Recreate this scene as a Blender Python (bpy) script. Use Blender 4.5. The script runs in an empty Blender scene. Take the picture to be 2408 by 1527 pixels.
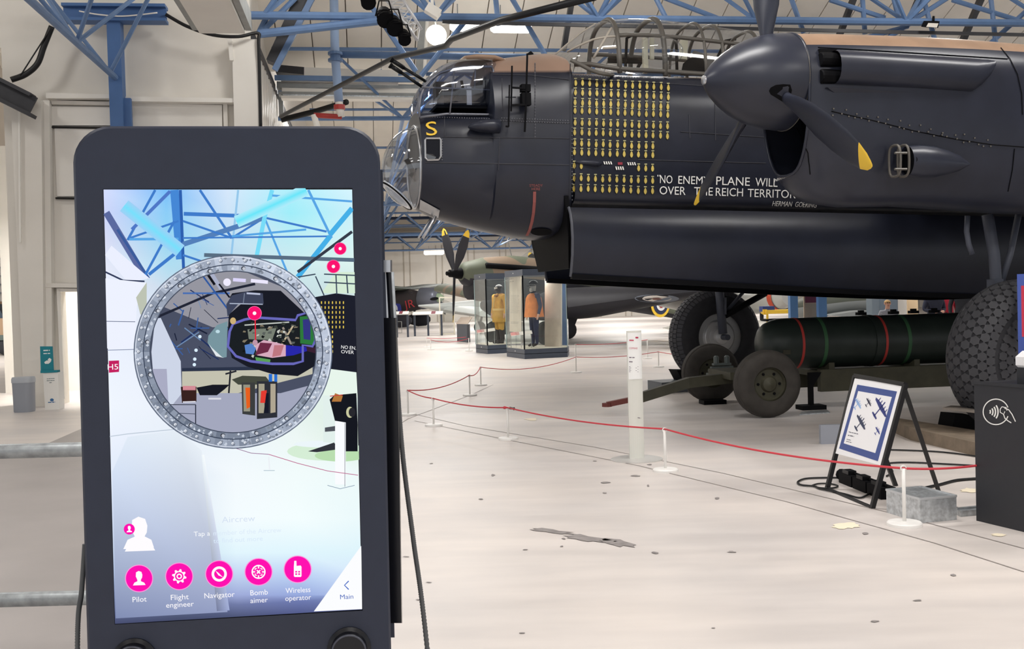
import bpy, bmesh, math, random
from mathutils import Vector, Matrix
from mathutils.bvhtree import BVHTree
random.seed(7)
V = Vector
SC = bpy.context.scene
COL = SC.collection
PI = math.pi

# ------------------------------------------------------------------ camera
FPX, EYE = 2450.0, 1.6
PITCH, ROLL = math.atan(57.5 / FPX), math.radians(1.6)
CAMP = V((0, 0, EYE))
cF = V((0, math.cos(PITCH), -math.sin(PITCH)))
cU0 = V((0, math.sin(PITCH), math.cos(PITCH)))
cX0 = V((1, 0, 0))
cR = cX0 * math.cos(ROLL) - cU0 * math.sin(ROLL)
cU = cX0 * math.sin(ROLL) + cU0 * math.cos(ROLL)
cam = bpy.data.cameras.new('camera')
cam.sensor_fit = 'HORIZONTAL'
cam.sensor_width = 36.0
cam.lens = 36.0 * FPX / 2408.0
cam.clip_end = 400
cam.clip_start = 0.05
camo = bpy.data.objects.new('camera', cam)
COL.objects.link(camo)
camo.matrix_world = Matrix(((cR.x, cU.x, -cF.x, CAMP.x), (cR.y, cU.y, -cF.y, CAMP.y), (cR.z, cU.z, -cF.z, CAMP.z), (0, 0, 0, 1)))
SC.camera = camo

# ------------------------------------------------------------------ world, lamps, exposure
SC.view_settings.view_transform = 'Standard'
SC.view_settings.look = 'None'
SC.view_settings.exposure = 0.55
SC.view_settings.gamma = 1.0
SC.view_settings.use_curve_mapping = False
world = bpy.data.worlds.new('hall_ambient')
SC.world = world
world.use_nodes = True
bg = world.node_tree.nodes['Background']
bg.inputs[0].default_value = (0.92, 0.95, 1.0, 1)
bg.inputs[1].default_value = 0.56

def area_light(name, loc, size, energy, color=(1, 1, 1), target=None):
    l = bpy.data.lights.new(name, 'AREA')
    l.shape = 'RECTANGLE'
    l.size, l.size_y = size
    l.energy = energy
    l.color = color
    o = bpy.data.objects.new(name, l)
    COL.objects.link(o)
    o.location = loc
    d = (V(target) - V(loc)) if target else V((0, 0, -1))
    o.rotation_euler = d.to_track_quat('-Z', 'Y').to_euler()
    return o

# overhead hall lighting: rows of battens across the roof bays
for bx_ in (-4.5, 1.5, 7.5):
    for by_ in (-4.0, 2.5, 9.0):
        area_light('ceiling_batten_light', (bx_, by_, 7.4), (2.6, 0.7), 150, (1.0, 0.975, 0.95))
for by_, e_ in ((27.0, 230), (37.0, 290), (48.0, 310), (60.0, 340), (76.0, 480)):
    for bx_ in (-2.5, 7.5, 17.5):
        area_light('ceiling_batten_light', (bx_, by_, 7.0 if by_ < 30 else 6.4), (3.2, 0.5), e_, (1.0, 0.975, 0.94))

def fill_point(loc, energy):
    l = bpy.data.lights.new('roof_fill_light', 'POINT')
    l.energy = energy
    l.shadow_soft_size = 0.35
    l.color = (1.0, 0.98, 0.95)
    o = bpy.data.objects.new('roof_fill_light', l)
    COL.objects.link(o)
    o.location = loc
# unseen point lights added to brighten the roof panels and upper walls
for gx_, gy_ in ((-9.5, 14.5), (-3.0, 16.5), (2.5, 17.5), (8.0, 18.0), (13.5, 19.0), (19.0, 19.5), (-3.5, 27.0), (3.0, 30.0)):
    fill_point((gx_, gy_, 7.35 if gy_ < 25 else 6.9), 95)

# ------------------------------------------------------------------ pixel -> place helpers
def ray(x, y):
    return cF + cR * ((x - 1204.0) / FPX) + cU * ((763.5 - y) / FPX)
def G(x, y, z=0.0):                 # point seen at pixel on the level z
    v = ray(x, y)
    return CAMP + v * ((z - EYE) / v.z)
def D(x, y, Y):                     # point seen at pixel at depth Y
    v = ray(x, y)
    return CAMP + v * (Y / v.y)
def PL(x, y, p0, n):                # point seen at pixel on a plane
    v = ray(x, y)
    return CAMP + v * ((V(p0) - CAMP).dot(n) / v.dot(n))
A_AFT = V((math.cos(math.radians(15)), math.sin(math.radians(15)), 0))
A_PORT = V((math.sin(math.radians(15)), -math.cos(math.radians(15)), 0))
A_P0 = V((4.435, 14.52, 0))
def A(u, v, z):                     # bomber frame: aft, port, up
    return A_P0 + A_AFT * u + A_PORT * v + V((0, 0, z))
def AP(x, y, v):                    # pixel on the bomber's plane port = v
    return PL(x, y, A_P0 + A_PORT * v, A_PORT)
def AUZ(x, y, v=0.0):
    p = AP(x, y, v) - A_P0
    return p.dot(A_AFT), p.z
H_AX = V((-math.sin(math.radians(8)), math.cos(math.radians(8)), 0))     # hall long axis
H_TR = V((math.cos(math.radians(8)), math.sin(math.radians(8)), 0))      # hall cross axis
Z = V((0, 0, 1))

# ------------------------------------------------------------------ materials
def lin(c):
    return tuple(((v / 255) / 12.92 if v / 255 <= 0.04045 else ((v / 255 + 0.055) / 1.055) ** 2.4) for v in c)
MATS = {}
def mat(name, color, rough=0.5, metal=0.0, noise=0.0, scale=8.0, bump=0.0, bscale=40.0, spec=0.5, coat=0.0, emit=0.0, alpha=1.0, trans=0.0, ior=1.45, detail=4.0):
    if name in MATS:
        return MATS[name]
    m = bpy.data.materials.new(name)
    m.use_nodes = True
    nt = m.node_tree
    b = nt.nodes['Principled BSDF']
    col = (*color, 1)
    b.inputs['Base Color'].default_value = col
    b.inputs['Roughness'].default_value = rough
    b.inputs['Metallic'].default_value = metal
    b.inputs['Specular IOR Level'].default_value = spec
    b.inputs['Coat Weight'].default_value = coat
    b.inputs['IOR'].default_value = ior
    b.inputs['Transmission Weight'].default_value = trans
    b.inputs['Alpha'].default_value = alpha
    if emit:
        b.inputs['Emission Color'].default_value = col
        b.inputs['Emission Strength'].default_value = emit
    if noise or bump:
        tc = nt.nodes.new('ShaderNodeTexCoord')
    if noise:
        n = nt.nodes.new('ShaderNodeTexNoise')
        n.inputs['Scale'].default_value = scale
        n.inputs['Detail'].default_value = detail
        nt.links.new(tc.outputs['Object'], n.inputs['Vector'])
        r = nt.nodes.new('ShaderNodeValToRGB')
        r.color_ramp.elements[0].position = 0.3
        r.color_ramp.elements[1].position = 0.7
        r.color_ramp.elements[0].color = (*[max(0, c * (1 - noise)) for c in color], 1)
        r.color_ramp.elements[1].color = (*[min(1, c * (1 + noise)) for c in color], 1)
        nt.links.new(n.outputs['Fac'], r.inputs['Fac'])
        nt.links.new(r.outputs['Color'], b.inputs['Base Color'])
    if bump:
        n2 = nt.nodes.new('ShaderNodeTexNoise')
        n2.inputs['Scale'].default_value = bscale
        n2.inputs['Detail'].default_value = 3
        nt.links.new(tc.outputs['Object'], n2.inputs['Vector'])
        bp = nt.nodes.new('ShaderNodeBump')
        bp.inputs['Strength'].default_value = bump
        bp.inputs['Distance'].default_value = 0.02
        nt.links.new(n2.outputs['Fac'], bp.inputs['Height'])
        nt.links.new(bp.outputs['Normal'], b.inputs['Normal'])
    MATS[name] = m
    return m
def srgb(name, c, **k):
    return mat(name, lin(c), **k)
def glass(name, tint=(0.9, 0.95, 1.0), refl=0.12, rough=0.02):
    """thin clear sheet: mostly see-through with a real mirror layer"""
    if name in MATS:
        return MATS[name]
    m = bpy.data.materials.new(name)
    m.use_nodes = True
    nt = m.node_tree
    out = nt.nodes['Material Output']
    nt.nodes.remove(nt.nodes['Principled BSDF'])
    t = nt.nodes.new('ShaderNodeBsdfTransparent')
    t.inputs[0].default_value = (*tint, 1)
    g = nt.nodes.new('ShaderNodeBsdfGlossy')
    g.inputs['Roughness'].default_value = rough
    lw = nt.nodes.new('ShaderNodeLayerWeight')
    lw.inputs['Blend'].default_value = 0.5
    fr = nt.nodes.new('ShaderNodeMath')
    fr.operation = 'POWER'
    fr.inputs[1].default_value = 5.0
    nt.links.new(lw.outputs['Facing'], fr.inputs[0])
    ad = nt.nodes.new('ShaderNodeMath')
    ad.operation = 'MULTIPLY_ADD'
    ad.inputs[1].default_value = 0.8
    ad.inputs[2].default_value = refl
    mx = nt.nodes.new('ShaderNodeMixShader')
    nt.links.new(fr.outputs[0], ad.inputs[0])
    nt.links.new(ad.outputs[0], mx.inputs[0])
    nt.links.new(t.outputs[0], mx.inputs[1])
    nt.links.new(g.outputs[0], mx.inputs[2])
    nt.links.new(mx.outputs[0], out.inputs[0])
    MATS[name] = m
    return m
def emis(name, color, s):
    if name in MATS:
        return MATS[name]
    m = bpy.data.materials.new(name)
    m.use_nodes = True
    nt = m.node_tree
    nt.nodes.remove(nt.nodes['Principled BSDF'])
    e = nt.nodes.new('ShaderNodeEmission')
    e.inputs[0].default_value = (*color, 1)
    e.inputs[1].default_value = s
    nt.links.new(e.outputs[0], nt.nodes['Material Output'].inputs[0])
    MATS[name] = m
    return m

# ------------------------------------------------------------------ mesh builder
def basis(d):
    d = V(d).normalized()
    a = V((0, 0, 1)) if abs(d.z) < 0.9 else V((1, 0, 0))
    x = d.cross(a).normalized()
    return x, x.cross(d).normalized()
class MB:
    def __init__(s):
        s.v, s.f, s.m, s.c = [], [], [], []
    def add(s, vs, fs, m=0):
        o = len(s.v)
        s.v += [V(p) for p in vs]
        s.f += [tuple(i + o for i in f) for f in fs]
        s.m += [m] * len(fs)
        return s
    def box(s, a, b, m=0):
        (x0, y0, z0), (x1, y1, z1) = a, b
        return s.add([(x0, y0, z0), (x1, y0, z0), (x1, y1, z0), (x0, y1, z0), (x0, y0, z1), (x1, y0, z1), (x1, y1, z1), (x0, y1, z1)],
                     [(3, 2, 1, 0), (4, 5, 6, 7), (0, 1, 5, 4), (1, 2, 6, 5), (2, 3, 7, 6), (3, 0, 4, 7)], m)
    def obox(s, c, ex, ey, ez, m=0):          # centre and three half-edge vectors
        c, ex, ey, ez = V(c), V(ex), V(ey), V(ez)
        vs = [c + ex * i + ey * j + ez * k for k in (-1, 1) for (i, j) in ((-1, -1), (1, -1), (1, 1), (-1, 1))]
        fs = [(3, 2, 1, 0), (4, 5, 6, 7), (0, 1, 5, 4), (1, 2, 6, 5), (2, 3, 7, 6), (3, 0, 4, 7)]
        if ex.cross(ey).dot(ez) < 0:
            fs = [f[::-1] for f in fs]
        return s.add(vs, fs, m)
    def bar(s, a, b, w, h, up=(0, 0, 1), m=0):   # rectangular bar from a to b
        a, b = V(a), V(b)
        d = (b - a)
        x = d.cross(V(up))
        x = x.normalized() if x.length > 1e-6 else basis(d)[0]
        y = x.cross(d).normalized()
        return s.obox((a + b) / 2, d / 2, x * w / 2, y * h / 2, m)
    def tube(s, pts, r, n=8, cap=True, m=0, closed=False):
        pts = [V(p) for p in pts]
        rs = r if isinstance(r, (list, tuple)) else [r] * len(pts)
        rings = []
        px = None
        for i, p in enumerate(pts):
            d = (pts[min(i + 1, len(pts) - 1)] - pts[max(i - 1, 0)])
            if closed:
                d = pts[(i + 1) % len(pts)] - pts[i - 1]
            if px is None:
                x, y = basis(d)
            else:
                dn = d.normalized()
                x = (px - dn * px.dot(dn)).normalized()
                y = x.cross(dn).normalized()
            px = x
            rings.append([p + (x * math.cos(2 * PI * k / n) + y * math.sin(2 * PI * k / n)) * rs[i] for k in range(n)])
        return s.loft(rings, cap=cap and not closed, m=m, closed=closed)
    def loft(s, rings, cap=True, m=0, wrap=True, closed=False):
        n = len(rings[0])
        vs = [p for r in rings for p in r]
        fs = []
        R = len(rings)
        for i in range(R if closed else R - 1):
            j = (i + 1) % R
            for k in range(n if wrap else n - 1):
                k2 = (k + 1) % n
                fs.append((i * n + k, i * n + k2, j * n + k2, j * n + k))
        if cap and wrap and not closed:
            fs.append(tuple(range(n))[::-1])
            fs.append(tuple((R - 1) * n + k for k in range(n)))
        return s.add(vs, fs, m)
    def lathe(s, c, ax, prof, n=24, m=0, cap=True):   # prof: (distance along axis, radius)
        c, ax = V(c), V(ax).normalized()
        x, y = basis(ax)
        rings = [[c + ax * t + (x * math.cos(2 * PI * k / n) + y * math.sin(2 * PI * k / n)) * max(r, 1e-4) for k in range(n)] for t, r in prof]
        return s.loft(rings, cap=cap, m=m)
    def prism(s, poly, d, m=0):                # polygon (3d points) pushed along d
        d = V(d)
        n = len(poly)
        vs = [V(p) for p in poly] + [V(p) + d for p in poly]
        fs = [tuple(range(n))[::-1], tuple(range(n, 2 * n))] + [(k, (k + 1) % n, n + (k + 1) % n, n + k) for k in range(n)]
        return s.add(vs, fs, m)
    def quad(s, *p, m=0):
        return s.add(p, [tuple(range(len(p)))], m)
    def mesh(s, name, mats, smooth=False, flip=False, fix=True):
        me = bpy.data.meshes.new(name)
        me.from_pydata(s.v, [], s.f)
        for mm in (mats if isinstance(mats, (list, tuple)) else [mats]):
            me.materials.append(mm)
        for i, p in enumerate(me.polygons):
            p.material_index = s.m[i]
            p.use_smooth = bool(smooth)
        if fix:
            bm = bmesh.new()
            bm.from_mesh(me)
            bmesh.ops.recalc_face_normals(bm, faces=bm.faces)
            if smooth and smooth is not True:
                for e in bm.edges:
                    if len(e.link_faces) == 2 and e.calc_face_angle(0) > smooth:
                        e.smooth = False
            bm.to_mesh(me)
            bm.free()
        me.validate()
        return me
def obj(name, mb, mats, parent=None, smooth=False, world=True, **k):
    me = mb.mesh(name, mats, smooth, **k) if isinstance(mb, MB) else mb
    o = bpy.data.objects.new(name, me)
    COL.objects.link(o)
    if parent:
        o.parent = parent
        if world and parent.type == 'EMPTY':
            o.matrix_parent_inverse = Matrix.Translation(-parent.location)
    return o
def tag(o, label=None, cat=None, group=None, kind=None):
    if label: o['label'] = label
    if cat: o['category'] = cat
    if group: o['group'] = group
    if kind: o['kind'] = kind
    return o
def thing(name, label, cat, loc=(0, 0, 0), rz=0.0, group=None):
    o = bpy.data.objects.new(name, None)
    o.empty_display_size = 0.1
    COL.objects.link(o)
    o.location = loc
    o.rotation_euler = (0, 0, rz)
    return tag(o, label, cat, group)
def copy_tree(o, parent=None):
    c = o.copy()
    COL.objects.link(c)
    c.parent = parent
    for ch in list(o.children):
        copy_tree(ch, c)
    return c
def struct(name, mb, m, parent=None, smooth=False, **k):
    o = obj(name, mb, m, parent, smooth, **k)
    if not parent:
        o['kind'] = 'structure'
    return o
def bez(pts, n=8, closed=False):               # Catmull-Rom through points
    pts = [V(p) for p in pts]
    out = []
    L = len(pts)
    for i in range(L if closed else L - 1):
        g = (lambda k: pts[k % L]) if closed else (lambda k: pts[min(max(k, 0), L - 1)])
        p0, p1, p2, p3 = g(i - 1), g(i), g(i + 1), g(i + 2)
        for t in range(n):
            t /= n
            out.append(0.5 * ((2 * p1) + (p2 - p0) * t + (2 * p0 - 5 * p1 + 4 * p2 - p3) * t * t + (3 * p1 - p0 - 3 * p2 + p3) * t ** 3))
    if not closed:
        out.append(pts[-1])
    return out
def interp(tab, x):
    if x <= tab[0][0]: return tab[0][1]
    for (a, b), (c, d) in zip(tab, tab[1:]):
        if x <= c:
            return b + (d - b) * (x - a) / (c - a)
    return tab[-1][1]
_tx = {}
def text_shape(s, shear=0.0):
    """flat letters as (verts2d, faces), unit cap height, starting at x = 0"""
    if (s, shear) in _tx: return _tx[(s, shear)]
    cu = bpy.data.curves.new('lettering', 'FONT')
    cu.body = s
    cu.shear = shear
    cu.resolution_u = 3
    o = bpy.data.objects.new('lettering', cu)
    COL.objects.link(o)
    dg = bpy.context.evaluated_depsgraph_get()
    me = o.evaluated_get(dg).to_mesh()
    vs = [(v.co.x / 0.7, v.co.y / 0.7) for v in me.vertices]
    fs = [tuple(p.vertices) for p in me.polygons]
    o.evaluated_get(dg).to_mesh_clear()
    bpy.data.objects.remove(o)
    bpy.data.curves.remove(cu)
    x0 = min([v[0] for v in vs] or [0])
    vs = [(a - x0, b) for a, b in vs]
    _tx[(s, shear)] = (vs, fs, max([v[0] for v in vs] or [1]))
    return _tx[(s, shear)]
def text_px(mb, s, p0, p1, h, fn, m=0, shear=0.0):
    """letters with baseline from pixel p0 to p1 and cap height h pixels, each vertex put on a surface by fn(x, y)"""
    vs, fs, w = text_shape(s, shear)
    dx, dy = p1[0] - p0[0], p1[1] - p0[1]
    L = math.hypot(dx, dy)
    nx, ny = dy / L, -dx / L
    mb.add([fn(p0[0] + dx * a / w + nx * b * h, p0[1] + dy * a / w + ny * b * h) for a, b in vs], fs, m)

def print_px(mb, p0, p1, h, fn, m=0):
    """illegible small print: a row of word-length dashes from pixel p0 to p1"""
    rnd = random.Random(int(p0[0] * 7 + p0[1] * 13))
    L = math.hypot(p1[0] - p0[0], p1[1] - p0[1])
    x = 0.0
    while x < L:
        w = min(rnd.uniform(1.2, 3.2) * h, L - x)
        a, b = x / L, (x + w) / L
        q = [(p0[0] + (p1[0] - p0[0]) * t, p0[1] + (p1[1] - p0[1]) * t + dy) for t, dy in ((a, -h * .75), (b, -h * .75), (b, 0), (a, 0))]
        mb.quad(*[fn(*k) for k in q], m=m)
        x += w + h * .5

# ================================================================== SETTING
def HT(t, s, z):
    return H_TR * t + H_AX * s + V((0, 0, z))
W1P = V((-7.82, 18.22, 0))
S_W1 = W1P.dot(H_AX)
def W(x, y, off=0.0):                # pixel on the end wall on the left, off metres proud of it
    return PL(x, y, W1P - H_AX * off, H_AX)
CORN = W(610, 700)
T_W2 = CORN.dot(H_TR)
def W2(x, y, off=0.0):               # pixel on the ribbed side wall that recedes
    return PL(x, y, CORN + H_TR * off, H_TR)

m_white = srgb('wall_paint_cream', (228, 223, 214), rough=0.75, noise=0.03, scale=1.5, bump=0.02)
m_white2 = srgb('wall_paint_white', (236, 232, 224), rough=0.6, noise=0.02, scale=2)
m_roof = srgb('roof_panel_cream', (232, 226, 215), rough=0.7, noise=0.03, scale=2)
m_blue = srgb('steel_blue_paint', (98, 126, 166), rough=0.45, noise=0.08, scale=5)
m_blued = srgb('steel_blue_column', (74, 108, 158), rough=0.5, noise=0.06, scale=4)
m_dark = srgb('dark_steel', (52, 52, 56), rough=0.5, noise=0.1, scale=6)
m_black = srgb('black_rubber_cable', (16, 16, 18), rough=0.5)
m_galv = mat('galvanised_steel', (0.56, 0.59, 0.61), rough=0.38, metal=0.75, noise=0.28, scale=30, detail=6)
m_duct = srgb('duct_grey', (150, 152, 150), rough=0.5, metal=0.2, noise=0.1, scale=5)
m_gap = srgb('joint_dark', (40, 38, 36), rough=0.9)

# floor ------------------------------------------------------------
mf = bpy.data.materials.new('painted_concrete_floor')
mf.use_nodes = True
nt = mf.node_tree
b = nt.nodes['Principled BSDF']
tc = nt.nodes.new('ShaderNodeTexCoord')
def fnoise(scale, stretch=(1, 1, 1), detail=6):
    mp = nt.nodes.new('ShaderNodeMapping')
    mp.inputs['Scale'].default_value = stretch
    n = nt.nodes.new('ShaderNodeTexNoise')
    n.inputs['Scale'].default_value = scale
    n.inputs['Detail'].default_value = detail
    nt.links.new(tc.outputs['Object'], mp.inputs[0])
    nt.links.new(mp.outputs[0], n.inputs['Vector'])
    return n
n1 = fnoise(0.55, (1, 1, 1))
n2 = fnoise(3.0, (0.25, 1.2, 1))
n3 = fnoise(26, (0.4, 1, 1), 3)
r1 = nt.nodes.new('ShaderNodeValToRGB')
r1.color_ramp.elements[0].position, r1.color_ramp.elements[1].position = 0.3, 0.68
r1.color_ramp.elements[0].color = (*lin((204, 198, 195)), 1)
r1.color_ramp.elements[1].color = (*lin((225, 216, 209)), 1)
r2 = nt.nodes.new('ShaderNodeValToRGB')
r2.color_ramp.elements[0].position, r2.color_ramp.elements[1].position = 0.35, 0.62
r2.color_ramp.elements[0].color = (0.80, 0.80, 0.81, 1)
r2.color_ramp.elements[1].color = (1, 1, 1, 1)
mx = nt.nodes.new('ShaderNodeMixRGB')
mx.blend_type = 'MULTIPLY'
mx.inputs[0].default_value = 0.55
nt.links.new(n1.outputs['Fac'], r1.inputs[0])
nt.links.new(n2.outputs['Fac'], r2.inputs[0])
nt.links.new(r1.outputs[0], mx.inputs[1])
nt.links.new(r2.outputs[0], mx.inputs[2])
nt.links.new(mx.outputs[0], b.inputs['Base Color'])
rr = nt.nodes.new('ShaderNodeMapRange')
rr.inputs[3].default_value, rr.inputs[4].default_value = 0.34, 0.52
nt.links.new(n2.outputs['Fac'], rr.inputs[0])
nt.links.new(rr.outputs[0], b.inputs['Roughness'])
bp = nt.nodes.new('ShaderNodeBump')
bp.inputs['Strength'].default_value = 0.05
nt.links.new(n3.outputs['Fac'], bp.inputs['Height'])
nt.links.new(bp.outputs[0], b.inputs['Normal'])
floor = struct('floor', MB().box((-40, -14, -0.2), (60, 100, 0)), mf)
floor['label'] = 'pale worn painted concrete floor of the hangar'
m_greyf = srgb('grey_floor_paint', (158, 152, 150), rough=0.45, noise=0.06, scale=1.6)
gq = MB()
e0, e1 = V((-5.75, 12.9, 0.002)), V((-1.45, 5.0, 0.002))
s_end = S_W1 - 0.02
def fl(t, s, z=0.003):
    p = HT(t, s, z); return p
tl, tr_ = e0.dot(H_TR), e1.dot(H_TR)
gq.quad(fl(tl - 14, 3.0), fl(tr_, 3.0), fl(tr_, 14.0), fl(tr_, s_end), fl(tl, s_end), fl(tl, 12.6), fl(tl - 14, 12.6 - 2.2))
struct('walkway_paint', gq, m_greyf, floor, fix=False)
# floor joints and scuffs
m_line = srgb('floor_joint', (150, 142, 138), rough=0.8)
m_stain = srgb('floor_scuff', (140, 134, 132), rough=0.6, noise=0.2, scale=14)
m_chip = srgb('floor_bare_patch', (240, 228, 202), rough=0.7)
def strip(pts, w, z=0.0025):
    mb = MB()
    pp = [G(*p, z=z) for p in pts]
    for a, c in zip(pp, pp[1:]):
        d = (c - a).normalized()
        x = V((d.y, -d.x, 0)) * w / 2
        mb.quad(a - x, a + x, c + x, c - x)
    return mb
for pts in ([(965, 972), (1100, 1003), (1400, 1052), (1700, 1113), (2080, 1203), (2408, 1290)],
            [(975, 990), (1180, 1032), (1500, 1095), (1850, 1180), (2200, 1278), (2408, 1345)],
            [(920, 1010), (960, 985), (1105, 930), (1160, 905)]):
    struct('floor_joint', strip(pts, 0.012), m_line, floor, fix=False)
def blob(cx, cy, rx, ry, n=18, j=0.35, ang=0.0):
    mb = MB()
    ps = []
    for k in range(n):
        a = 2 * PI * k / n
        q = 1 + random.uniform(-j, j)
        x, y = rx * q * math.cos(a), ry * q * math.sin(a)
        ps.append(G(cx + x * math.cos(ang) - y * math.sin(ang), cy + x * math.sin(ang) + y * math.cos(ang), 0.0035))
    return mb.quad(*ps[::-1])
for a in ((1375, 1266, 55, 7, 18, .3, .12), (1450, 1276, 45, 8, 18, .3, .12), (1300, 1250, 50, 4, 16, .5, .12)):
    struct('floor_scuff', blob(*a), m_stain, floor, fix=False)
for a in ((1990, 1237, 30, 7), (2277, 1153, 22, 5), (1250, 986, 14, 3), (2350, 1258, 18, 3)):
    struct('bare_patch', blob(*a), m_chip, floor, fix=False)
for k in range(26):
    x, y = random.uniform(930, 2280), random.uniform(1060, 1510)
    struct('floor_scuff', blob(x, y, random.uniform(3, 12), random.uniform(1, 2.5), 9), m_stain, floor, fix=False)

# roof -----------------------------------------------------------------
RIDGE, VALL = 11.0, 6.9
rb = MB()
def rz(s):
    q = (s - 4) % 20
    return VALL + (RIDGE - VALL) * (q / 10 if q < 10 else (20 - q) / 10)
ss = [-16, -6, 4, 14, 24, 34, 44, 54, 64, 74, 84.6]
for a, c in zip(ss, ss[1:]):
    rb.quad(HT(-22, a, rz(a) + .06), HT(80, a, rz(a) + .06), HT(80, c, rz(c) + .06), HT(-22, c, rz(c) + .06))
ceil = struct('ceiling', rb, srgb('roof_deck', (176, 168, 156), rough=0.8), fix=False)
ceil['label'] = 'cream panelled saw-tooth hangar roof'
pw = 0.74
pm = MB().box((-pw / 2 + .012, 0, -.03), (pw / 2 - .012, math.hypot(10, RIDGE - VALL), .03)).mesh('roof_panel', m_roof)
ang = math.atan2(RIDGE - VALL, 10)
for s0 in (14, 34, 54):
    for k in range(-8, 40 if s0 == 14 else 26):
        t = T_W2 + 0.55 + k * pw
        o = bpy.data.objects.new('roof_panel', pm)
        COL.objects.link(o)
        o.parent = ceil
        p = HT(t, s0, RIDGE)
        M = Matrix.Translation(p) @ Matrix.Rotation(math.radians(8), 4, 'Z') @ Matrix.Rotation(-ang, 4, 'X')
        o.matrix_local = M
# end walls and side wall
wb = MB()
wl = struct('wall_back', MB().box((-1, 0, 0), (1, .3, 1)), m_white)     # replaced below with a panelled wall
bpy.data.objects.remove(wl)
wbk = MB()
wbk.prism([HT(-3, 84.3, 0), HT(60, 84.3, 0), HT(60, 84.3, 7.4), HT(-3, 84.3, 7.4)], H_AX * .3)
wall_back = struct('wall_back', wbk, m_white)
wall_back['label'] = 'cream end wall far down the hangar'
jb = MB()
for k in range(24):
    t = -2 + k * 2.6
    for dt in (0, .5):
        jb.bar(HT(t + dt, 84.27, 0), HT(t + dt, 84.27, 6.2), .07, .05, H_AX)
struct('wall_rib', jb, srgb('wall_joint', (190, 182, 168), rough=.8), wall_back)
# side wall that recedes
sw = MB()
t0 = T_W2
L = 84.3 - S_W1
n = 0
prof = []
s = S_W1
while s < 84:
    st = 0.42 if s < 40 else 1.6
    prof += [(s, 0.0), (s + st * .42, 0.0), (s + st * .5, .045), (s + st * .92, .045)]
    s += st
for (a, oa), (c, oc) in zip(prof, prof[1:]):
    sw.quad(HT(t0 + oa, a, 0), HT(t0 + oc, c, 0), HT(t0 + oc, c, 6.35), HT(t0 + oa, a, 6.35))
wall_side = struct('wall_left', sw, srgb('ribbed_cladding_white', (238, 234, 226), rough=.5), fix=False)
wall_side['label'] = 'white ribbed side wall running down the hangar'
cb = MB().bar(HT(t0 + .02, S_W1, 6.4), HT(t0 + .02, 84, 6.4), .12, .12)
struct('capping_flashing', cb, m_dark, wall_side)
struct('gable_infill', MB().quad(HT(t0 - .1, S_W1, 6.3), HT(t0 - .1, 84, 6.3), HT(t0 - .1, 84, 11), HT(t0 - .1, S_W1, 11)), m_white, wall_side, fix=False)
# the end wall on the left, with openings
x_open = 24
we = MB()
pL = W(26, 700).dot(H_TR)
dA, dB = W(141, 700).dot(H_TR), W(215, 700).dot(H_TR)
zd = W(165, 686).z
tR = t0
for (a, c, z0, z1) in ((pL, dA, 0, 11.2), (dB, tR, 0, 11.2), (dA, dB, zd, 11.2), (-34, pL, 6.2, 11.2)):
    we.prism([HT(a, S_W1, z0), HT(c, S_W1, z0), HT(c, S_W1, z1), HT(a, S_W1, z1)], H_AX * .35)
wall_end = struct('wall_end', we, m_white)
wall_end['label'] = 'cream panelled end wall left of the big bomber'
def slab(pts, off, depth, name, m):          # raised panel on the end wall from pixel corners
    mb = MB().prism([W(*p, off) for p in pts], H_AX * depth)
    return struct(name, mb, m, wall_end)
slab([(26, 262), (97, 236), (104, 958), (57, 965)], .35, .33, 'pilaster', m_white)
slab([(100, 236), (116, 236), (124, 955), (107, 957)], .2, .19, 'pilaster', m_white2)
slab([(545, 92), (607, 92), (612, 330), (552, 330)], .3, .29, 'pilaster', m_white2)
slab([(535, 92), (546, 92), (549, 142), (540, 142)], .34, .04, 'pipe_box', m_white2)
slab([(108, 218), (260, 222), (260, 231), (108, 231)], .26, .25, 'ledge', m_white2)
slab([(295, 227), (552, 231), (552, 241), (295, 238)], .26, .25, 'ledge', m_white2)
slab([(120, 235), (258, 240), (258, 247), (121, 245)], .12, .11, 'recess_head', m_white)
slab([(122, 250), (262, 252), (262, 295), (122, 295)], .06, .05, 'wall_panel', m_white2)
slab([(128, 302), (262, 304), (262, 462), (134, 462)], .05, .04, 'wall_panel', m_white2)
slab([(120, 297), (262, 299), (262, 303), (120, 301)], .08, .07, 'panel_joint', m_gap)
slab([(130, 464), (262, 466), (262, 470), (130, 468)], .08, .07, 'panel_joint', m_gap)
slab([(305, 242), (522, 247), (524, 360), (308, 360)], .06, .05, 'wall_panel', m_white2)
slab([(524, 240), (534, 240), (538, 360), (528, 360)], .1, .09, 'panel_edge', m_white)
slab([(90, 666), (260, 668), (260, 678), (90, 676)], .22, .2, 'ledge', m_white)
slab([(133, 682), (141, 682), (152, 938), (144, 938)], .12, .11, 'door_frame', m_white2)
slab([(133, 678), (225, 680), (225, 687), (133, 686)], .12, .11, 'door_frame', m_white2)
slab([(42, 262), (46, 262), (49, 570), (45, 570)], .44, .05, 'conduit', m_white2)
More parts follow.
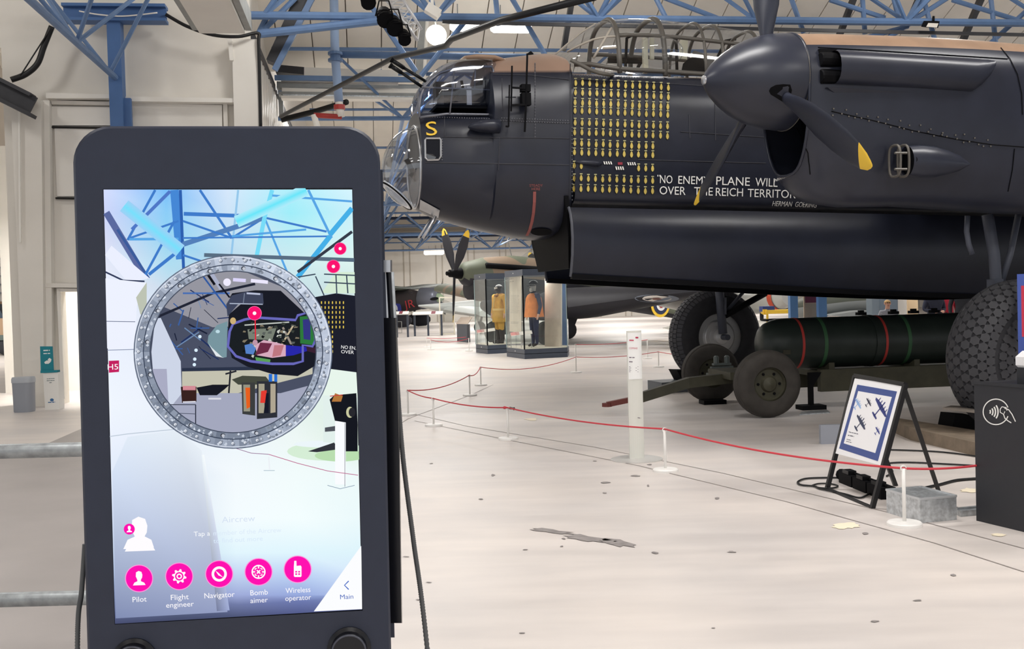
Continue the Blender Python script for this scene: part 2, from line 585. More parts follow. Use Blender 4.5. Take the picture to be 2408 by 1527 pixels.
# lit room behind the door opening and the next hall through the far-left opening
rm = MB()
rm.quad(HT(dA - 2, S_W1 + 3.2, 0), HT(dB + 2, S_W1 + 3.2, 0), HT(dB + 2, S_W1 + 3.2, 5), HT(dA - 2, S_W1 + 3.2, 5))
struct('wall_room', rm, m_white2, fix=False)
area_light('room_light', HT((dA + dB) / 2, S_W1 + 1.6, 3.6), (1.2, .6), 130, (1, .97, .92))
struct('door_panel', MB().prism([HT(dA + .12, S_W1 + 2.6, .0), HT(dB, S_W1 + 2.6, .0), HT(dB, S_W1 + 2.6, 2.1), HT(dA + .12, S_W1 + 2.6, 2.1)], H_AX * .05), m_white2, wall_end)
struct('wall_far', MB().prism([HT(-40, 52, 0), HT(-2.2, 52, 0), HT(-2.2, 52, 9), HT(-40, 52, 9)], H_AX * .2), m_white)
area_light('next_hall_light', HT(-16, 36, 7), (5, 1), 900, (1, .97, .92))
shb = MB()
for k in range(14):
    shb.bar(HT(-26, 51.8, 2.6 + k * .4), HT(-8, 51.8, 2.6 + k * .4), .05, .08)
struct('trim_1', shb, m_duct)
# dark girder end and blue column with cross head
bm_ = thing('steel_girder', 'dark grey steel girder end jutting in at the far upper left', 'girder', W(40, 220, .6))
gb = MB()
a0, a1 = W(-160, 108, .7), W(77, 226, .7)
for dz, h in ((.0, .06), (-.34, .06)):
    gb.bar(a0 + Z * dz, a1 + Z * dz, .3, h)
obj('flange', gb, m_dark, bm_)
obj('web', MB().bar(a0 + Z * -.17, a1 + Z * -.17, .06, .32), m_dark, bm_)
ct = thing('steel_column', 'blue steel column standing against the cream end wall', 'column', G(300, 960) * 0 + W(280, 900, .3))
c_top, c_bot = W(270, 45, .35), W(302, 930, .35)
c_bot = V((c_top.x, c_top.y, 0))
wcol = .27
obj('shaft', MB().bar(c_bot, c_top, wcol, .22, H_TR), m_blued, ct)
obj('stiffener', MB().bar(V((c_top.x + .19, c_top.y + .03, 0)), W(297, 232, .35), .1, .16, H_TR), m_blued, ct)
hb = MB()
ha, hc = W(150, 32, .42), W(392, 34, .42)
hb.bar(ha + Z * .12, hc + Z * .12, .3, .05)
hb.bar(ha - Z * .12, hc - Z * .12, .3, .05)
hb.bar(ha, hc, .05, .24)
obj('cross_head', hb, m_blued, ct)

# ------------------------------------------------------------------ roof steelwork
def tubes(name, segs, r, m, parent=None, fn=None):
    mb = MB()
    for a, c in segs:
        mb.tube([a, c], r, 8)
    return obj(name, mb, m, parent)
def HS(x, y, s):                     # pixel on the cross-plane at hall station s
    return PL(x, y, H_AX * s, H_AX)
def truss_thing(label, loc, group='blue roof trusses', name='roof_truss'):
    return thing(name, label, 'truss', loc, group=group)
# near-left truss that ends on the blue column
tq = truss_thing('blue tubular truss coming forward from the top of the blue column', W(270, 180, .35))
e = W(275, 186, .35)
z1 = e.z
tt = e.dot(H_TR)
se = e.dot(H_AX)
obj('lower_chord', MB().tube([e, HT(tt, 3.0, z1)], .055, 10), m_blue, tq)
up = [HT(tt - .95, q, z1 + 1.35) for q in (17.6, 14.9, 12.2, 9.5, 6.8)]
ur = [HT(tt + .95, q, z1 + 1.35) for q in (17.6, 14.9, 12.2, 9.5, 6.8)]
lo = [HT(tt, q, z1) for q in (18.3, 16.25, 13.5, 10.8, 8.1)]
for a, c in ((up[0], up[4]), (ur[0], ur[4])):
    obj('upper_chord', MB().tube([a, c], .05, 8), m_blue, tq)
for k in range(5):
    for q in (up, ur):
        obj('diagonal', MB().tube([lo[k], q[k]], .035, 8), m_blue, tq)
        if k < 4:
            obj('diagonal', MB().tube([lo[k + 1], q[k]], .035, 8), m_blue, tq)
    obj('cross_tie', MB().tube([up[k], ur[k]], .03, 8), m_blue, tq)
# bundles of cable
def cable(name, label, pts, r, m=m_black, n=6, cat='cable', group=None, k=8):
    return tag(obj(name, MB().tube(bez(pts, n), r, k), m, None, True), label, cat, group)
cable('cable_bundle', 'dark cables hanging in a loop below the near-left truss', [W(122, 62, .5), W(103, 110, .45), W(88, 150, .45), W(60, 175, .45), W(26, 188, .5)], .05)
cable('cable_bundle', 'thin dark cable beside the hanging loop at the far upper left', [W(120, 66, .55), W(85, 120, .5), W(48, 178, .5)], .012)
cable('cable_bundle', 'dark cables swagging across the white pilaster under the roof', [W(390, 34, .5), W(440, 62, .5), W(500, 82, .5), W(560, 86, .5), W(606, 78, .4), W(608, 100, .4), W(611, 200, .33), W(613, 300, .33)], .03)
cable('cable_bundle', 'white cable swagging below the blue cross head', [W(186, 26, .6), W(230, 34, .6), W(290, 38, .6), W(370, 30, .6)], .012, m_white2)
# white light trough
lt = thing('light_trough', 'long white boxed trough hanging under the roof at upper left', 'trough', HS(520, 60, 17.2))
ta, tb = HS(447, -10, 15.2), HS(523, 79, 17.6)
tz = tb.z
t_ = tb.dot(H_TR)
w_ = .55
obj('trough_body', MB().obox(HT(t_, 13.6, tz + .16), H_AX * 4.0, H_TR * .36, Z * .16), m_white2, lt)
obj('side_lip', MB().bar(HT(t_ - .42, 9.6, tz + .2), HT(t_ - .42, 17.6, tz + .2), .1, .3), m_duct, lt)
obj('side_lip', MB().bar(HT(t_ + .42, 9.6, tz + .2), HT(t_ + .42, 17.6, tz + .2), .1, .3), m_duct, lt)

# cross trusses; nodes at the pitch of the far frame
NP = 3.05
def cross_truss(s, zl, zu, tA, tB, label, r=.06, rd=.035, node0=0.0):
    root = truss_thing(label, HT((tA + tB) / 2, s, zl))
    obj('lower_chord', MB().tube([HT(tA, s, zl), HT(tB, s, zl)], r, 8), m_blue, root)
    for q in (-1.2, 1.2):
        obj('upper_chord', MB().tube([HT(tA, s + q, zu), HT(tB, s + q, zu)], r * .8, 8), m_blue, root)
    k = math.ceil((tA - node0) / NP)
    while node0 + k * NP <= tB:
        t = node0 + k * NP
        for q in (-1.2, 1.2):
            for dt in (-NP / 2, NP / 2):
                if tA <= t + dt <= tB:
                    obj('diagonal', MB().tube([HT(t, s, zl), HT(t + dt, s + q, zu)], rd, 6), m_blue, root)
        k += 1
    return root
node0 = HS(1407, 44, S_W1).dot(H_TR)
zc = HS(1407, 46, S_W1).z
nearT = cross_truss(S_W1 - .05, zc, zc + 1.7, T_W2, 24, 'blue tubular truss crossing the roof just above the cockpit glazing', .075, .045, node0)
obj('cable_tray', MB().bar(HS(1040, 52, S_W1 - .1), HS(2408, 82, S_W1 - .1), .05, .06), m_dark, nearT)
obj('raking_strut', MB().tube([HS(608, 80, S_W1 - .05), HS(1012, 36, S_W1 - .05)], .075, 10), m_blue, nearT)
for seg in (((850, -20), (978, 168)), ((1012, -10), (1022, 33)), ((1105, 36), (990, 178)), ((1200, -10), (1288, 140)), ((1165, -8), (1172, 60)),
            ((1540, -8), (1565, 40)), ((1690, 44), (1545, -12)), ((608, 78), (655, -15)), ((610, 80), (700, -10)), ((1372, -8), (1406, 42)), ((1470, -15), (1408, 42)), ((1438, -20), (1405, 46)),
            ((1860, -5), (1890, 78)), ((1952, 0), (2080, 42)), ((2130, 58), (2230, -6)), ((2140, 52), (2180, -10)), ((2115, 52), (2100, -10)), ((2028, -5), (2034, 80)), ((2240, 0), (2408, 52)), ((2170, -8), (2200, 100)), ((2320, 110), (2420, 20)), ((2330, -5), (2342, 108)), ((2135, 62), (2040, 88)), ((2090, 88), (2140, 55))):
    obj('brace', MB().tube([HS(*seg[0], S_W1 + .3), HS(*seg[1], S_W1 + .3)], .05, 8), m_blue, nearT)
pur = MB()
for seg in (((2010, -10), (1975, 80)), ((2310, -10), (2262, 100)), ((1345, 0), (1325, 118)), ((2160, 0), (2138, 50))):
    obj('purlin', MB().bar(HS(*seg[0], S_W1 + 1.2), HS(*seg[1], S_W1 + 1.2), .16, .1), m_dark, nearT)
# valley truss behind, deeper in the hall
for i, (s, lab) in enumerate(((23.6, 'blue tubular valley truss seen left of the nose turret'), (44, 'blue valley truss two bays down the hangar'), (64, 'blue valley truss three bays down the hangar'), (82.5, 'blue truss in front of the far cream end wall'))):
    zl = 5.75
    nd = HS(1156, 585, 82.5).dot(H_TR)
    r_ = cross_truss(s, zl, zl + 1.25, T_W2 + .1, 34, lab, .05 if s < 30 else .075, .032 if s < 30 else .06, nd)
    obj('middle_rail', MB().tube([HT(T_W2 + .1, s + .2, zl + .62), HT(34, s + .2, zl + .62)], .045, 8), m_blue, r_)
    if s > 40:
        obj('gutter', MB().bar(HT(T_W2 + .1, s + 1, zl + 1.2), HT(34, s + 1, zl + 1.2), .5, .35), srgb('gutter_dark_blue', (46, 58, 84), rough=.6), r_)  # gutter in a darker blue than the truss tubes
    # longitudinal web members between the valleys
    if s < 80:
        for q in range(1, 8):
            sp_ = s + q * 2.5
            obj('purlin', MB().tube([HT(T_W2 + .1, sp_, rz(sp_) - .4), HT(18, sp_, rz(sp_) - .4)], .05, 6), m_blue, r_)
        for j, t in enumerate([nd + NP * q for q in range(-11, 8)]):
            if t < T_W2 + .3 or t > 16:
                continue
            ln = 20 if s < 60 else 18.5
            obj('long_tie', MB().tube([HT(t, s, zl), HT(t, s + ln, zl)], .045, 6), m_blue, r_)
            for q in range(4):
                a = s + q * ln / 4
                obj('diagonal', MB().tube([HT(t, a, zl), HT(t + NP / 2, a + ln / 8, zl + 2.2 + 1.0 * (1.5 - abs(q - 1.5)))], .04, 6), m_blue, r_)
                obj('diagonal', MB().tube([HT(t, a + ln / 4, zl), HT(t + NP / 2, a + ln / 8, zl + 2.2 + 1.0 * (1.5 - abs(q - 1.5)))], .04, 6), m_blue, r_)
# ducts and pipes in the first valley
dv = thing('service_ducts', 'grey and white ducts stacked in the roof valley above the screen', 'ducts', HT(T_W2 + 3, 24.2, 6.2))
def dpx(name, x0, y0, x1, y1, h, m, s=23.3, d=.3):
    a, c = HS(x0, y0, s), HS(x1, y1, s)
    obj(name, MB().bar(a, c, d, h), m, dv)
dpx('white_casing', 716, 171, 936, 178, .17, m_white2)
dpx('blue_pipe', 646, 183, 985, 188, .1, m_blue, 23.0, .1)
dpx('white_casing', 662, 193, 936, 198, .12, m_white2)
dpx('grey_duct', 652, 202, 985, 210, .14, m_duct)
dpx('white_casing', 664, 213, 985, 217, .1, m_white2)
dpx('grey_duct', 656, 222, 985, 226, .07, m_duct)
dpx('grey_duct', 666, 226, 985, 231, .03, m_galv)
dpx('white_casing', 662, 231, 985, 234, .06, m_white2)
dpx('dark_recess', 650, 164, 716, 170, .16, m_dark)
obj('down_leg', MB().bar(HS(660, 222, 24.1), HS(662, 272, 24.1), .1, .1, H_TR), m_duct, dv)
# white rainwater pipe with red fitting
pp = thing('drain_pipe', 'pale blue drain pipe dropping through the roof with a red joint', 'pipe', HS(800, 270, 20.5))
obj('down_pipe', MB().tube([HS(785, -15, 20.5), HS(788, 130, 20.5), HS(797, 240, 20.5)], .085, 12), srgb('pale_blue_pipe', (150, 172, 205), rough=.4), pp, True)
obj('flange', MB().lathe(HS(788, 123, 20.5), (0, 0, -1), [(0, .14), (.05, .14), (.05, .1), (.13, .1), (.13, .14), (.18, .14)], 14), m_blue, pp)
m_red = srgb('red_pipe', (176, 60, 56), rough=.4)
obj('lower_pipe', MB().tube([HS(797, 240, 20.5), HS(802, 275, 20.5)], .075, 12), m_white2, pp, True)
obj('red_elbow', MB().tube([HS(804, 275, 20.5), HS(738, 271, 20.5)], .05, 10), m_red, pp, True)
obj('red_collar', MB().lathe(HS(798, 247, 20.5), (0, 0, -1), [(0, .11), (.09, .11)], 12), m_red, pp)
obj('tail_pipe', MB().tube([HS(738, 270, 20.5), HS(746, 300, 20.5), HS(748, 330, 20.5)], .06, 10), m_white2, pp, True)
# horizontal blue pipe from the drain pipe
ph = thing('scaffold_pipe', 'horizontal blue pipe running from the drain pipe behind the turret guns', 'pipe', HS(1000, 133, 20.6))
obj('pipe', MB().tube([HS(790, 128, 20.6), HS(1300, 136, 20.6)], .07, 10), m_blue, ph, True)
# long dark conduits
cd = thing('conduit', 'long black conduit slanting up from the side wall past the floodlight', 'conduit', HS(900, 170, 19))
cpts = [W2(660, 274, .25), D(922, 138, 17.2), D(1048, 108, 14.9), D(1062, 92, 14.6), D(1180, 47, 13.0), D(1400, -8, 11.4)]
obj('tube', MB().tube(cpts, .042, 10), srgb('conduit_black', (20, 21, 24), rough=.42, spec=.4), cd, True)
cd2 = thing('conduit', 'short black conduit low on the side wall under the long one', 'conduit', W2(662, 282, .08))
obj('tube', MB().tube([W2(661, 282, .25), D(742, 262, 22), D(815, 240, 21)], .06, 8), m_black, cd2, True)
# dark rafter casings at the head of the side wall
for k, (a, c, lab) in enumerate((((640, 150), (700, 10), 'dark steel rafter rising from the head of the ribbed wall'),)):
    rt = thing('rafter', lab, 'rafter', HS(*a, S_W1 + .6))
    obj('web', MB().bar(HS(*a, S_W1 + .7), HS(714, -12, S_W1 + .7), .2, .34, H_AX), m_dark, rt)
    obj('flange', MB().bar(HS(646, 165, S_W1 + .5), HS(738, -12, S_W1 + .5), .1, .1, H_AX), m_blue, rt)
# grey flashing beside the floodlight
fl_ = thing('roof_trunking', 'vertical grey trunking beside the glowing floodlight', 'trunking', HS(990, 150, 22))
obj('channel', MB().bar(HS(993, 40, 22), HS(985, 190, 22), .16, .14, H_TR), m_duct, fl_)
obj('channel', MB().bar(HS(1003, 40, 22), HS(995, 190, 22), .06, .1, H_TR), m_white2, fl_)

# ================================================================== THE BIG BOMBER
m_nb = mat('matt_black_paint', lin((33, 36, 48)), rough=0.33, noise=0.18, scale=2.2, bump=0.10, bscale=3.0, spec=0.5)
m_nb2 = mat('nacelle_black_paint', lin((43, 46, 58)), rough=0.33, noise=0.12, scale=3, bump=0.05, bscale=4, spec=0.5)
m_brown = mat('dark_earth_paint', lin((150, 122, 100)), rough=0.4, noise=0.14, scale=3)
m_blk = srgb('deep_black', (12, 12, 15), rough=.65, spec=.12)
m_blkg = srgb('gun_black', (22, 23, 26), rough=.35, metal=.4)
m_tyre = srgb('tyre_rubber', (46, 46, 50), rough=.7, noise=.15, scale=10)
m_yel = srgb('yellow_paint', (238, 196, 62), rough=.5)
m_yell = srgb('tally_yellow', (200, 178, 92), rough=.5, noise=.12, scale=3)
m_whp = srgb('white_lettering', (236, 236, 232), rough=.5)
m_frame = srgb('canopy_frame_grey', (98, 94, 88), rough=.45, metal=.2)
m_silver = mat('bare_metal', (.62, .63, .65), rough=.28, metal=.9, noise=.1, scale=8)
m_perspex = glass('perspex', (.93, .95, .97), .09, .04)
m_perspexd = glass('perspex_nose', (.80, .84, .90), .20, .06)
bomber = thing('bomber_aircraft', 'huge black four-engined bomber with yellow bomb tally on its nose', 'aircraft', A(0, 0, 0))

def sec(u, zt, zb, w, nt_=2.6, nb_=2.6, N=40, zm=None):
    zm = (zt + zb) / 2 if zm is None else zm
    out = []
    for k in range(N):
        a = 2 * PI * k / N
        c, s = math.cos(a), math.sin(a)
        n = nt_ if s >= 0 else nb_
        h = (zt - zm) if s >= 0 else (zm - zb)
        x = w * math.copysign(abs(c) ** (2 / n), c)
        z = zm + h * math.copysign(abs(s) ** (2 / n), s)
        out.append(A(u, x, z))
    return out
def S(x, yt, yb, w, nt_=2.6, nb_=2.6, vt=0.0, vb=0.0, zmf=.5):
    u = AUZ(x, (yt + yb) / 2, w * .85)[0]
    zt, zb = AUZ(x, yt, vt)[1], AUZ(x, yb, vb)[1]
    return sec(u, zt, zb, w, nt_, nb_, zm=zb + (zt - zb) * zmf)
fr = [S(988, 300, 489, .47), S(990, 272, 492, .56, 3, 2.4), S(1040, 270, 514, .64, 3, 2.3), S(1100, 270, 530, .70, 3, 2.3), S(1156, 271, 544, .75, 3, 2.3),
      S(1162, 152, 545, .77, 2.6, 2.3), S(1200, 146, 552, .80, 2.5, 2.3), S(1245, 141, 560, .83, 2.5, 2.4), S(1290, 136, 565, .85, 2.5, 2.6), S(1318, 134, 562, .86, 2.5, 3),
      S(1334, 138, 550, .86, 2.7, 3.4), S(1343, 145, 520, .86, 3, 4), S(1347, 150, 490, .86, 3.2, 5)]
uf0 = AUZ(1349, 480, .86)[0]
zfl = AUZ(1349, 479, .86)[1]
zsl = AUZ(1440, 170, .6)[1]
for u in (uf0 + .02, uf0 + .5, -2.8, -1.5, 0, 1.5, 3.2):
    w = .87
    fr.append(sec(u, zsl + .02 - .004 * (u + 3), zfl - .024 * (u - uf0), w, 3.6, 14, zm=zfl + .9))
for u, t, b_, w in ((6, 4.3, 2.75, .84), (9, 4.2, 2.85, .7), (12.5, 4.05, 3.1, .42), (13.6, 3.9, 3.3, .2)):
    fr.append(sec(u, t, b_, w, 2.6, 4))
fb = MB().loft(fr)
ztan0 = AUZ(1170, 170, .55)[1]
m_fus = mat('fuselage_paint', lin((33, 36, 48)), rough=0.33, noise=0.2, scale=2.2, bump=0.22, bscale=2.6)
_nt = m_fus.node_tree
_b = _nt.nodes['Principled BSDF']
_lk = _b.inputs['Base Color'].links[0].from_socket
_g = _nt.nodes.new('ShaderNodeNewGeometry')
_sx = _nt.nodes.new('ShaderNodeSeparateXYZ')
_mr = _nt.nodes.new('ShaderNodeMapRange')
_mr.inputs[1].default_value, _mr.inputs[2].default_value = ztan0 - .02, ztan0 + .02
_mx = _nt.nodes.new('ShaderNodeMixRGB')
_mx.inputs[2].default_value = (*lin((150, 124, 108)), 1)
_nt.links.new(_g.outputs['Position'], _sx.inputs[0])
_nt.links.new(_sx.outputs['Z'], _mr.inputs[0])
_nt.links.new(_mr.outputs[0], _mx.inputs[0])
_nt.links.new(_lk, _mx.inputs[1])
_nt.links.new(_mx.outputs[0], _b.inputs['Base Color'])
fus = obj('fuselage', fb, m_fus, bomber, 0.7)
fbvh = BVHTree.FromPolygons([tuple(v.co) for v in fus.data.vertices], [tuple(p.vertices) for p in fus.data.polygons])
def on(bvh, off=.006, back=None):
    def fn(x, y):
        d = ray(x, y)
        p, n, _, _ = bvh.ray_cast(CAMP, d)
        if p is None:
            return AP(x, y, .88) if back is None else back(x, y)
        n = n if n.dot(d) < 0 else -n
        return p + n * off
    return fn
onf = on(fbvh, .006)
onf2 = on(fbvh, .012)
def patch(mb, c4, fn, nx=4, ny=4, m=0):       # grid between four pixel corners laid on the skin
    (a, b, c, d) = [V((*p, 0)) for p in c4]
    vs, fs = [], []
    for j in range(ny + 1):
        for i in range(nx + 1):
            s, t = i / nx, j / ny
            q = (a * (1 - s) + b * s) * (1 - t) + (d * (1 - s) + c * s) * t
            vs.append(fn(q.x, q.y))
    for j in range(ny):
        for i in range(nx):
            k = j * (nx + 1) + i
            fs.append((k, k + nx + 1, k + nx + 2, k + 1))
    return mb.add(vs, fs, m)
def ell(cx, cy, rx, ry, n=14, rot=0.0):
    return [(cx + rx * math.cos(2 * PI * k / n) * math.cos(rot) - ry * math.sin(2 * PI * k / n) * math.sin(rot), cy + rx * math.cos(2 * PI * k / n) * math.sin(rot) + ry * math.sin(2 * PI * k / n) * math.cos(rot)) for k in range(n)]
# bomb tally ---------------------------------------------------------
rows = (196, 218, 241, 260, 288, 311, 337, 358, 390, 419, 443)
m_tol = srgb('tally_outline', (34, 34, 30), rough=.5)  # dark painted outline round each tally bomb
m_tpl = srgb('tally_pale', (180, 176, 130), rough=.5)
for j, y0 in enumerate(rows):
    for c in range(14):
        if j >= 6 and c > 11: continue
        if j == 8 and 2 <= c <= 8: continue
        sl = .05 - .016 * j / 10
        x = 1353 + 16.75 * c - 4 * (j / 10) + random.uniform(-.5, .5)
        y = y0 + sl * 16.75 * c + random.uniform(-.7, .7)
        body = [(x, y - 8), (x + 2.2, y - 4.5), (x + 3.5, y + 1), (x + 2.6, y + 5), (x, y + 8), (x - 2.6, y + 5), (x - 3.5, y + 1), (x - 2.2, y - 4.5)]
        tal = MB().quad(*[onf2(*p) for p in body[::-1]])
        tal.quad(*[onf(x + (p[0] - x) * 1.5, y + (p[1] - y) * 1.25) for p in body[::-1]], m=1)
        tal.quad(*[onf2(*p) for p in ((x - 3.2, y - 11), (x + 3.2, y - 11), (x + 3.2, y - 8.4), (x - 3.2, y - 8.4))][::-1], m=2)
        obj('tally_bomb', tal, [m_yell, m_tol, m_tpl], fus, fix=False)
# ribbons
for (x, y, w, h) in ((1418, 380, 21, 7), (1474, 382, 21, 7), (1446, 392, 21, 8)):
    rbk = MB()
    patch(rbk, ((x, y), (x + w, y), (x + w, y + h), (x, y + h)), onf, 1, 1)
    for k in range(4):
        xx = x + k * w / 4
        rbk.quad(*[onf2(*p) for p in ((xx, y), (xx + 3, y), (xx + 5.2, y + h), (xx + 2.2, y + h))][::-1], m=1)
    obj('medal_ribbon', rbk, [m_blk, m_whp], fus, fix=False)
rbr = MB()
patch(rbr, ((1452, 382), (1463, 382), (1463, 388), (1452, 388)), onf2, 1, 1)
obj('medal_ribbon', rbr, srgb('ribbon_red', (150, 50, 66), rough=.5), fus, fix=False)
# lettering
lt_ = MB()
for s, x0, x1, y0, y1, h in (('NO', 1551, 1580, 431, 432, 19), ('ENEMY', 1594, 1667, 432.5, 434.5, 19), ('PLANE', 1683, 1762, 435, 437.5, 20), ('WILL', 1775, 1827, 438, 440, 20), ('FLY', 1842, 1884, 440, 442, 20),
                             ('OVER', 1550, 1611, 457, 458.5, 19), ('THE', 1631, 1675, 459, 460, 19), ('REICH', 1682, 1746, 460.5, 462, 19), ('TERRITORY"', 1757, 1892, 463, 467, 19)):
    text_px(lt_, s, (x0, y0), (x1, y1), h, onf2)
text_px(lt_, '"', (1545, 424), (1552, 424), 12, onf2)
text_px(lt_, 'HERMAN  GOERING', (1815, 483), (1920, 487), 11, onf2, shear=.25)
obj('nose_lettering', lt_, m_whp, fus, fix=False)
sx = MB()
text_px(sx, 'S', (1003, 320), (1029, 318), 32, onf2)
obj('code_letter', sx, m_yel, fus, fix=False)
rd = MB()
text_px(rd, 'STEADY', (1245, 439), (1276, 439), 6, onf2)
text_px(rd, 'HERE', (1250, 447), (1270, 447), 6, onf2)
st = [(1257, 450), (1256.5, 475), (1254.5, 500), (1251, 520), (1246, 538), (1239, 553)]
for a, c in zip(st, st[1:]):
    patch(rd, ((a[0] - 3.5, a[1]), (a[0] + 3.5, a[1]), (c[0] + 3.5, c[1]), (c[0] - 3.5, c[1])), onf2, 1, 1)
obj('trestle_mark', rd, srgb('faded_red_mark', (150, 84, 80), rough=.6), fus, fix=False)
hl = MB()
hl.quad(*[onf2(*p) for p in ell(1273, 544, 25, 8.5, 20)][::-1])
obj('camera_port', hl, m_blk, fus, fix=False)
# seams on the skin
sm = MB()
for pts in ([(1341, 150), (1341, 250), (1341, 350), (1340, 470)], [(1040, 322), (1150, 324), (1250, 324), (1338, 326)], [(1000, 382), (1100, 384), (1250, 386), (1338, 388)],
            [(1045, 275), (1046, 320)], [(1258, 150), (1258, 250), (1257, 325)], [(1175, 283), (1340, 290)], [(1175, 322), (1172, 400)], [(1345, 187), (1500, 193), (1700, 206)], [(1600, 310), (1810, 324)], [(1500, 376), (1800, 384)],
            [(1620, 270), (1622, 325)], [(1680, 200), (1682, 330)], [(1180, 185), (1182, 260)], [(1160, 176), (1250, 178), (1338, 188)]):
    fine = []
    for (a, c) in zip(pts, pts[1:]):
        fine += [(a[0] + (c[0] - a[0]) * k / 6, a[1] + (c[1] - a[1]) * k / 6) for k in range(6)]
    fine.append(pts[-1])
    sm.tube([onf(*p) for p in fine], .0055, 4)
obj('skin_seam', sm, srgb('seam_grey', (70, 71, 78), rough=.5), fus)
rv = MB()
for pts in (((1258, 150), (1258, 322), 24), ((1178, 284), (1335, 290), 26), ((1180, 278), (1335, 284), 26), ((1040, 328), (1040, 376), 8), ((1350, 178), (1560, 186), 34), ((1190, 228), (1212, 228), 8), ((1345, 300), (1345, 470), 18), ((1000, 276), (1150, 280), 26)):
    (a, c, n) = pts
    for k in range(n + 1):
        p = onf(a[0] + (c[0] - a[0]) * k / n, a[1] + (c[1] - a[1]) * k / n)
        rv.obox(p, V((.006, 0, 0)), V((0, .006, 0)), V((0, 0, .006)))
tag(obj('rivets', rv, srgb('rivet_grey', (96, 97, 104), rough=.4), fus), kind='stuff')
# side window
wn = MB()
rr_ = [(1003, 326), (1034, 326), (1037, 330), (1037, 368), (1032, 376), (1006, 377), (1001, 372), (1000, 330)]
wn.quad(*[onf(*p) for p in rr_][::-1])
wdo = obj('nose_window', wn, srgb('window_dark', (20, 22, 30), rough=.4, spec=.2), fus, fix=False)
obj('window_rim', MB().tube([onf2(*p) for p in rr_], .012, 6, closed=True), m_silver, wdo)
obj('window_reflection_pane', MB().quad(*[onf2(*p) for p in ((1002, 362), (1018, 363), (1026, 370), (1022, 376), (1006, 376), (1002, 371))][::-1]), m_perspexd, wdo, fix=False)
# silver fairing under the dome and drift pipe
fa = MB()
patch(fa, ((989, 468), (1035, 493), (1031, 511), (987, 491)), onf2, 5, 3)
obj('bare_metal_fairing', fa, m_silver, bomber, True, fix=False)
obj('drift_pipe', MB().tube([AP(1024, 508, .3), AP(1010, 535, .3), AP(994, 560, .3)], .018, 8), m_silver, bomber, True)
obj('drift_pipe', MB().tube([AP(1014, 512, .1), AP(1000, 535, .1), AP(984, 560, .1)], .012, 8), m_silver, bomber, True)
# side blister
def pod(name, pts, vv, rz_, ry_, m, parent, n=14):
    """streamlined pod: pixel spine points with radii (vertical px-free, metres) at lateral vv"""
    rings = []
    for (x, y), a, c in zip(pts, rz_, ry_):
        p = AP(x, y, vv)
        rings.append([p + Z * (a * math.sin(2 * PI * k / n)) + A_PORT * (c * math.cos(2 * PI * k / n)) for k in range(n)])
    return obj(name, MB().loft(rings), m, parent, True)
pod('side_blister', [(1101, 299), (1110, 298), (1130, 297), (1155, 297), (1172, 298)], .74, [.01, .04, .07, .085, .09], [.01, .08, .12, .14, .14], m_nb2, bomber)
pod('small_blister', [(1352, 381), (1370, 382), (1395, 384), (1408, 385), (1416, 385)], .87, [.012, .03, .04, .035, .005], [.012, .04, .06, .05, .01], m_nb2, bomber)
pod('head_fairing', [(1072, 151), (1085, 147), (1110, 146), (1150, 148), (1200, 155)], .1, [.01, .05, .06, .06, .02], [.1, .3, .34, .34, .2], m_brown, bomber)
# rods on the nose side
rod = MB()
for a, c, r in (((1204, 155), (1202, 262), .012), ((1198, 200), (1196, 298), .011), ((1196, 298), (1189, 297), .011), ((1240, 126), (1237, 240), .013), ((1237, 240), (1234, 310), .014)):
    rod.tube([AP(*a, .98), AP(*c, .98)], r, 6)
obj('landing_rods', rod, m_blk, bomber)
bk = MB()
for x0, y0, x1, y1 in ((1222, 213, 1248, 203), (1222, 222, 1250, 246)):
    p = AP((x0 + x1) / 2, (y0 + y1) / 2, .93)
    bk.obox(p, A_AFT * .055, A_PORT * .05, Z * (abs(y1 - y0) * .0022 + .02))
bk.bar(AP(1204, 206, .98), AP(1235, 208, .98), .02, .02)
bk.bar(AP(1202, 248, .98), AP(1235, 246, .98), .02, .025)
obj('rod_bracket', bk, m_blk, bomber)
obj('top_mast', MB().prism([AP(1236, 142, 0), AP(1240, 126, 0), AP(1246, 122, 0), AP(1252, 128, 0), AP(1253, 142, 0)], A_PORT * .05), m_blk, bomber)

# nose dome -----------------------------------------------------------
dc = A(AUZ(989, 394, .45)[0], 0, AUZ(988, 394, 0)[1])
dlen = AUZ(989, 394, .45)[0] - AUZ(899, 400, 0.05)[0]
rings = []
for k in range(9):
    a = (PI / 2) * k / 8.4
    sc_, ad = math.cos(a), math.sin(a) * dlen
    rings.append([dc - A_AFT * ad + Z * (.0 - .05 * math.sin(a)) + (A_PORT * math.cos(2 * PI * j / 28) * .49 + Z * math.sin(2 * PI * j / 28) * .50) * sc_ for j in range(28)])
dome = obj('nose_dome', MB().loft(rings, cap=False), m_perspexd, bomber, True)
obj('dome_rim', MB().tube([dc + A_PORT * math.cos(2 * PI * j / 28) * .5 + Z * math.sin(2 * PI * j / 28) * .505 for j in range(28)], .018, 6, closed=True), m_silver, dome, True)
wc, wa = AP(936, 457, .02), (AP(969, 488, .02) - AP(902, 427, .02)) / 2
nrm = wa.cross(A_PORT).normalized()
if nrm.z > 0: nrm = -nrm
wc2 = wc + nrm * .03
obj('aiming_window', MB().lathe(wc2 - nrm * .03, nrm, [(0, wa.length * 1.02), (.035, wa.length), (.04, wa.length * .93)], 28), srgb('pane_reflection_white', (236, 240, 246), rough=.12), dome, 0.5)  # pane coloured white to stand for its reflection
obj('window_rim', MB().tube([wc2 - nrm * .0 + (wa.normalized() * math.cos(2 * PI * j / 28) + A_PORT * math.sin(2 * PI * j / 28)) * wa.length * 1.02 for j in range(28)], .012, 6, closed=True), m_blk, dome, True)
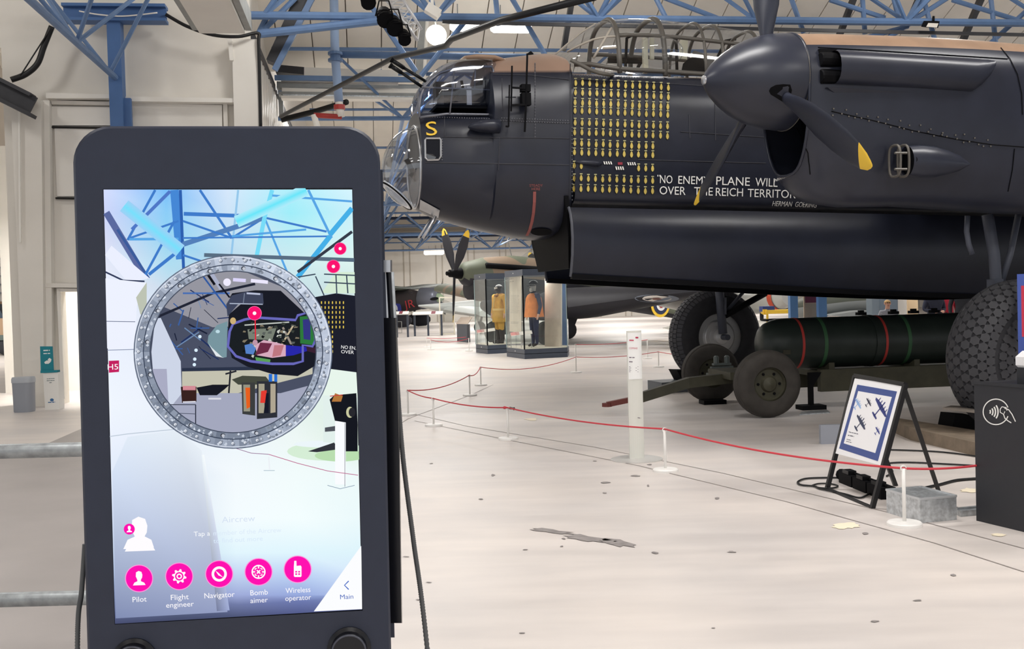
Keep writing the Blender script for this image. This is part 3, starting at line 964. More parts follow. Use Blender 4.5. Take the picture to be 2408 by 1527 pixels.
obj('bomb_sight', MB().bar(AP(955, 375, 0), AP(980, 425, 0), .06, .06).bar(AP(968, 405, 0), AP(982, 420, 0), .1, .12), m_blkg, dome)

# front turret --------------------------------------------------------
prof = [(989, 272), (990, 240), (996, 212), (1008, 192), (1026, 176), (1050, 164), (1080, 157), (1115, 154), (1156, 155), (1160, 170), (1158, 272)]
cu, cz = AUZ(1075, 225, 0)
sh_u = AUZ(1075, 225, .3)[0] - cu
rings = []
for v_, s_ in ((-.62, .55), (-.58, .82), (-.48, .96), (-.2, 1.0), (.2, 1.0), (.48, .96), (.58, .82), (.62, .55)):
    rg = []
    for (x, y) in prof:
        u, z = AUZ(x, y, 0)
        rg.append(A(sh_u + cu + (u - cu) * s_, v_, max(cz + (z - cz) * s_, AUZ(1075, 272, 0)[1])))
    rings.append(rg)
tur = obj('turret_glazing', MB().loft(rings), glass('perspex_turret', (.58, .63, .74), .12, .06), bomber, 0.6)
tb_ = MB()
def TP(x, y, off=.0):
    return AP(x, y, .56 + off)
for pts in ([(986, 276), (986, 250), (990, 225), (998, 204), (1014, 186), (1036, 171), (1070, 161), (1110, 157), (1156, 157), (1160, 166), (1156, 266), (1150, 270), (1050, 268), (988, 276)],):
    tb_.tube([TP(*p) for p in pts], .016, 6)
for pts in ([(992, 205), (1060, 208), (1155, 212)], [(1068, 162), (1064, 210), (1058, 266)], [(1118, 160), (1116, 212)]):
    tb_.tube([TP(*p, .02) for p in pts], .011, 6)
obj('turret_frame', tb_, srgb('turret_frame_grey', (120, 122, 130), rough=.35, metal=.4), tur, True)
gm = MB()
gm.obox(AP(1065, 240, 0), A_AFT * .16, A_PORT * .22, Z * .13)
gm.obox(AP(1040, 215, -.1), A_AFT * .1, A_PORT * .1, Z * .1)
gm.obox(AP(1130, 235, 0), A_AFT * .1, A_PORT * .4, Z * .16)
gm.tube([AP(1040, 262, .3), AP(1080, 215, .3)], .02, 6).tube([AP(1085, 190, .2), AP(1100, 262, .2)], .02, 6)
obj('gun_mount', gm, m_blkg, tur)
obj('turret_seat_plate', MB().obox(AP(1103, 235, .25), A_AFT * .03, A_PORT * .02, Z * .16), m_white2, tur)
obj('turret_floor', MB().obox(AP(1075, 268, 0), A_AFT * .36, A_PORT * .5, Z * .02), m_blk, tur)
for v_, a, m_, e_ in ((-.17, (919, 140), (950, 160), (1002, 192)), (.17, (916, 153), (944, 171), (992, 204))):
    g_ = MB().tube([AP(*a, v_), AP(*m_, v_)], .028, 10).tube([AP(*m_, v_), AP(*e_, v_)], .02, 10)
    gun = obj('gun_barrel', g_, m_blkg, bomber, True)
    obj('muzzle', MB().tube([AP(*a, v_), AP(a[0] + 5, a[1] + 3.3, v_)], .034, 10), m_blk, gun, True)

# cockpit canopy --------------------------------------------------------
ctop = [(1300, 132), (1330, 106), (1370, 74), (1400, 56), (1440, 48), (1500, 49), (1570, 55), (1640, 64), (1700, 72), (1760, 82), (1800, 89)]
cbase = [(1300, 140), (1340, 143), (1370, 152), (1400, 165), (1440, 171), (1700, 186), (1800, 192)]
def cw(x):
    return interp([(1298, .12), (1330, .34), (1370, .5), (1420, .58), (1500, .6), (1700, .56), (1800, .5)], x)
def CP(x, ph, off=0.0):
    """canopy skin at station pixel x, angle ph from the port sill over the top"""
    u = AUZ(x, 120, 0)[0]
    zt, zb = AUZ(x, interp(ctop, x), .05)[1], AUZ(x, interp(cbase, x), .55)[1] - .02
    n = 2.9
    c, s = math.cos(ph), math.sin(ph)
    return A(u, (cw(x) + off) * math.copysign(abs(c) ** (2 / n), c), zb + (zt - zb + off) * abs(s) ** (2 / n))
xs = [1301, 1315, 1335, 1355, 1380, 1400, 1420, 1460, 1500, 1540, 1600, 1660, 1720, 1770, 1800]
can = obj('canopy_glazing', MB().loft([[CP(x, PI * k / 22) for k in range(23)] for x in xs], cap=False, wrap=False), m_perspex, bomber, True, fix=False)
for x, r in ((1418, .032), (1520, .034), (1614, .02), (1656, .024), (1742, .024), (1790, .02)):
    obj('canopy_hoop', MB().tube([CP(x, PI * k / 22, .006) for k in range(23)], r, 8), m_frame, can, True)
for ph, a, c, r in ((.52, 1418, 1800, .026), (PI - .52, 1418, 1800, .026), (.02, 1330, 1800, .03), (PI - .02, 1330, 1800, .03)):
    pts = [CP(a + (c - a) * k / 16, ph, .006) for k in range(17)]
    obj('canopy_rail', MB().tube(pts, r, 8), m_frame, can, True)
for pts, r in (([CP(1320 + k * 16, .62 - .02 * k, .006) for k in range(7)], .014), ([CP(1365 + k * 9, .1 + .13 * k, .006) for k in range(6)], .016), ([CP(1385 + k * 8, .28, .006) for k in range(5)], .016), ([CP(1305 + k * 16, PI / 2, .006) for k in range(8)], .012)):
    obj('windscreen_bar', MB().tube(pts, r, 8), srgb('windscreen_bar_pale', (176, 168, 156), rough=.4), can, True)
fm = MB()
wb2 = []
for k in range(10):
    x = 1342 + k * 11
    wb2.append((x, interp([(1340, 140), (1365, 152), (1385, 163), (1410, 172), (1445, 178)], x)))
fm.tube([onf(*p) for p in wb2], .025, 6)
obj('coaming_strip', fm, m_frame, can, True)
st_ = MB()
st_.loft([[AP(x, y, v_) for v_, (x, y) in zip((-.25, .25, .25, -.25), ((a, b), (a, b), (c, d), (c, d)))] for a, b, c, d in ((1600, 178, 1662, 178), (1606, 150, 1658, 150), (1622, 136, 1652, 134))])
obj('pilot_seat', st_, m_blk, can)
obj('head_rest', MB().bar(AP(1655, 128, 0), AP(1645, 172, 0), .3, .06, A_PORT), m_frame, can)
it = MB()
for pts in ([(1470, 168), (1474, 90), (1488, 82), (1510, 82)], [(1430, 138), (1510, 140)], [(1430, 145), (1510, 147)], [(1456, 172), (1456, 140)], [(1495, 168), (1512, 138)], [(1590, 92), (1592, 170)], [(1680, 150), (1706, 96), (1730, 92)]):
    it.tube([AP(*p, -.4) for p in pts], .022, 6)
obj('cockpit_tubing', it, m_blk, can)
it2 = MB().bar(AP(1516, 90, -.1), AP(1518, 172, -.1), .06, .06, A_PORT).bar(AP(1533, 90, -.1), AP(1533, 140, -.1), .05, .04, A_PORT).bar(AP(1608, 95, -.1), AP(1606, 140, -.1), .1, .05, A_PORT)
obj('cockpit_post', it2, srgb('cockpit_cream', (214, 208, 182), rough=.5), can)
bl = MB()
bc_ = AP(1548, 122, .5)
rings = []
for k in range(8):
    a = (PI / 2) * k / 7.5
    rings.append([bc_ + A_PORT * .24 * math.sin(a) + (A_AFT * .33 * math.cos(2 * PI * j / 24) + Z * .2 * math.sin(2 * PI * j / 24)) * math.cos(a) for j in range(24)])
obj('window_blister', bl.loft(rings, cap=False), m_perspex, can, True)

# bomb doors -------------------------------------------------------------
def door(v0, sgn, ua, name, ztop):
    rings = []
    us = [ua, -3.2, -2, -1, 0, 1, 2.2, 3.4, 4.6, 5.6]
    for u in us:
        zb = interp([(-4.1, 1.87), (0.38, 1.54), (2.4, 1.44), (6, 1.5)], u)
        zt = ztop - .024 * (u - ua)
        rg = []
        for q, dv in ((0, 0), (.1, .06), (.25, .10), (.45, .115), (.7, .09), (.92, .03), (1, 0)):
            rg.append(A(u, v0 + sgn * dv, zt + (zb - zt) * q))
        rg += [p - A_PORT * (sgn * .035) for p in rg[::-1]]
        rings.append(rg)
    d = obj(name, MB().loft(rings), m_nb, bomber, 0.6)
    eb = MB()
    for a, c in zip(rings, rings[1:]):
        eb.bar(a[6], c[6], .075, .06)
    obj('door_edge', eb, m_blk, d)
    obj('door_front_rib', MB().tube([p - A_AFT * .01 for p in rings[0][:7]], .018, 6), srgb('door_rim_grey', (84, 86, 94), rough=.5), d)
    return d
door(.86, 1, AUZ(1345, 560, .92)[0], 'bomb_bay_door', zfl - .045)
door(-.80, -1, AUZ(1285, 600, -.8)[0], 'bomb_bay_door', zfl - .05)
obj('bay_dark_panel', MB().prism([A(uf0 - .1, -.82, zfl + .1), A(uf0 - .1, .82, zfl + .1), A(uf0 - .06, .80, zfl - .4), A(uf0 - .02, .66, zfl - .78), A(uf0 - .02, -.66, zfl - .78), A(uf0 - .06, -.80, zfl - .4)], A_AFT * .05), m_blk, bomber)  # black panel added in place of the shaded bay interior

# wing -----------------------------------------------------------------
def foil(u0, c, t, v, z):
    pr = [(0, 0), (.02, .035), (.1, .075), (.25, .098), (.45, .095), (.7, .06), (1, .004), (.7, -.03), (.45, -.05), (.25, -.055), (.1, -.045), (.02, -.02)]
    return [A(u0 + c * a, v, z + c * b * t) for a, b in pr]
wu = .35
wing = obj('wing', MB().loft([foil(wu, 4.9, 1.0, -8, 3.4), foil(wu, 5.1, 1.05, -3.6, 3.12), foil(wu, 5.2, 1.1, -.8, 3.05), foil(wu, 5.2, 1.1, .8, 3.05), foil(wu, 5.1, 1.05, 3.6, 3.12), foil(wu + .15, 4.6, 1.0, 7.5, 3.5)]), m_nb, bomber, 0.6)

# port inner engine ------------------------------------------------------
def nac(v0, name, detail=True):
    hz = AUZ(1838, 194, 3.62)[1]
    tilt = .0
    uu = lambda x: AUZ(x, 200, 3.62)[0]
    zz = lambda x, y: AUZ(x, y, 3.62)[1]
    rings = []
    N = 40
    for x, yt, yb, wt, wl in ((1846, 84, 414, .455, .40), (1858, 84, 440, .46, .43), (1878, 84, 462, .465, .45), (1905, 84, 478, .475, .455), (1980, 86, 488, .49, .46), (2100, 90, 486, .51, .47), (2230, 97, 494, .53, .49), (2360, 108, 503, .55, .52), (2470, 122, 505, .57, .54), (2600, 150, 500, .56, .54), (3000, 260, 470, .4, .4)):
        zt, zb = zz(x, yt), zz(x, yb)
        zm = hz if x < 2600 else (zt + zb) / 2
        rg = []
        for k in range(N):
            a = 2 * PI * k / N
            c, s = math.cos(a), math.sin(a)
            if s >= 0:
                rg.append(A(uu(x), v0 + wt * math.copysign(abs(c) ** (2 / 2.15), c), zm + (zt - zm) * abs(s) ** (2 / 2.15)))
            else:
                ww = wt + (wl - wt) * abs(s)
                rg.append(A(uu(x), v0 + ww * math.copysign(abs(c) ** (2 / 3.0), c), zm - (zm - zb) * abs(s) ** (2 / 2.6)))
        rings.append(rg)
    mb = MB().loft(rings, cap=False)
    zb0, zb1 = zz(1880, 112), zz(2370, 140)
    for i, f in enumerate(mb.f):
        c = sum((mb.v[k] for k in f), V()) / len(f)
        if c.z > zb0 - .045:
            mb.m[i] = 1
    n_ = obj(name, mb, [m_nb2, m_brown], bomber, 0.7)
    lip = [rings[0][k] for k in range(N)]
    obj('intake_lip', MB().tube(lip, .016, 6, closed=True), m_nb2, n_, True)
    rad = [p + A_AFT * .42 for p in rings[0]]
    obj('radiator_face', MB().quad(*[V((0, 0, 0)) + q * .98 + (A(0, v0, 0) - A_P0) * 0 + (sum(rad, V()) / N) * .02 for q in rad]), m_blk, n_, fix=False)
    # spinner
    sp0 = A(uu(1846) - .005, v0, hz)
    Ls = uu(1846) - uu(1656)
    spf = [(0, .47), (.10 * Ls, .468), (.25 * Ls, .455), (.45 * Ls, .41), (.62 * Ls, .345), (.76 * Ls, .265), (.88 * Ls, .175), (.95 * Ls, .105), (.985 * Ls, .05), (Ls, .03)]
    spn = obj('spinner', MB().lathe(sp0, -A_AFT, spf, 40), m_nb2, bomber, 0.6)
    obj('spinner_tip_cap', MB().lathe(sp0 - A_AFT * (Ls - .01), -A_AFT, [(0, .045), (.015, .045), (.02, .02)], 16), m_silver, spn, 0.5)
    obj('back_plate_ring', MB().tube([sp0 + (A_PORT * math.cos(2 * PI * k / 40) + Z * math.sin(2 * PI * k / 40)) * .473 for k in range(40)], .004, 6, closed=True), m_frame, spn, True)
    # propeller blades
    hub = A(uu(1803), v0, hz)
    for ph in (2, 121.4, 239.1):
        a = math.radians(ph)
        rd_ = (Z * math.cos(a) + A_PORT * math.sin(a)).normalized()
        tg = A_AFT.cross(rd_).normalized()
        R_ = 2.0
        rings = []
        for q, ch, th, pit in ((.12, .10, .10, 45), (.2, .11, .11, 42), (.26, .16, .10, 38), (.36, .28, .075, 30), (.5, .36, .055, 24), (.65, .37, .042, 22), (.8, .33, .032, 21), (.9, .26, .024, 21), (.96, .17, .018, 21), (.99, .08, .014, 21), (1.0, .03, .01, 21)):
            p_ = math.radians(pit)
            cd_ = (tg * math.cos(p_) + A_AFT * math.sin(p_))
            nd_ = rd_.cross(cd_).normalized()
            c0 = hub + rd_ * (R_ * q)
            rings.append([c0 + cd_ * (ch / 2 * math.cos(2 * PI * k / 16)) + nd_ * (th / 2 * math.sin(2 * PI * k / 16)) for k in range(16)])
        mb = MB().loft(rings)
        for i, f in enumerate(mb.f):
            c = sum((mb.v[k] for k in f), V()) / len(f)
            if (c - hub).dot(rd_) > R_ * .885:
                mb.m[i] = 1
        bl_ = obj('propeller_blade', mb, [m_nb2, m_yel], bomber, 0.7)
        root = hub + rd_ * .40
        obj('blade_slot', MB().lathe(hub + rd_ * .36, rd_, [(0, .1), (.07, .1)], 18), m_blk, bl_)
    sbv = BVHTree.FromPolygons([tuple(v.co) for v in spn.data.vertices], [tuple(p.vertices) for p in spn.data.polygons])
    ons = on(sbv, .004, lambda x, y: None)
    sp_ = [ons(*p) for p in ((1808, 214), (1812, 206), (1824, 200), (1842, 198), (1858, 199), (1862, 212), (1858, 230), (1850, 246), (1838, 238), (1822, 228), (1812, 222))]
    sp_ = [p for p in sp_ if p is not None]
    obj('blade_slot', MB().quad(*sp_), m_blk, spn, fix=False)
    # exhaust shroud
    sv = v0 + .44
    rings = []
    for x, yt, yb in ((1957, 120, 200), (2000, 122, 203), (2150, 131, 213), (2270, 138, 224), (2292, 140, 208), (2308, 142, 190), (2316, 145, 170)):
        u = AUZ(x, 160, sv)[0]
        zt, zb = AUZ(x, yt, sv)[1], AUZ(x, yb, sv)[1]
        zm, h = (zt + zb) / 2, (zt - zb) / 2
        rings.append([A(u, sv + .19 * math.copysign(abs(math.cos(2 * PI * k / 20)) ** .7, math.cos(2 * PI * k / 20)) * (.6 if math.cos(2 * PI * k / 20) < 0 else 1) - .03, zm + h * math.copysign(abs(math.sin(2 * PI * k / 20)) ** .8, math.sin(2 * PI * k / 20))) for k in range(20)])
    sh = obj('exhaust_shroud', MB().loft(rings, cap=False), m_nb2, n_, 0.6)
    for k in range(2):
        y = 140 + k * 40
        obj('exhaust_stub', MB().lathe(AP(1928, y, sv + .02), A_AFT, [(0, .06), (.01, .07), (.12, .07), (.3, .06)], 14), m_blk, sh)
    obj('stub_plate', MB().obox(AP(1942, 160, sv - .04), A_AFT * .09, A_PORT * .05, Z * .17), m_blk, sh)
    obj('heat_shield', MB().prism([AP(1945, 205, v0 + .5), AP(2275, 226, v0 + .5), AP(2262, 236, v0 + .47), AP(1962, 218, v0 + .47)], -A_PORT * .1), m_nb2, n_)
    # air intake pod
    pv = v0 + .52
    rings = []
    for x, y, a in ((2132, 379, .145), (2160, 380, .16), (2190, 381, .155), (2225, 382, .12), (2255, 384, .075), (2280, 386, .01)):
        p = AP(x, y, pv)
        rings.append([p + Z * a * math.sin(2 * PI * k / 20) + A_PORT * (a * .8 * math.cos(2 * PI * k / 20)) for k in range(20)])
    pd = obj('intake_pod', MB().loft(rings, cap=False), m_nb2, n_, True)
    obj('pod_mouth', MB().lathe(AP(2137, 379, pv), A_AFT, [(0, .12), (.01, .12)], 16), m_blk, pd)
    for x, dx in ((2124, .0), (2104, .0)):
        p = AP(x, 379, pv + .03)
        obj('guard_ring', MB().tube([p + Z * .15 * math.copysign(abs(math.sin(2 * PI * k / 20)) ** .6, math.sin(2 * PI * k / 20)) + A_PORT * .09 * math.copysign(abs(math.cos(2 * PI * k / 20)) ** .6, math.cos(2 * PI * k / 20)) for k in range(20)], .013, 6, closed=True), m_frame, pd, True)
    for y in (360, 398):
        obj('guard_bar', MB().tube([AP(2104, y, pv + .12), AP(2132, y, pv + .12)], .012, 6), m_frame, pd)
    nb = BVHTree.FromPolygons([tuple(v.co) for v in n_.data.vertices], [tuple(p.vertices) for p in n_.data.polygons])
    onn = on(nb, .005, lambda x, y: AP(x, y, v0 + .45))
    sb = MB()
    for pts in ([(1955, 262), (2050, 283), (2150, 308), (2250, 328), (2330, 340), (2408, 346)], [(2353, 113), (2375, 140), (2392, 175), (2402, 220), (2404, 270)], [(1880, 110), (2100, 122), (2370, 139)], [(1872, 300), (1900, 360), (1905, 410)], [(2385, 350), (2380, 400), (2370, 450)]):
        fine = []
        for a, c in zip(pts, pts[1:]):
            fine += [(a[0] + (c[0] - a[0]) * k / 5, a[1] + (c[1] - a[1]) * k / 5) for k in range(5)]
        sb.tube([onn(*p) for p in fine + [pts[-1]]], .005, 4)
    obj('cowling_seam', sb, m_blk, n_)
    fst = MB()
    for (a, c, k_) in (((1960, 268), (2330, 346), 22), ((1890, 118), (1894, 180), 5), ((1960, 256), (2320, 330), 14)):
        for k in range(k_ + 1):
            p = onn(a[0] + (c[0] - a[0]) * k / k_ + random.uniform(-4, 4), a[1] + (c[1] - a[1]) * k / k_ + random.uniform(-4, 4))
            fst.obox(p, V((.007, 0, 0)), V((0, .007, 0)), V((0, 0, .007)))
    tag(obj('cowl_fasteners', fst, m_frame, n_), kind='stuff')
    tx = MB()
    onn2 = on(nb, .004, lambda x, y: AP(x, y, v0 + .4))
    text_px(tx, 'McMANUS. DFC', (1822, 428), (1866, 411), 6, onn2)
    obj('cowl_lettering', tx, m_whp, n_, fix=False)
    return n_
nac(3.62, 'engine_nacelle')
# the starboard nacelle is hidden behind the nose; plain body only
rings = []
for u, zt, zb, w in ((-2.7, 4.14, 2.66, .46), (-2.3, 4.16, 2.5, .48), (-1, 4.16, 2.42, .52), (.4, 4.1, 2.4, .56), (1.6, 3.9, 2.5, .5)):
    rings.append([p - A_PORT * 3.62 for p in sec(u, zt, zb, w, 2.2, 2.6, 24)])
obj('engine_nacelle', MB().loft(rings), m_nb2, bomber, 0.7)

# main wheels --------------------------------------------------------------
WR = .815
tread = MB()
def tyre_prof(R, hw, n=22):
    out = []
    for k in range(n + 1):
        a = PI * k / n
        out.append((hw * -math.cos(a), R - .29 + .29 * (math.sin(a) ** .85)))
    return out
def wheel(v0, zc, name, ri=.40):
    c = A(0, v0, zc)
    t_ = obj(name, MB().lathe(c, A_PORT, [(-.2, ri), (-.28, ri + .03)] + tyre_prof(WR, .29) + [(.28, ri + .03), (.2, ri)], 56, cap=False), m_tyre, bomber, True)
    return c, t_
cN, wN = wheel(3.62, .84, 'main_wheel', .27)
cF_, wF = wheel(-3.62, .87, 'main_wheel')
# near tyre: star-edged tread blocks
def tyre_pt(c, v_, th, off=0.0, R=WR, hw=.29):
    ca = max(-1, min(1, -v_ / hw))
    a = math.acos(ca)
    r = R - .29 + .29 * (math.sin(a) ** .85) + off
    return c + A_PORT * v_ + (-A_AFT * math.cos(th) + Z * math.sin(th)) * r
blk = MB()
pts = []
for k in range(12):
    a = 2 * PI * k / 12
    q = .058 if k % 2 == 0 else .046
    pts.append((q * math.cos(a), q * math.sin(a)))
blk.add([(x, y, .0) for x, y in pts] + [(x * .93, y * .93, .02) for x, y in pts], [tuple(range(12, 24))] + [(k, (k + 1) % 12, 12 + (k + 1) % 12, 12 + k) for k in range(12)])
bme = blk.mesh('tread_block', srgb('tread_rubber', (62, 62, 66), rough=.6, noise=.1, scale=20))
nrow = 0
vs_ = [-.29 * math.cos(PI * q) for q in (.16, .26, .36, .455, .545, .64, .735, .83, .915)]
rest = MB()
rowsT = [(v_, None, 44) for v_ in vs_] + [(.292, .47, 32), (.292, .385, 26), (.292, .305, 20)]
for i, (v_, rr0, nb_) in enumerate(rowsT):
    for k in range(nb_):
        th = 2 * PI * (k + (i % 2) * .5) / nb_
        e = .01
        if rr0:
            rad_ = -A_AFT * math.cos(th) + Z * math.sin(th)
            p = cN + A_PORT * (v_ - .008) + rad_ * rr0
            t1 = A_PORT.cross(rad_).normalized(); nn = A_PORT.copy(); t2 = nn.cross(t1)
        else:
            p = tyre_pt(cN, v_, th, -.006)
            t1 = (tyre_pt(cN, v_, th + e) - tyre_pt(cN, v_, th - e)).normalized()
            t2 = (tyre_pt(cN, min(v_ + e, .2899), th) - tyre_pt(cN, max(v_ - e, -.2899), th)).normalized()
            nn = t1.cross(t2).normalized()
            if nn.dot(p - cN - A_PORT * v_) < 0: nn = -nn; t2 = -t2
        M = Matrix(((t1.x, t2.x, nn.x, p.x), (t1.y, t2.y, nn.y, p.y), (t1.z, t2.z, nn.z, p.z), (0, 0, 0, 1)))
        thd = math.degrees(th) % 360
        if thd < 105 or thd > 290:
            o = bpy.data.objects.new('tread_block', bme)
            COL.objects.link(o)
            o.parent = wN
            o.matrix_local = M
        else:
            rest.add([M @ v for v in blk.v], blk.f)
tag(obj('tread_blocks', rest, m_tyre, wN), kind='stuff')
# far tyre: square blocks
tb2 = MB()
for i, v_ in enumerate((-.2, -.12, -.04, .04, .12, .2)):
    for k in range(64):
        a0, a1 = 2 * PI * (k + .08 + (i % 2) * .3) / 64, 2 * PI * (k + .9 + (i % 2) * .3) / 64
        va, vb = v_ - .034, v_ + .034
        tb2.add([tyre_pt(cF_, va, a0, .0), tyre_pt(cF_, vb, a0, .0), tyre_pt(cF_, vb, a1, .0), tyre_pt(cF_, va, a1, .0), tyre_pt(cF_, va, a0, .016), tyre_pt(cF_, vb, a0, .016), tyre_pt(cF_, vb, a1, .016), tyre_pt(cF_, va, a1, .016)],
                [(4, 5, 6, 7), (0, 1, 5, 4), (1, 2, 6, 5), (2, 3, 7, 6), (3, 0, 4, 7)])
tag(obj('tread_blocks', tb2, srgb('tread_rubber_grey', (74, 74, 80), rough=.65), wF), kind='stuff')
hub_m = srgb('hub_grey', (206, 206, 206), rough=.4, metal=.4)
for c, w_, sg in ((cF_, wF, 1), (cN, wN, .66)):
    hb_ = obj('hub', MB().lathe(c + A_PORT * .16, A_PORT, [(q_, r_ * sg) for q_, r_ in ((-.3, .42), (0, .42), (.005, .3), (.02, .28), (.03, .28), (.045, .26), (.05, .20), (.085, .19), (.09, .14), (.13, .12), (.16, .05), (.2, .045))], 32), hub_m, w_, 0.5)
    hm = MB()
    for k in range(14):
        a = 2 * PI * k / 14
        hm.lathe(c + A_PORT * .192 + (A_AFT * math.cos(a) + Z * math.sin(a)) * .235 * sg, A_PORT, [(0, .02), (.012, .02)], 8)
    obj('hub_holes', hm, m_blk, hb_)
# undercarriage legs
m_leg = srgb('leg_grey', (78, 82, 94), rough=.45)
def leg(pts, v_, r, m=m_leg, name='undercarriage_leg'):
    return obj(name, MB().tube([AP(*p, v_) for p in pts], r, 12), m, bomber, True)
leg([(2322, 505), (2338, 600), (2342, 662), (2372, 820)], 3.2, .062)
leg([(2395, 505), (2375, 600), (2352, 672)], 3.2, .035)
leg([(2275, 508), (2273, 545), (2278, 575), (2286, 598)], 3.4, .028)
leg([(2440, 520), (2400, 800)], 4.05, .05)
obj('leg_fitting', MB().obox(AP(2340, 672, 3.2), A_AFT * .06, A_PORT * .06, Z * .07), m_leg, bomber)
leg([(1688, 640), (1693, 700), (1700, 785)], -3.22, .075)
leg([(1645, 640), (1655, 700), (1672, 785)], -4.02, .07)
leg([(1800, 690), (1706, 742)], -3.2, .055, m_blk)
leg([(1750, 685), (1706, 735)], -3.3, .03, m_leg)
leg([(1706, 700), (1706, 740)], -3.15, .02, m_leg)
obj('axle', MB().tube([A(0, -4.1, .87), A(0, -3.12, .87)], .05, 12), m_leg, bomber)
obj('axle', MB().tube([A(0, 3.15, .84), A(0, 4.1, .84)], .05, 12), m_leg, bomber)
# tail surfaces and tail wheel out of the picture keep the aircraft whole
obj('tail_plane', MB().loft([foil(10.6, 1.9, .8, -5, 4.1), foil(10.6, 1.9, .8, 5, 4.1)]), m_nb, bomber, 0.6)
obj('tail_wheel', MB().lathe(A(12, -.12, .35), A_PORT, [(0, .2), (.02, .33), (.12, .36), (.22, .33), (.24, .2)], 24), m_tyre, bomber, True)
obj('tail_leg', MB().tube([A(12, 0, .35), A(11.7, 0, 3.2)], .05, 8), m_leg, bomber)

# ================================================================== BOMB AND TROLLEY
m_bomb = srgb('bomb_dark_green', (44, 52, 48), rough=.42, noise=.15, scale=4)
m_olive = srgb('trolley_olive', (64, 62, 48), rough=.6, noise=.2, scale=6)
m_tyre2 = srgb('trolley_tyre', (58, 54, 50), rough=.75, noise=.2, scale=9)
BD = V((.99, .14, 0)).normalized()
BN = V((BD.y, -BD.x, 0))                      # towards the camera
bax = V((4.03, 14.58, .885))
def BT(x, y):                                   # distance along the bomb axis seen at a pixel (side nearest the camera)
    return (PL(x, y, bax + BN * .34, BN) - bax).dot(BD)
t0b = BT(1812, 805) - .05
bomb = thing('blockbuster_bomb', 'long dark green cylindrical bomb with red and green bands on a trolley', 'bomb', V((bax.x, bax.y, .53)))
RB = .355
ta_ = BT(1880, 805)
prof = [(t0b, .06), (t0b + .015, .17), (t0b + .05, .235), (t0b + .11, .29), (t0b + .2, .33), (t0b + .3, .35), (t0b + .38, RB), (4.4, RB), (4.45, .33)]
obj('bomb_case', MB().lathe(bax, BD, prof, 40), m_bomb, bomb, 0.5)
for x, w, nm, c in ((1890, .035, 'red_band', (196, 66, 60)), (1943, .05, 'green_band', (62, 104, 70)), (2086, .035, 'red_band', (190, 60, 58)), (2140, .05, 'green_band', (62, 104, 70))):
    t = BT(x, 810)
    obj(nm, MB().lathe(bax + BD * t, BD, [(-w / 2, RB + .001), (-w / 2, RB + .004), (w / 2, RB + .004), (w / 2, RB + .001)], 40, cap=False), srgb(nm, c, rough=.5), bomb, 0.5)
obj('joint_ring', MB().lathe(bax + BD * BT(2068, 810), BD, [(-.04, RB), (-.04, RB + .012), (.04, RB + .012), (.04, RB)], 40, cap=False), m_bomb, bomb, 0.5)
for x in (2052, 2130, 2178, 2228):
    t = BT(x, 740)
    p = bax + BD * t + Z * (RB + .03)
    obj('suspension_lug', MB().obox(p, BD * .06, BN * .05, Z * .02).obox(p + Z * .03, BD * .03, BN * .035, Z * .018), m_blk, bomb)
obj('nose_clip', MB().obox(bax + BD * (t0b + .28) + BN * .32 - Z * .1, BD * .05, BN * .03, Z * .03), m_olive, bomb)
trol = thing('bomb_trolley', 'olive bomb trolley with two big rubber tyres and a long towing bar', 'trolley', V((4.0, 14.58, 0)))
tc_ = bax.copy(); tc_.z = 0
def T(t, n_, z):
    return tc_ + BD * t + BN * n_ + Z * z
ob = MB()
for n_ in (-.36, .36):
    ob.obox(T(2.2, n_, .38), BD * 2.1, BN * .05, Z * .15)
obj('chassis_beam', ob, m_olive, trol)
obj('chassis_bed', MB().obox(T(2.2, 0, .47), BD * 2.1, BN * .34, Z * .04), m_olive, trol)
for t in (.25, 1.5, 3.2):
    obj('cradle', MB().prism([T(t, -.36, .5), T(t, .36, .5), T(t, .36, .62), T(t, .2, .55), T(t, -.2, .55), T(t, -.36, .62)], BD * .08), m_olive, trol)
def twheel(c, ax, R, name):
    hw = .13
    pr = [(-hw * .9, R * .5)] + [(-hw * math.cos(PI * k / 14), R - hw + hw * (math.sin(PI * k / 14) ** .7)) for k in range(15)] + [(hw * .9, R * .5)]
    w = obj(name, MB().lathe(c, ax, pr, 40, cap=False), m_tyre2, trol, True)
    rg = MB()
    for q in (-.06, -.025, .025, .06):
        rg.tube([c + ax * q + (BD * math.cos(2 * PI * k / 40) + Z * math.sin(2 * PI * k / 40)) * (R - .004 - abs(q) * .12) for k in range(40)], .008, 5, closed=True)
    obj('tread_rib', rg, m_tyre2, w, True)
    obj('wheel_disc', MB().lathe(c + ax * .04, ax, [(-.12, R * .56), (.04, R * .56), (.05, R * .52), (.055, R * .47), (.02, R * .43), (.02, R * .25), (.06, R * .2), (.075, R * .1), (.09, R * .03)], 32), m_olive, w, 0.5)
    hm = MB()
    for k in range(6):
        hm.lathe(c + ax * .062 + (BD * math.cos(PI * k / 3) + Z * math.sin(PI * k / 3)) * R * .33, ax, [(0, .018), (.012, .018)], 8)
    obj('wheel_nuts', hm, m_blk, w)
nearw, farw = G(1805, 982), G(1672, 945)
R1 = .435
nearw.z = farw.z = R1
axd = (nearw - farw).normalized()
twheel(nearw, axd, R1, 'front_tyre')
twheel(farw, axd, R1, 'front_tyre')
obj('front_axle', MB().tube([farw, nearw], .05, 10).obox((nearw + farw) / 2 + Z * .06, BD * .25, axd * .45, Z * .05), m_olive, trol)
mid = (nearw + farw) / 2
sp = MB()
for k in range(4):
    sp.obox(farw + axd * .5 + Z * (.02 + .045 * k), BD * (.22 - .03 * k), axd * .05, Z * .015)
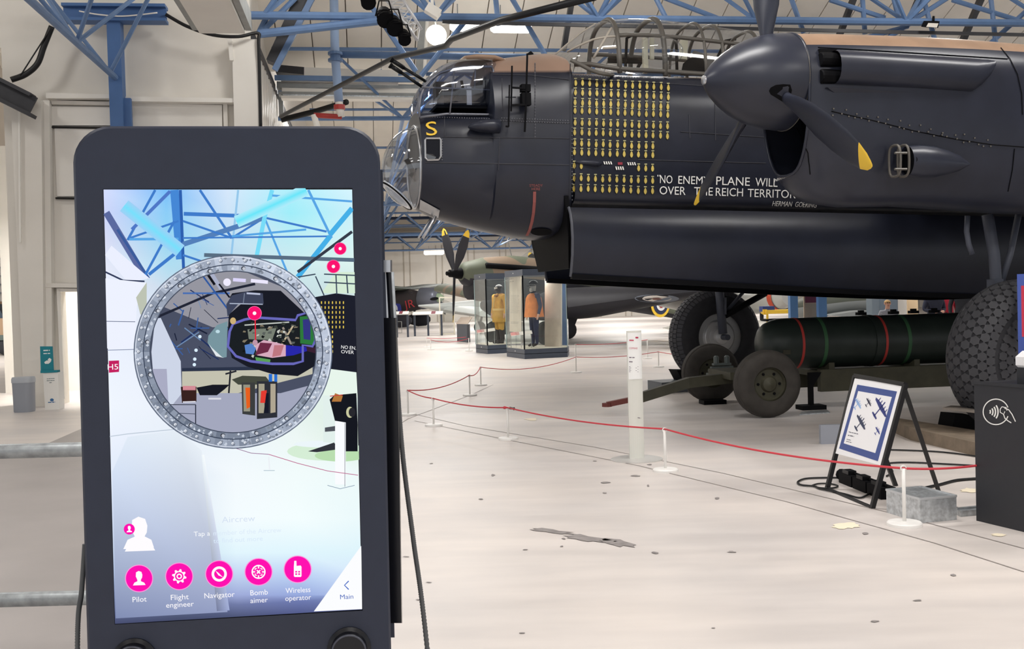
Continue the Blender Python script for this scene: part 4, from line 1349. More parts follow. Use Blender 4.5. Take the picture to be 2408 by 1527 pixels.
for q in (-.08, .08):
    sp.lathe(farw + axd * .5 + BD * q + Z * .16, Z, [(0, .04), (.1, .04), (.12, .02)], 8)
obj('leaf_spring', sp, srgb('spring_grey', (92, 100, 98), rough=.5), trol)
tip = G(1428, 972); tip.z = .12
obj('towing_bar', MB().loft([[p + Z * .07, p + Z * .07 + axd * .1 * q, p - Z * .07 + axd * .1 * q, p - Z * .07] for p, q in ((mid + Z * .03 + BD * .2, 1.4), (mid - BD * .5 + (tip - mid) * .12, 1.4), (tip + (mid - tip) * .22 + Z * .0, .9))]), m_olive, trol)
obj('towing_eye', MB().bar(tip + (mid - tip) * .25, tip, .09, .07).lathe(tip - Z * .03, Z, [(0, .07), (.05, .07)], 12), srgb('eye_rust_red', (120, 62, 56), rough=.6), trol)
obj('jack_leg', MB().bar(T(BT(1900, 900), .42, .05), T(BT(1900, 900), .42, .5), .06, .06, BD).obox(T(BT(1900, 900), .42, .03), BD * .17, BN * .12, Z * .03).prism([T(BT(1895, 900), .44, .5), T(BT(1925, 900), .44, .5), T(BT(1895, 900), .44, .22)], -BN * .04), m_blk, trol)
for n_ in (-1, 1):
    twheel(T(3.6, n_ * .95, R1), BN * n_, R1, 'rear_tyre')
obj('rear_axle', MB().tube([T(3.6, -.9, R1), T(3.6, .9, R1)], .05, 10), m_olive, trol)
tag(obj('floor_plate', MB().prism([G(1880, 977), G(1952, 972), G(1945, 966), G(1885, 970)], Z * .012), m_galv), 'thin metal plate on the floor beneath the trolley jack', 'plate')
tag(obj('wooden_pad', MB().obox(G(1676, 950) + Z * .03, BD * .17, BN * .12, Z * .03), m_blk), 'flat black pad on the floor under the far trolley tyre', 'pad')

# wheel stands ------------------------------------------------------------
ws = thing('wheel_stand', 'grey steel stand under the far main wheel of the bomber', 'stand', A(-.55, -3.62, 0))
obj('base_block', MB().obox(A(-.95, -3.3, .09), A_AFT * .32, A_PORT * .3, Z * .085), srgb('stand_grey', (98, 104, 112), rough=.5), ws)
obj('upright', MB().prism([A(-.85, -3.1, .17), A(-.6, -3.1, .17), A(-.6, -3.1, .34), A(-.95, -3.1, .36)], -A_PORT * .35), m_blk, ws)
ws2 = thing('wheel_stand', 'black steel stand with thin plate beside the near main wheel', 'stand', G(2262, 1012))
a_, b_ = G(2238, 1014), G(2300, 1020)
obj('wedge', MB().prism([a_, b_, b_ + Z * .19, a_ + Z * .19 + (b_ - a_) * .15], H_AX * .3), m_blk, ws2)
obj('plate', MB().prism([D(2216, 963, 10.6), D(2310, 974, 10.3), D(2330, 962, 11.2), D(2236, 957, 11.5)], Z * .015), srgb('plate_grey', (120, 112, 104), rough=.6), ws2)
kb = MB().prism([G(2142, 1036), G(2420, 1104), G(2420, 1104) + V((.3, 1.5, 0)), G(2142, 1036) + V((.1, 1.2, 0))], Z * .13)
tag(obj('concrete_kerb', kb, srgb('kerb_concrete', (128, 114, 98), rough=.85, noise=.2, scale=7, bump=.2)), 'rough concrete kerb block beside the near main wheel', 'kerb')
gx = G(1930, 1045)
tag(obj('floor_panel', MB().obox(gx + V((.12, .02, .1)), V((.12, 0.0, 0)), V((0, .03, 0)), Z * .1), srgb('panel_grey', (150, 154, 164), rough=.5)), 'small grey upright panel standing on the floor behind the poster frame', 'panel')

# ================================================================== STANCHIONS AND ROPE
m_post = srgb('stanchion_white', (240, 238, 234), rough=.4)
m_rope = srgb('rope_red', (206, 62, 74), rough=.6)
def stanchion(h, rb=.115):
    root = thing('stanchion', '', 'stanchion')
    obj('base', MB().lathe((0, 0, 0), Z, [(0, rb), (.018, rb), (.026, rb * .93), (.03, .02)], 28), m_post, root, 0.5, world=False)
    obj('post', MB().lathe((0, 0, .028), Z, [(0, .0125), (h - .05, .0125)], 12), m_post, root, True, world=False)
    obj('loop', MB().tube([(.018 * math.cos(2 * PI * k / 12), 0, h - .022 + .018 * math.sin(2 * PI * k / 12)) for k in range(12)], .005, 5, closed=True), m_post, root, True, world=False)
    return root
protos = {}
tops = {}
for key, x, y, h, lab in (('C', 2127, 1236, .41, 'white rope post in front of the galvanised box'), ('B', 1565, 1109, .40, 'white rope post just right of the tall sign post foot'), ('A', 1195, 1034, .38, 'white rope post where two red rope ends are knotted'),
                          ('E', 1020, 1002, .37, 'white rope post next to the corner post of the barrier'), ('D', 960, 977, .37, 'white corner post of the rope barrier close to the touchscreen'), ('F', 1105, 931, .36, 'white rope post set back from the barrier corner, nearer one'),
                          ('Gp', 1131, 907, .36, 'white rope post set back from the barrier corner, farther one'), ('Hh', 1355, 877, .62, 'tall white rope post in front of the larger display case'), ('I', 1523, 844, .5, 'far white rope post right of the tall sign post'),
                          ('J', 1549, 864, .36, 'white rope post left of the far main wheel'), ('K', 1004, 818, .35, 'leftmost tiny rope post beyond the touchscreen edge'), ('L', 1013, 823, .35, 'tiny rope post right of the leftmost one far back'), ('M', 1103, 826, .42, 'small rope post left of the smaller display case')):
    root = stanchion(h, .115 if key in 'ABCDE' else .12)
    p = G(x, y)
    root.location = p
    tag(root, lab, None, 'rope barrier posts')
    tops[key] = p + Z * (h - .012)
def rope(a, c, sag, lab, r=.008, n=16):
    pts = []
    for k in range(n + 1):
        t = k / n
        p = a + (c - a) * t
        p = p - Z * (sag * 4 * t * (1 - t))
        pts.append(p)
    tag(obj('rope', MB().tube(pts, r, 8), m_rope, None, True), lab, 'rope', 'red barrier ropes')
t_ = tops
kE = PL(2300, 1095, V((3.2, 7.1, 0)), V((0, 1, 0)))
rope(t_['C'] - Z * .01, kE, .012, 'red rope between the front post and the donation box')
rope(t_['B'], t_['C'] - Z * .01, .05, 'longest red rope passing in front of the framed poster')
rope(t_['A'], t_['B'], .04, 'red rope running behind the sign post foot')
rope(t_['E'], t_['A'], .035, 'red rope from the knotted post leftwards')
rope(t_['D'], t_['E'], .02, 'short red rope at the barrier corner on the near side')
rope(t_['D'], t_['F'], .08, 'red rope from the barrier corner running away')
rope(t_['F'], t_['Gp'], .06, 'short red rope between the two set-back posts')
rope(t_['Gp'], t_['Hh'] - Z * .27, .13, 'slack red rope below the two display cases', .007)
rope(t_['Hh'] - Z * .27, t_['J'], .05, 'red rope behind the tall sign post', .007)
rope(t_['Hh'], t_['I'], .04, 'upper red rope far behind the tall sign post', .007)
rope(t_['J'], D(1640, 835, 22), .03, 'red rope left of the far main wheel', .007)
rope(t_['K'], D(1095, 793, 33), .03, 'faint red rope far back left of the cases', .008)
rope(t_['L'], t_['M'], .1, 'faint red rope low in front of the black lectern', .008)
tag(obj('rope_knot', MB().lathe(tops['A'] - V((.05, 0, 0)), V((1, 0, 0)), [(0, .008), (.015, .018), (.03, .014), (.05, .008)], 8), m_rope, None, True), 'red knot at the rope end left of the knotted post', 'knot')
tag(obj('rope_clip', MB().lathe(tops['A'] + V((.015, 0, -.004)), V((1, 0, -.2)), [(0, .006), (.015, .015), (.05, .012), (.065, .02), (.075, .008)], 8), m_blkg, None, True), 'dark metal clip at the rope end right of the knotted post', 'clip')

# ================================================================== SIGN POST (TOTEM)
tm = thing('sign_post', 'tall slim white information post standing behind the red rope', 'sign', G(1500, 1083))
pb = G(1497, 1081)
tw = V((math.cos(.35), math.sin(.35), 0))
tn = V((tw.y, -tw.x, 0))
m_totem = srgb('totem_grey_white', (222, 222, 214), rough=.5)
def TM(x, y):
    return PL(x, y, pb, tn)
obj('base_plate', MB().lathe(pb, Z, [(0, .255), (.008, .255), (.012, .24)], 40), srgb('totem_base', (206, 204, 200), rough=.4, metal=.3), tm, 0.5)
rings = []
for x, yy in ((0, 0), (1, 1)):
    pass
hT = TM(1490, 778).z
wl_, wr_ = TM(1477, 900), TM(1511, 900)
cx_ = (wl_ + wr_) / 2
hw_ = (wr_ - wl_).length / 2
pc = []
for k in range(9):
    q = -1 + 2 * k / 8
    pc.append((q * hw_, .025 * (1 - q * q)))
poly = [V((cx_.x, cx_.y, .01)) + tw * a + tn * b_ for a, b_ in pc] + [V((cx_.x, cx_.y, .01)) - tn * .012 + tw * a for a, _ in pc[::-1]]
obj('post_blade', MB().prism(poly, Z * (hT - .01)), m_totem, tm)
zt0, zt1 = TM(1490, 783).z, TM(1490, 892).z
poly2 = [V((cx_.x, cx_.y, zt1)) + tw * a * .93 + tn * (b_ + .004) for a, b_ in pc] + [V((cx_.x, cx_.y, zt1)) + tw * a * .93 + tn * (b_ + .001) for a, b_ in pc[::-1]]
pan = obj('header_panel', MB().prism(poly2, Z * (zt0 - zt1)), srgb('totem_white', (246, 246, 244), rough=.35), tm)
def TMf(x, y):
    p = TM(x, y)
    q = (p - cx_).dot(tw) / hw_
    return p + tn * (.025 * (1 - q * q) + .0065)
for s, x0, x1, y, h, c in (('logo', 1491, 1498, 796, 5, (190, 60, 90)), ('title', 1478, 1487, 802, 4, (200, 90, 110)), ('COMMAND', 1478, 1496, 821, 4, (200, 80, 104)), ('line', 1478, 1489, 842, 3, (120, 110, 120)), ('line', 1478, 1486, 852, 3, (120, 110, 120))):
    tb_ = MB()
    (text_px if s == 'COMMAND' else (lambda mb, s_, a, b, h_, fn: print_px(mb, a, b, h_, fn)))(tb_, s, (x0, y), (x1, y + .2), h, TMf)
    obj('lettering', tb_, srgb('totem_ink_%d' % c[1], c, rough=.6), pan, fix=False)
ln_ = MB()
for k in range(5):
    y = 862 + k * 3
    ln_.quad(TMf(1478, y), TMf(1498 - (k % 2) * 4, y), TMf(1498 - (k % 2) * 4, y + .9), TMf(1478, y + .9))
obj('small_print', ln_, srgb('totem_ink_110', (120, 110, 120)), pan, fix=False)
sm_ = MB()
print_px(sm_, (1496, 983), (1504, 984), 2.4, TMf)
obj('lettering', sm_, srgb('totem_ink_110', (120, 110, 120)), tm, fix=False)

# ================================================================== POSTER FRAME (A-BOARD)
fL, fR = G(1945, 1151), G(2051, 1196)
lr = (fR - fL).normalized()
fn_ = V((-lr.y, lr.x, 0))
if fn_.x < 0: fn_ = -fn_
upv = (Z * math.cos(math.radians(14)) + fn_ * math.sin(math.radians(14))).normalized()
pn = lr.cross(upv).normalized()
if pn.x > 0: pn = -pn                            # faces left / camera
def AB(x, y, off=0.0):
    return PL(x, y, fL + pn * off, pn)
ab = thing('poster_frame', 'white poster with blue border and bomber silhouettes on a black A-frame', 'sign', (fL + fR) / 2)
bd = [(2010, 890), (2125, 907), (2075, 1096), (1962, 1066)]
m_bfr = srgb('frame_black', (24, 24, 27), rough=.4)
brd = obj('poster_board', MB().prism([AB(*p, .012) for p in bd], -pn * .012), srgb('poster_white', (248, 248, 250), rough=.4), ab)
bl_ = [(2016, 905), (2109, 921), (2064, 1085), (1973, 1055)]
obj('blue_border', MB().prism([AB(*p, .0135) for p in bl_], -pn * .0014), srgb('poster_blue', (64, 84, 148), rough=.45), brd)
ip = [(2018, 920), (2097, 934), (2058, 1066), (1984, 1043)]
obj('poster_field', MB().prism([AB(*p, .0145) for p in ip], -pn * .0014), srgb('poster_white', (248, 248, 250)), brd)
def plane_sil(cx, cy, sc, c, tail=True):
    mb = MB()
    ax_ = V((math.cos(2.25), math.sin(2.25)))        # towards the tail, image frame
    wg = V((.48, .877))
    def P(a, w):
        return AB(cx + (ax_.x * a + wg.x * w) * sc, cy + (ax_.y * a + wg.y * w) * sc, .0155)
    mb.quad(*[P(a, w) for a, w in ((-.03, -1), (.14, -.9), (.22, 0), (.14, .9), (-.03, 1), (-.14, .6), (-.2, 0), (-.14, -.6))])
    mb.quad(P(-.55, -.05), P(-.6, 0), P(-.55, .05), P(1.0, .045), P(1.0, -.045))
    for w in (-.6, -.3, .3, .6):
        mb.quad(P(-.42, w - .03), P(-.42, w + .03), P(0, w + .05), P(0, w - .05))
    mb.quad(*[P(a, w) for a, w in ((.9, -.36), (1.04, -.36), (1.08, 0), (1.04, .36), (.9, .36), (.86, 0))])
    obj('aircraft_silhouette', mb, srgb('poster_ink_%d' % c[2], c, rough=.5), brd, fix=False)
for a in ((2018, 949, 14, (156, 190, 236)), (2043, 946, 11, (62, 62, 84)), (2072, 958, 26, (52, 62, 128)), (2025, 993, 20, (60, 68, 96)), (2064, 1013, 10, (66, 76, 150))):
    plane_sil(*a)
def ABt(x, y):
    return AB(x, y, .0155)
tp = MB()
for s, p0, p1, h in (('line', (1996, 1017), (2018, 1022), 3), ('line', (1994, 1025), (2008, 1028), 4), ('line', (1991, 1034), (2001, 1036.5), 2.6), ('line', (1990, 1039), (2003, 1042), 2.6)):
    print_px(tp, p0, p1, h * .7, ABt)
obj('poster_text', tp, srgb('poster_ink_110', (80, 80, 96)), brd, fix=False)
def fbar(name, a, c, r=.016):
    obj(name, MB().bar(a, c, r * 2, r * 2, pn), m_bfr, ab)
fbar('front_leg', AB(1945, 1151), AB(2011, 884))
fbar('front_leg', AB(2051, 1196), AB(2129, 905))
fbar('bottom_bar', AB(1945, 1151), AB(2051, 1196))
fbar('top_bar', AB(2011, 884), AB(2129, 905))
rtop, ltop = AB(2127, 915), AB(2012, 888)
rb_ = G(2208, 1158)
fbar('rear_leg', rtop, rb_)
fbar('rear_leg', ltop, G(2106, 1143))

# power strips, cables, box ------------------------------------------------
pw_ = thing('power_strip', 'black rubber multi-socket power strip lying under the poster frame', 'power strip', G(2030, 1150))
a_, c_ = G(1988, 1134), G(2092, 1176)
dd = (c_ - a_)
pd_ = V((dd.y, -dd.x, 0)).normalized()
for k in range(3):
    c0 = a_ + dd * (k / 3 + .16)
    obj('socket_block', MB().obox(c0 + Z * .045, dd / 6.6, pd_ * .06, Z * .045), m_blk, pw_)
    obj('plug', MB().obox(c0 + Z * .1 + pd_ * .02, dd / 14, pd_ * .035, Z * .022).tube([c0 + Z * .1, c0 + Z * .1 + dd / 9], .01, 6), m_blkg, pw_)
obj('cable_gland', MB().lathe(a_ + Z * .05, -dd, [(0, .045), (.05, .03), (.08, .05), (.1, .012)], 10), m_blk, pw_)
def gp(x, y, z=.012): return G(x, y, z)
cable('floor_cable', 'black cable looping on the floor left of the poster frame', [gp(1985, 1124), gp(1940, 1124), gp(1895, 1126), gp(1876, 1134), gp(1885, 1141), gp(1915, 1144), gp(1930, 1150), gp(1985, 1162), gp(2020, 1171), gp(2040, 1164), gp(2060, 1152)], .008)
cable('floor_cable', 'small black cable coil beside the left foot of the poster frame', [gp(1910, 1142), gp(1925, 1138), gp(1950, 1138), gp(1970, 1143), gp(1960, 1148), gp(1930, 1148), gp(1912, 1143)], .007)
cable('floor_cable', 'black cable arching behind the right edge of the poster', [gp(2085, 1120), gp(2098, 1112), gp(2096, 1104), gp(2080, 1098), gp(2090, 1090), gp(2140, 1088), gp(2230, 1092), gp(2300, 1096)], .008)
cable('floor_cable', 'thin black cable crossing the floor behind the poster frame', [gp(2085, 1058), gp(2150, 1060), gp(2220, 1064), gp(2300, 1074)], .008)
cable('floor_cable', 'twin black cable running from the power strip to the donation box', [gp(2165, 1150), gp(2210, 1140), gp(2250, 1130), gp(2300, 1126)], .012)
cable('floor_cable', 'short black cable between the galvanised box and the donation box', [gp(2250, 1195), gp(2270, 1199), gp(2300, 1193)], .008)
gbx = thing('galvanised_box', 'low galvanised metal box on the floor behind the front rope post', 'box', G(2165, 1230))
q0, q1, q2 = G(2085, 1206), G(2165, 1231), G(2250, 1223)
q3 = q0 + (q2 - q1)
hb3 = .165
obj('box_body', MB().prism([q0, q1, q2, q3], Z * hb3), m_galv, gbx)
lid = MB()
for a, c in ((q0, q1), (q1, q2), (q2, q3), (q3, q0)):
    lid.bar(a + Z * hb3, c + Z * hb3, .012, .014)
obj('lid_edge', lid, mat('galv_edge', (.62, .64, .66), rough=.4, metal=.6), gbx)
tag(obj('cable_trunking', MB().obox((G(2250, 1212) + G(2310, 1206)) / 2 + Z * .02, (G(2310, 1206) - G(2250, 1212)) / 2, V((0, .06, 0)), Z * .02).obox((G(2250, 1212) + G(2310, 1206)) / 2 + Z * .045, (G(2310, 1206) - G(2250, 1212)) / 2, V((0, .015, 0)), Z * .006), m_galv), 'galvanised cable trunking joining the metal box to the donation box', 'trunking')

# ================================================================== DONATION BOX
dk = thing('donation_box', 'black contactless donation cabinet at the right edge with a card symbol', 'kiosk', G(2380, 1260))
d0 = G(2296, 1225)
dx_ = V((.36, -.93, 0)).normalized()
dn_ = V((dx_.y, -dx_.x, 0))
if dn_.y > 0: dn_ = -dn_
def DK(x, y, off=0.0):
    return PL(x, y, d0 + dn_ * off, dn_)
hk = DK(2296, 900).z
wk = .62
m_kb = srgb('kiosk_black', (38, 39, 44), rough=.45, noise=.05, scale=20)
bdy = MB().prism([d0, d0 + dx_ * wk, d0 + dx_ * wk - dn_ * .4, d0 - dn_ * .4], Z * hk)
kbod = obj('cabinet', bdy, m_kb, dk)
obj('top_rim', MB().bar(d0 + Z * hk, d0 + dx_ * wk + Z * hk, .02, .02), m_kb, dk)
sy = MB()
onk = lambda x, y: DK(x, y, .003)
def stroke(mb, pts, w, fn, m=0, closed=False):
    P_ = [V((*p, 0)) for p in pts]
    n = len(P_)
    L_, R_ = [], []
    for i in range(n):
        if closed:
            d = P_[(i + 1) % n] - P_[i - 1]
        else:
            d = P_[min(i + 1, n - 1)] - P_[max(i - 1, 0)]
        d.normalize()
        nx = V((-d.y, d.x, 0)) * w / 2
        L_.append(P_[i] + nx); R_.append(P_[i] - nx)
    for i in range(n if closed else n - 1):
        j = (i + 1) % n
        mb.quad(fn(L_[i].x, L_[i].y), fn(R_[i].x, R_[i].y), fn(R_[j].x, R_[j].y), fn(L_[j].x, L_[j].y), m=m)
stroke(sy, ell(2342, 969, 30, 30, 36)[2:35], 2.6, onk)
for k, r in enumerate((7, 13, 19, 25)):
    stroke(sy, [(2322 + r * math.cos(a), 969 + r * 1.05 * math.sin(a)) for a in [-.62 + 1.24 * j / 8 for j in range(9)]], 3.4, onk)
stroke(sy, [(2352, 963), (2356, 957), (2366, 959), (2368, 966)], 2.2, onk)
stroke(sy, [(2352, 963), (2352, 970), (2360, 975), (2363, 968)], 2.2, onk)
stroke(sy, [(2362, 960), (2372, 964), (2380, 975), (2388, 992)], 2.4, onk)
stroke(sy, [(2360, 975), (2363, 984), (2370, 990), (2378, 995)], 2.4, onk)
obj('contactless_symbol', sy, m_whp, kbod, fix=False)
cr = thing('card_reader', 'white card reader with a small blue screen on the donation box', 'card reader', d0 + dx_ * .3 + Z * hk)
cc = d0 + dx_ * .36 - dn_ * .2 + Z * hk
obj('stand_block', MB().obox(cc + Z * .055, dx_ * .1, dn_ * .09, Z * .055), m_kb, cr)
obj('reader_base', MB().loft([[cc + Z * z + (dx_ * i * a + dn_ * j * b_) for i, j in ((-1, -1), (1, -1), (1, 1), (-1, 1))] for z, a, b_ in ((.11, .1, .08), (.125, .11, .09), (.18, .11, .09), (.22, .08, .06))]), srgb('reader_white', (238, 238, 240), rough=.3), cr)
scn = obj('reader_body', MB().obox(cc + Z * .3 - dn_ * .01, dx_ * .085, (dn_ * .9 + Z * .3).normalized() * .012, (Z * .95 - dn_ * .3) * .095), srgb('reader_white', (238, 238, 240)), cr)
obj('reader_screen', MB().obox(cc + Z * .3 - dn_ * .01 + (dn_ * .9 + Z * .3).normalized() * .0135, dx_ * .072, (dn_ * .9 + Z * .3).normalized() * .001, (Z * .95 - dn_ * .3) * .082), emis('reader_blue', lin((40, 66, 190)), .9), scn)
ps = thing('notice_board', 'blue and red notice board behind the card reader', 'notice', d0 + dx_ * .4 + Z * hk)
nb0 = PL(2394, 800, d0 - dn_ * .35, dn_)
ztop_ = PL(2394, 645, d0 - dn_ * .35, dn_).z
obj('board', MB().prism([V((nb0.x, nb0.y, hk + .02)), V((nb0.x, nb0.y, hk + .02)) + dx_ * .3, V((nb0.x, nb0.y, ztop_)) + dx_ * .3, V((nb0.x, nb0.y, ztop_))], -dn_ * .012), srgb('notice_blue', (70, 92, 172), rough=.4), ps)
obj('red_panel', MB().prism([V((nb0.x, nb0.y, hk + .3)) + dx_ * .035 + dn_ * .002, V((nb0.x, nb0.y, hk + .3)) + dx_ * .27 + dn_ * .002, V((nb0.x, nb0.y, ztop_ - .08)) + dx_ * .27 + dn_ * .002, V((nb0.x, nb0.y, ztop_ - .08)) + dx_ * .035 + dn_ * .002], -dn_ * .002), srgb('notice_red', (206, 52, 78), rough=.4), ps)

# ================================================================== FIGURES
def skin_mesh(name, nodes, edges, mats, matfn, sub=2):
    """one continuous body grown from joints: nodes = {key: (co, rx, ry)}"""
    keys = list(nodes)
    me = bpy.data.meshes.new(name)
    me.from_pydata([V(nodes[k][0]) for k in keys], [(keys.index(a), keys.index(c)) for a, c in edges], [])
    o = bpy.data.objects.new(name, me)
    COL.objects.link(o)
    o.modifiers.new('skin', 'SKIN')
    sv = me.skin_vertices[0].data
    for i, k in enumerate(keys):
        sv[i].radius = (nodes[k][1], nodes[k][2])
        sv[i].use_root = (i == 0)
    md = o.modifiers.new('sub', 'SUBSURF')
    md.levels = md.render_levels = sub
    dg = bpy.context.evaluated_depsgraph_get()
    ev = o.evaluated_get(dg)
    m2 = bpy.data.meshes.new_from_object(ev)
    bpy.data.objects.remove(o)
    bpy.data.meshes.remove(me)
    m2.name = name
    m2.materials.clear()
    for m in mats: m2.materials.append(m)
    for p in m2.polygons:
        p.material_index = matfn(p.center)
        p.use_smooth = True
    return m2
m_skin = srgb('skin', (206, 158, 134), rough=.55)
m_shoe = srgb('shoe_dark', (34, 26, 28), rough=.5)
def figure(name, label, cat, loc, rz, H=1.75, top=(40, 44, 70), legs=(40, 44, 70), shoe=None, face=None, arms='down', bulk=1.0, group=None, sleeve=None, hip=.5, hand=None):
    """figure facing local -Y; joints scaled by height"""
    k = H / 1.75
    b = bulk
    root = thing(name, label, cat, loc, rz, group)
    N = {'pel': ((0, 0, .95 * k), .15 * b, .12 * b), 'wst': ((0, 0, 1.12 * k), .135 * b, .11 * b), 'chs': ((0, .0, 1.32 * k), .165 * b, .125 * b), 'nkb': ((0, .01, 1.46 * k), .075 * b, .07 * b), 'nk': ((0, .0, 1.53 * k), .055, .055), 'hd1': ((0, -.012, 1.60 * k), .072 * k, .085 * k), 'hd2': ((0, -.005, 1.68 * k), .078 * k, .095 * k), 'hd3': ((0, 0, 1.735 * k), .05 * k, .06 * k)}
    E_ = [('pel', 'wst'), ('wst', 'chs'), ('chs', 'nkb'), ('nkb', 'nk'), ('nk', 'hd1'), ('hd1', 'hd2'), ('hd2', 'hd3')]
    for s, sx in (('l', 1), ('r', -1)):
        N[s + 'sh'] = ((sx * .19 * b, .01, 1.41 * k), .065 * b, .065 * b)
        if arms == 'down':
            el, wr, ha, ft = (sx * .25 * b, .04, 1.13 * k), (sx * .25 * b, -.03, .90 * k), (sx * .25 * b, -.06, .82 * k), (sx * .245 * b, -.075, .745 * k)
        else:
            el, wr, ha, ft = (sx * .25 * b, .02, 1.14 * k), (sx * .12, -.2, 1.08 * k), (sx * .05, -.25, 1.09 * k), (sx * .01, -.27, 1.09 * k)
        N[s + 'el'] = (el, .05 * b, .05 * b)
        N[s + 'wr'] = (wr, .034 * b, .034 * b)
        N[s + 'ha'] = (ha, .024, .036)
        N[s + 'ft'] = (ft, .014, .022)
        N[s + 'hp'] = ((sx * .095, 0, .90 * k), .095 * b, .10 * b)
        N[s + 'kn'] = ((sx * .10, -.01, .50 * k), .066 * b, .07 * b)
        N[s + 'an'] = ((sx * .10, .02, .10 * k), .045, .05)
        N[s + 'to'] = ((sx * .11, -.15, .04 * k), .035, .03)
        E_ += [('chs', s + 'sh'), (s + 'sh', s + 'el'), (s + 'el', s + 'wr'), (s + 'wr', s + 'ha'), (s + 'ha', s + 'ft'), ('pel', s + 'hp'), (s + 'hp', s + 'kn'), (s + 'kn', s + 'an'), (s + 'an', s + 'to')]
    mt = [srgb('cloth_%d_%d_%d' % top, top, rough=.8, noise=.12, scale=9), srgb('cloth_%d_%d_%d' % legs, legs, rough=.8, noise=.12, scale=9), face or m_skin, shoe or m_shoe, hand or m_skin, srgb('cloth_%d_%d_%d' % (sleeve or top), (sleeve or top), rough=.8)]
    wz = V(N['lwr'][0])
    def mf_(c):
        if c.z > 1.5 * k: return 2
        if c.z < .1 * k: return 3
        for s in ('l', 'r'):
            w_, h_ = V(N[s + 'wr'][0]), V(N[s + 'ft'][0])
            d = (h_ - w_)
            if (c - w_).dot(d.normalized()) > .0 and (c - w_ - d * .5).length < .12: return 4
        if abs(c.x) > .175 * b and c.z > .86 * k and arms == 'down': return 5
        return 0 if c.z > (.5 + hip - .02) * k else 1
    obj('body', skin_mesh('body', N, E_, mt, mf_), None, root, world=False)
    hd = V(N['hd2'][0])
    fc = MB()
    fc.lathe(hd + V((0, -.105 * k, -.005)), V((0, -1, -.25)), [(-.03, .018), (.0, .014), (.02, .008)], 8)
    obj('nose', fc, face or m_skin, root, True, world=False)
    for sx in (-1, 1):
        obj('ear', MB().lathe(hd + V((sx * .082 * k, .005, -.005)), V((sx, 0, 0)), [(-.01, .022), (.012, .028), (.018, .012)], 8), face or m_skin, root, True, world=False)
        obj('eye', MB().lathe(hd + V((sx * .032 * k, -.094 * k, .018)), V((0, -1, 0)), [(-.01, .012), (.004, .009), (.007, .003)], 8), m_blk, root, True, world=False)
    obj('mouth', MB().box((-.026, -.1 * k, hd.z - .062), (.026, -.086 * k, hd.z - .052)), srgb('lip', (150, 84, 80)), root, world=False)
    return root, N, k
def cap_shape(root, N, k, m, brim=False, name='hair', zoff=.0, s=1.1):
    hd = V(N['hd2'][0]) + V((0, .012, zoff))
    rings = []
    for q in range(6):
        a = (PI / 2) * q / 5.2
        rings.append([hd + V((.092 * k * s * math.cos(a) * math.cos(2 * PI * j / 16), .108 * k * s * math.cos(a) * math.sin(2 * PI * j / 16), .02 + .085 * k * s * math.sin(a))) for j in range(16)])
    return obj(name, MB().loft(rings), m, root, True, world=False)

# ================================================================== DISPLAY CASES
m_case = srgb('case_slate', (66, 74, 88), rough=.45, noise=.04, scale=9)
m_cglass = glass('case_glass', (.95, .975, .97), .035, .01)
m_beige = srgb('case_backing', (222, 208, 190), rough=.8, noise=.05, scale=5)
def hexcase(label, pl, pc_, pr_, back, zt, header):
    """glazed case on a faceted plinth: left, near corner and right floor points"""
    root = thing('display_case', label, 'display case', (pl + pr_) / 2, group='glass uniform cases')
    bk0, bk1 = pl + back, pr_ + back
    poly = [pl, pc_, pr_, bk1, bk0]
    cen = sum(poly, V()) / 5
    up_ = lambda P_, z, s=1.0: [cen + (p - cen) * s + Z * z for p in P_]
    obj('plinth', MB().prism(up_(poly, 0), Z * .26), m_case, root)
    obj('plinth_joint', MB().prism(up_(poly, .13, 1.004), Z * .012), m_blk, root)
    obj('floor_board', MB().prism(up_(poly, .26, .97), Z * .012), srgb('case_floor', (214, 204, 188), rough=.7), root)
    obj('header', MB().prism(up_(poly, zt - .17), Z * .17), m_case, root)
    for a, c in zip(poly, poly[1:] + poly[:1]):
        obj('glass_pane', MB().prism([a + Z * .26, c + Z * .26, c + Z * (zt - .17), a + Z * (zt - .17)], (cen - (a + c) / 2).normalized() * .01), m_cglass, root)
    obj('corner_strip', MB().bar(pc_ + Z * .26, pc_ + Z * (zt - .17), .04, .04, (0, 1, 0)), m_blk, root)
    for p in (pl, pr_):
        obj('edge_strip', MB().bar(p + Z * .26, p + Z * (zt - .17), .02, .02, (0, 1, 0)), srgb('case_edge', (150, 168, 168), rough=.3), root)
    for z in (zt - .085, .19):
        obj('lock', MB().lathe((pl + pc_) / 2 + Z * z - (cen - (pl + pc_) / 2).normalized() * .0, -(cen - (pl + pc_) / 2), [(-.01, .018), (.012, .018)], 10), m_silver, root)
    area_light('case_fill_light', cen + Z * (zt - .2), (.7, .5), 9, (1, .96, .9))  # fill light added to brighten the inside of the case
    return root, cen
bL, bC, bR = G(1192, 839), G(1234, 845), G(1335, 840)
case2, cen2 = hexcase('larger glass display case holding an orange vest and navy uniform', bL, bC, bR, V((.1, 1.1, 0)), 2.42, .17)
cL, cC, cR_ = G(1115, 829), G(1147, 833), G(1184, 831)
cR_ = cC + (cR_ - cC).normalized() * 1.15
cL = cC + (cL - cC).normalized() * 1.15
case1, cen1 = hexcase('smaller glass display case holding a figure in yellow flying suit', cL, cC, cR_, V((.1, 1.0, 0)), 2.42, .17)
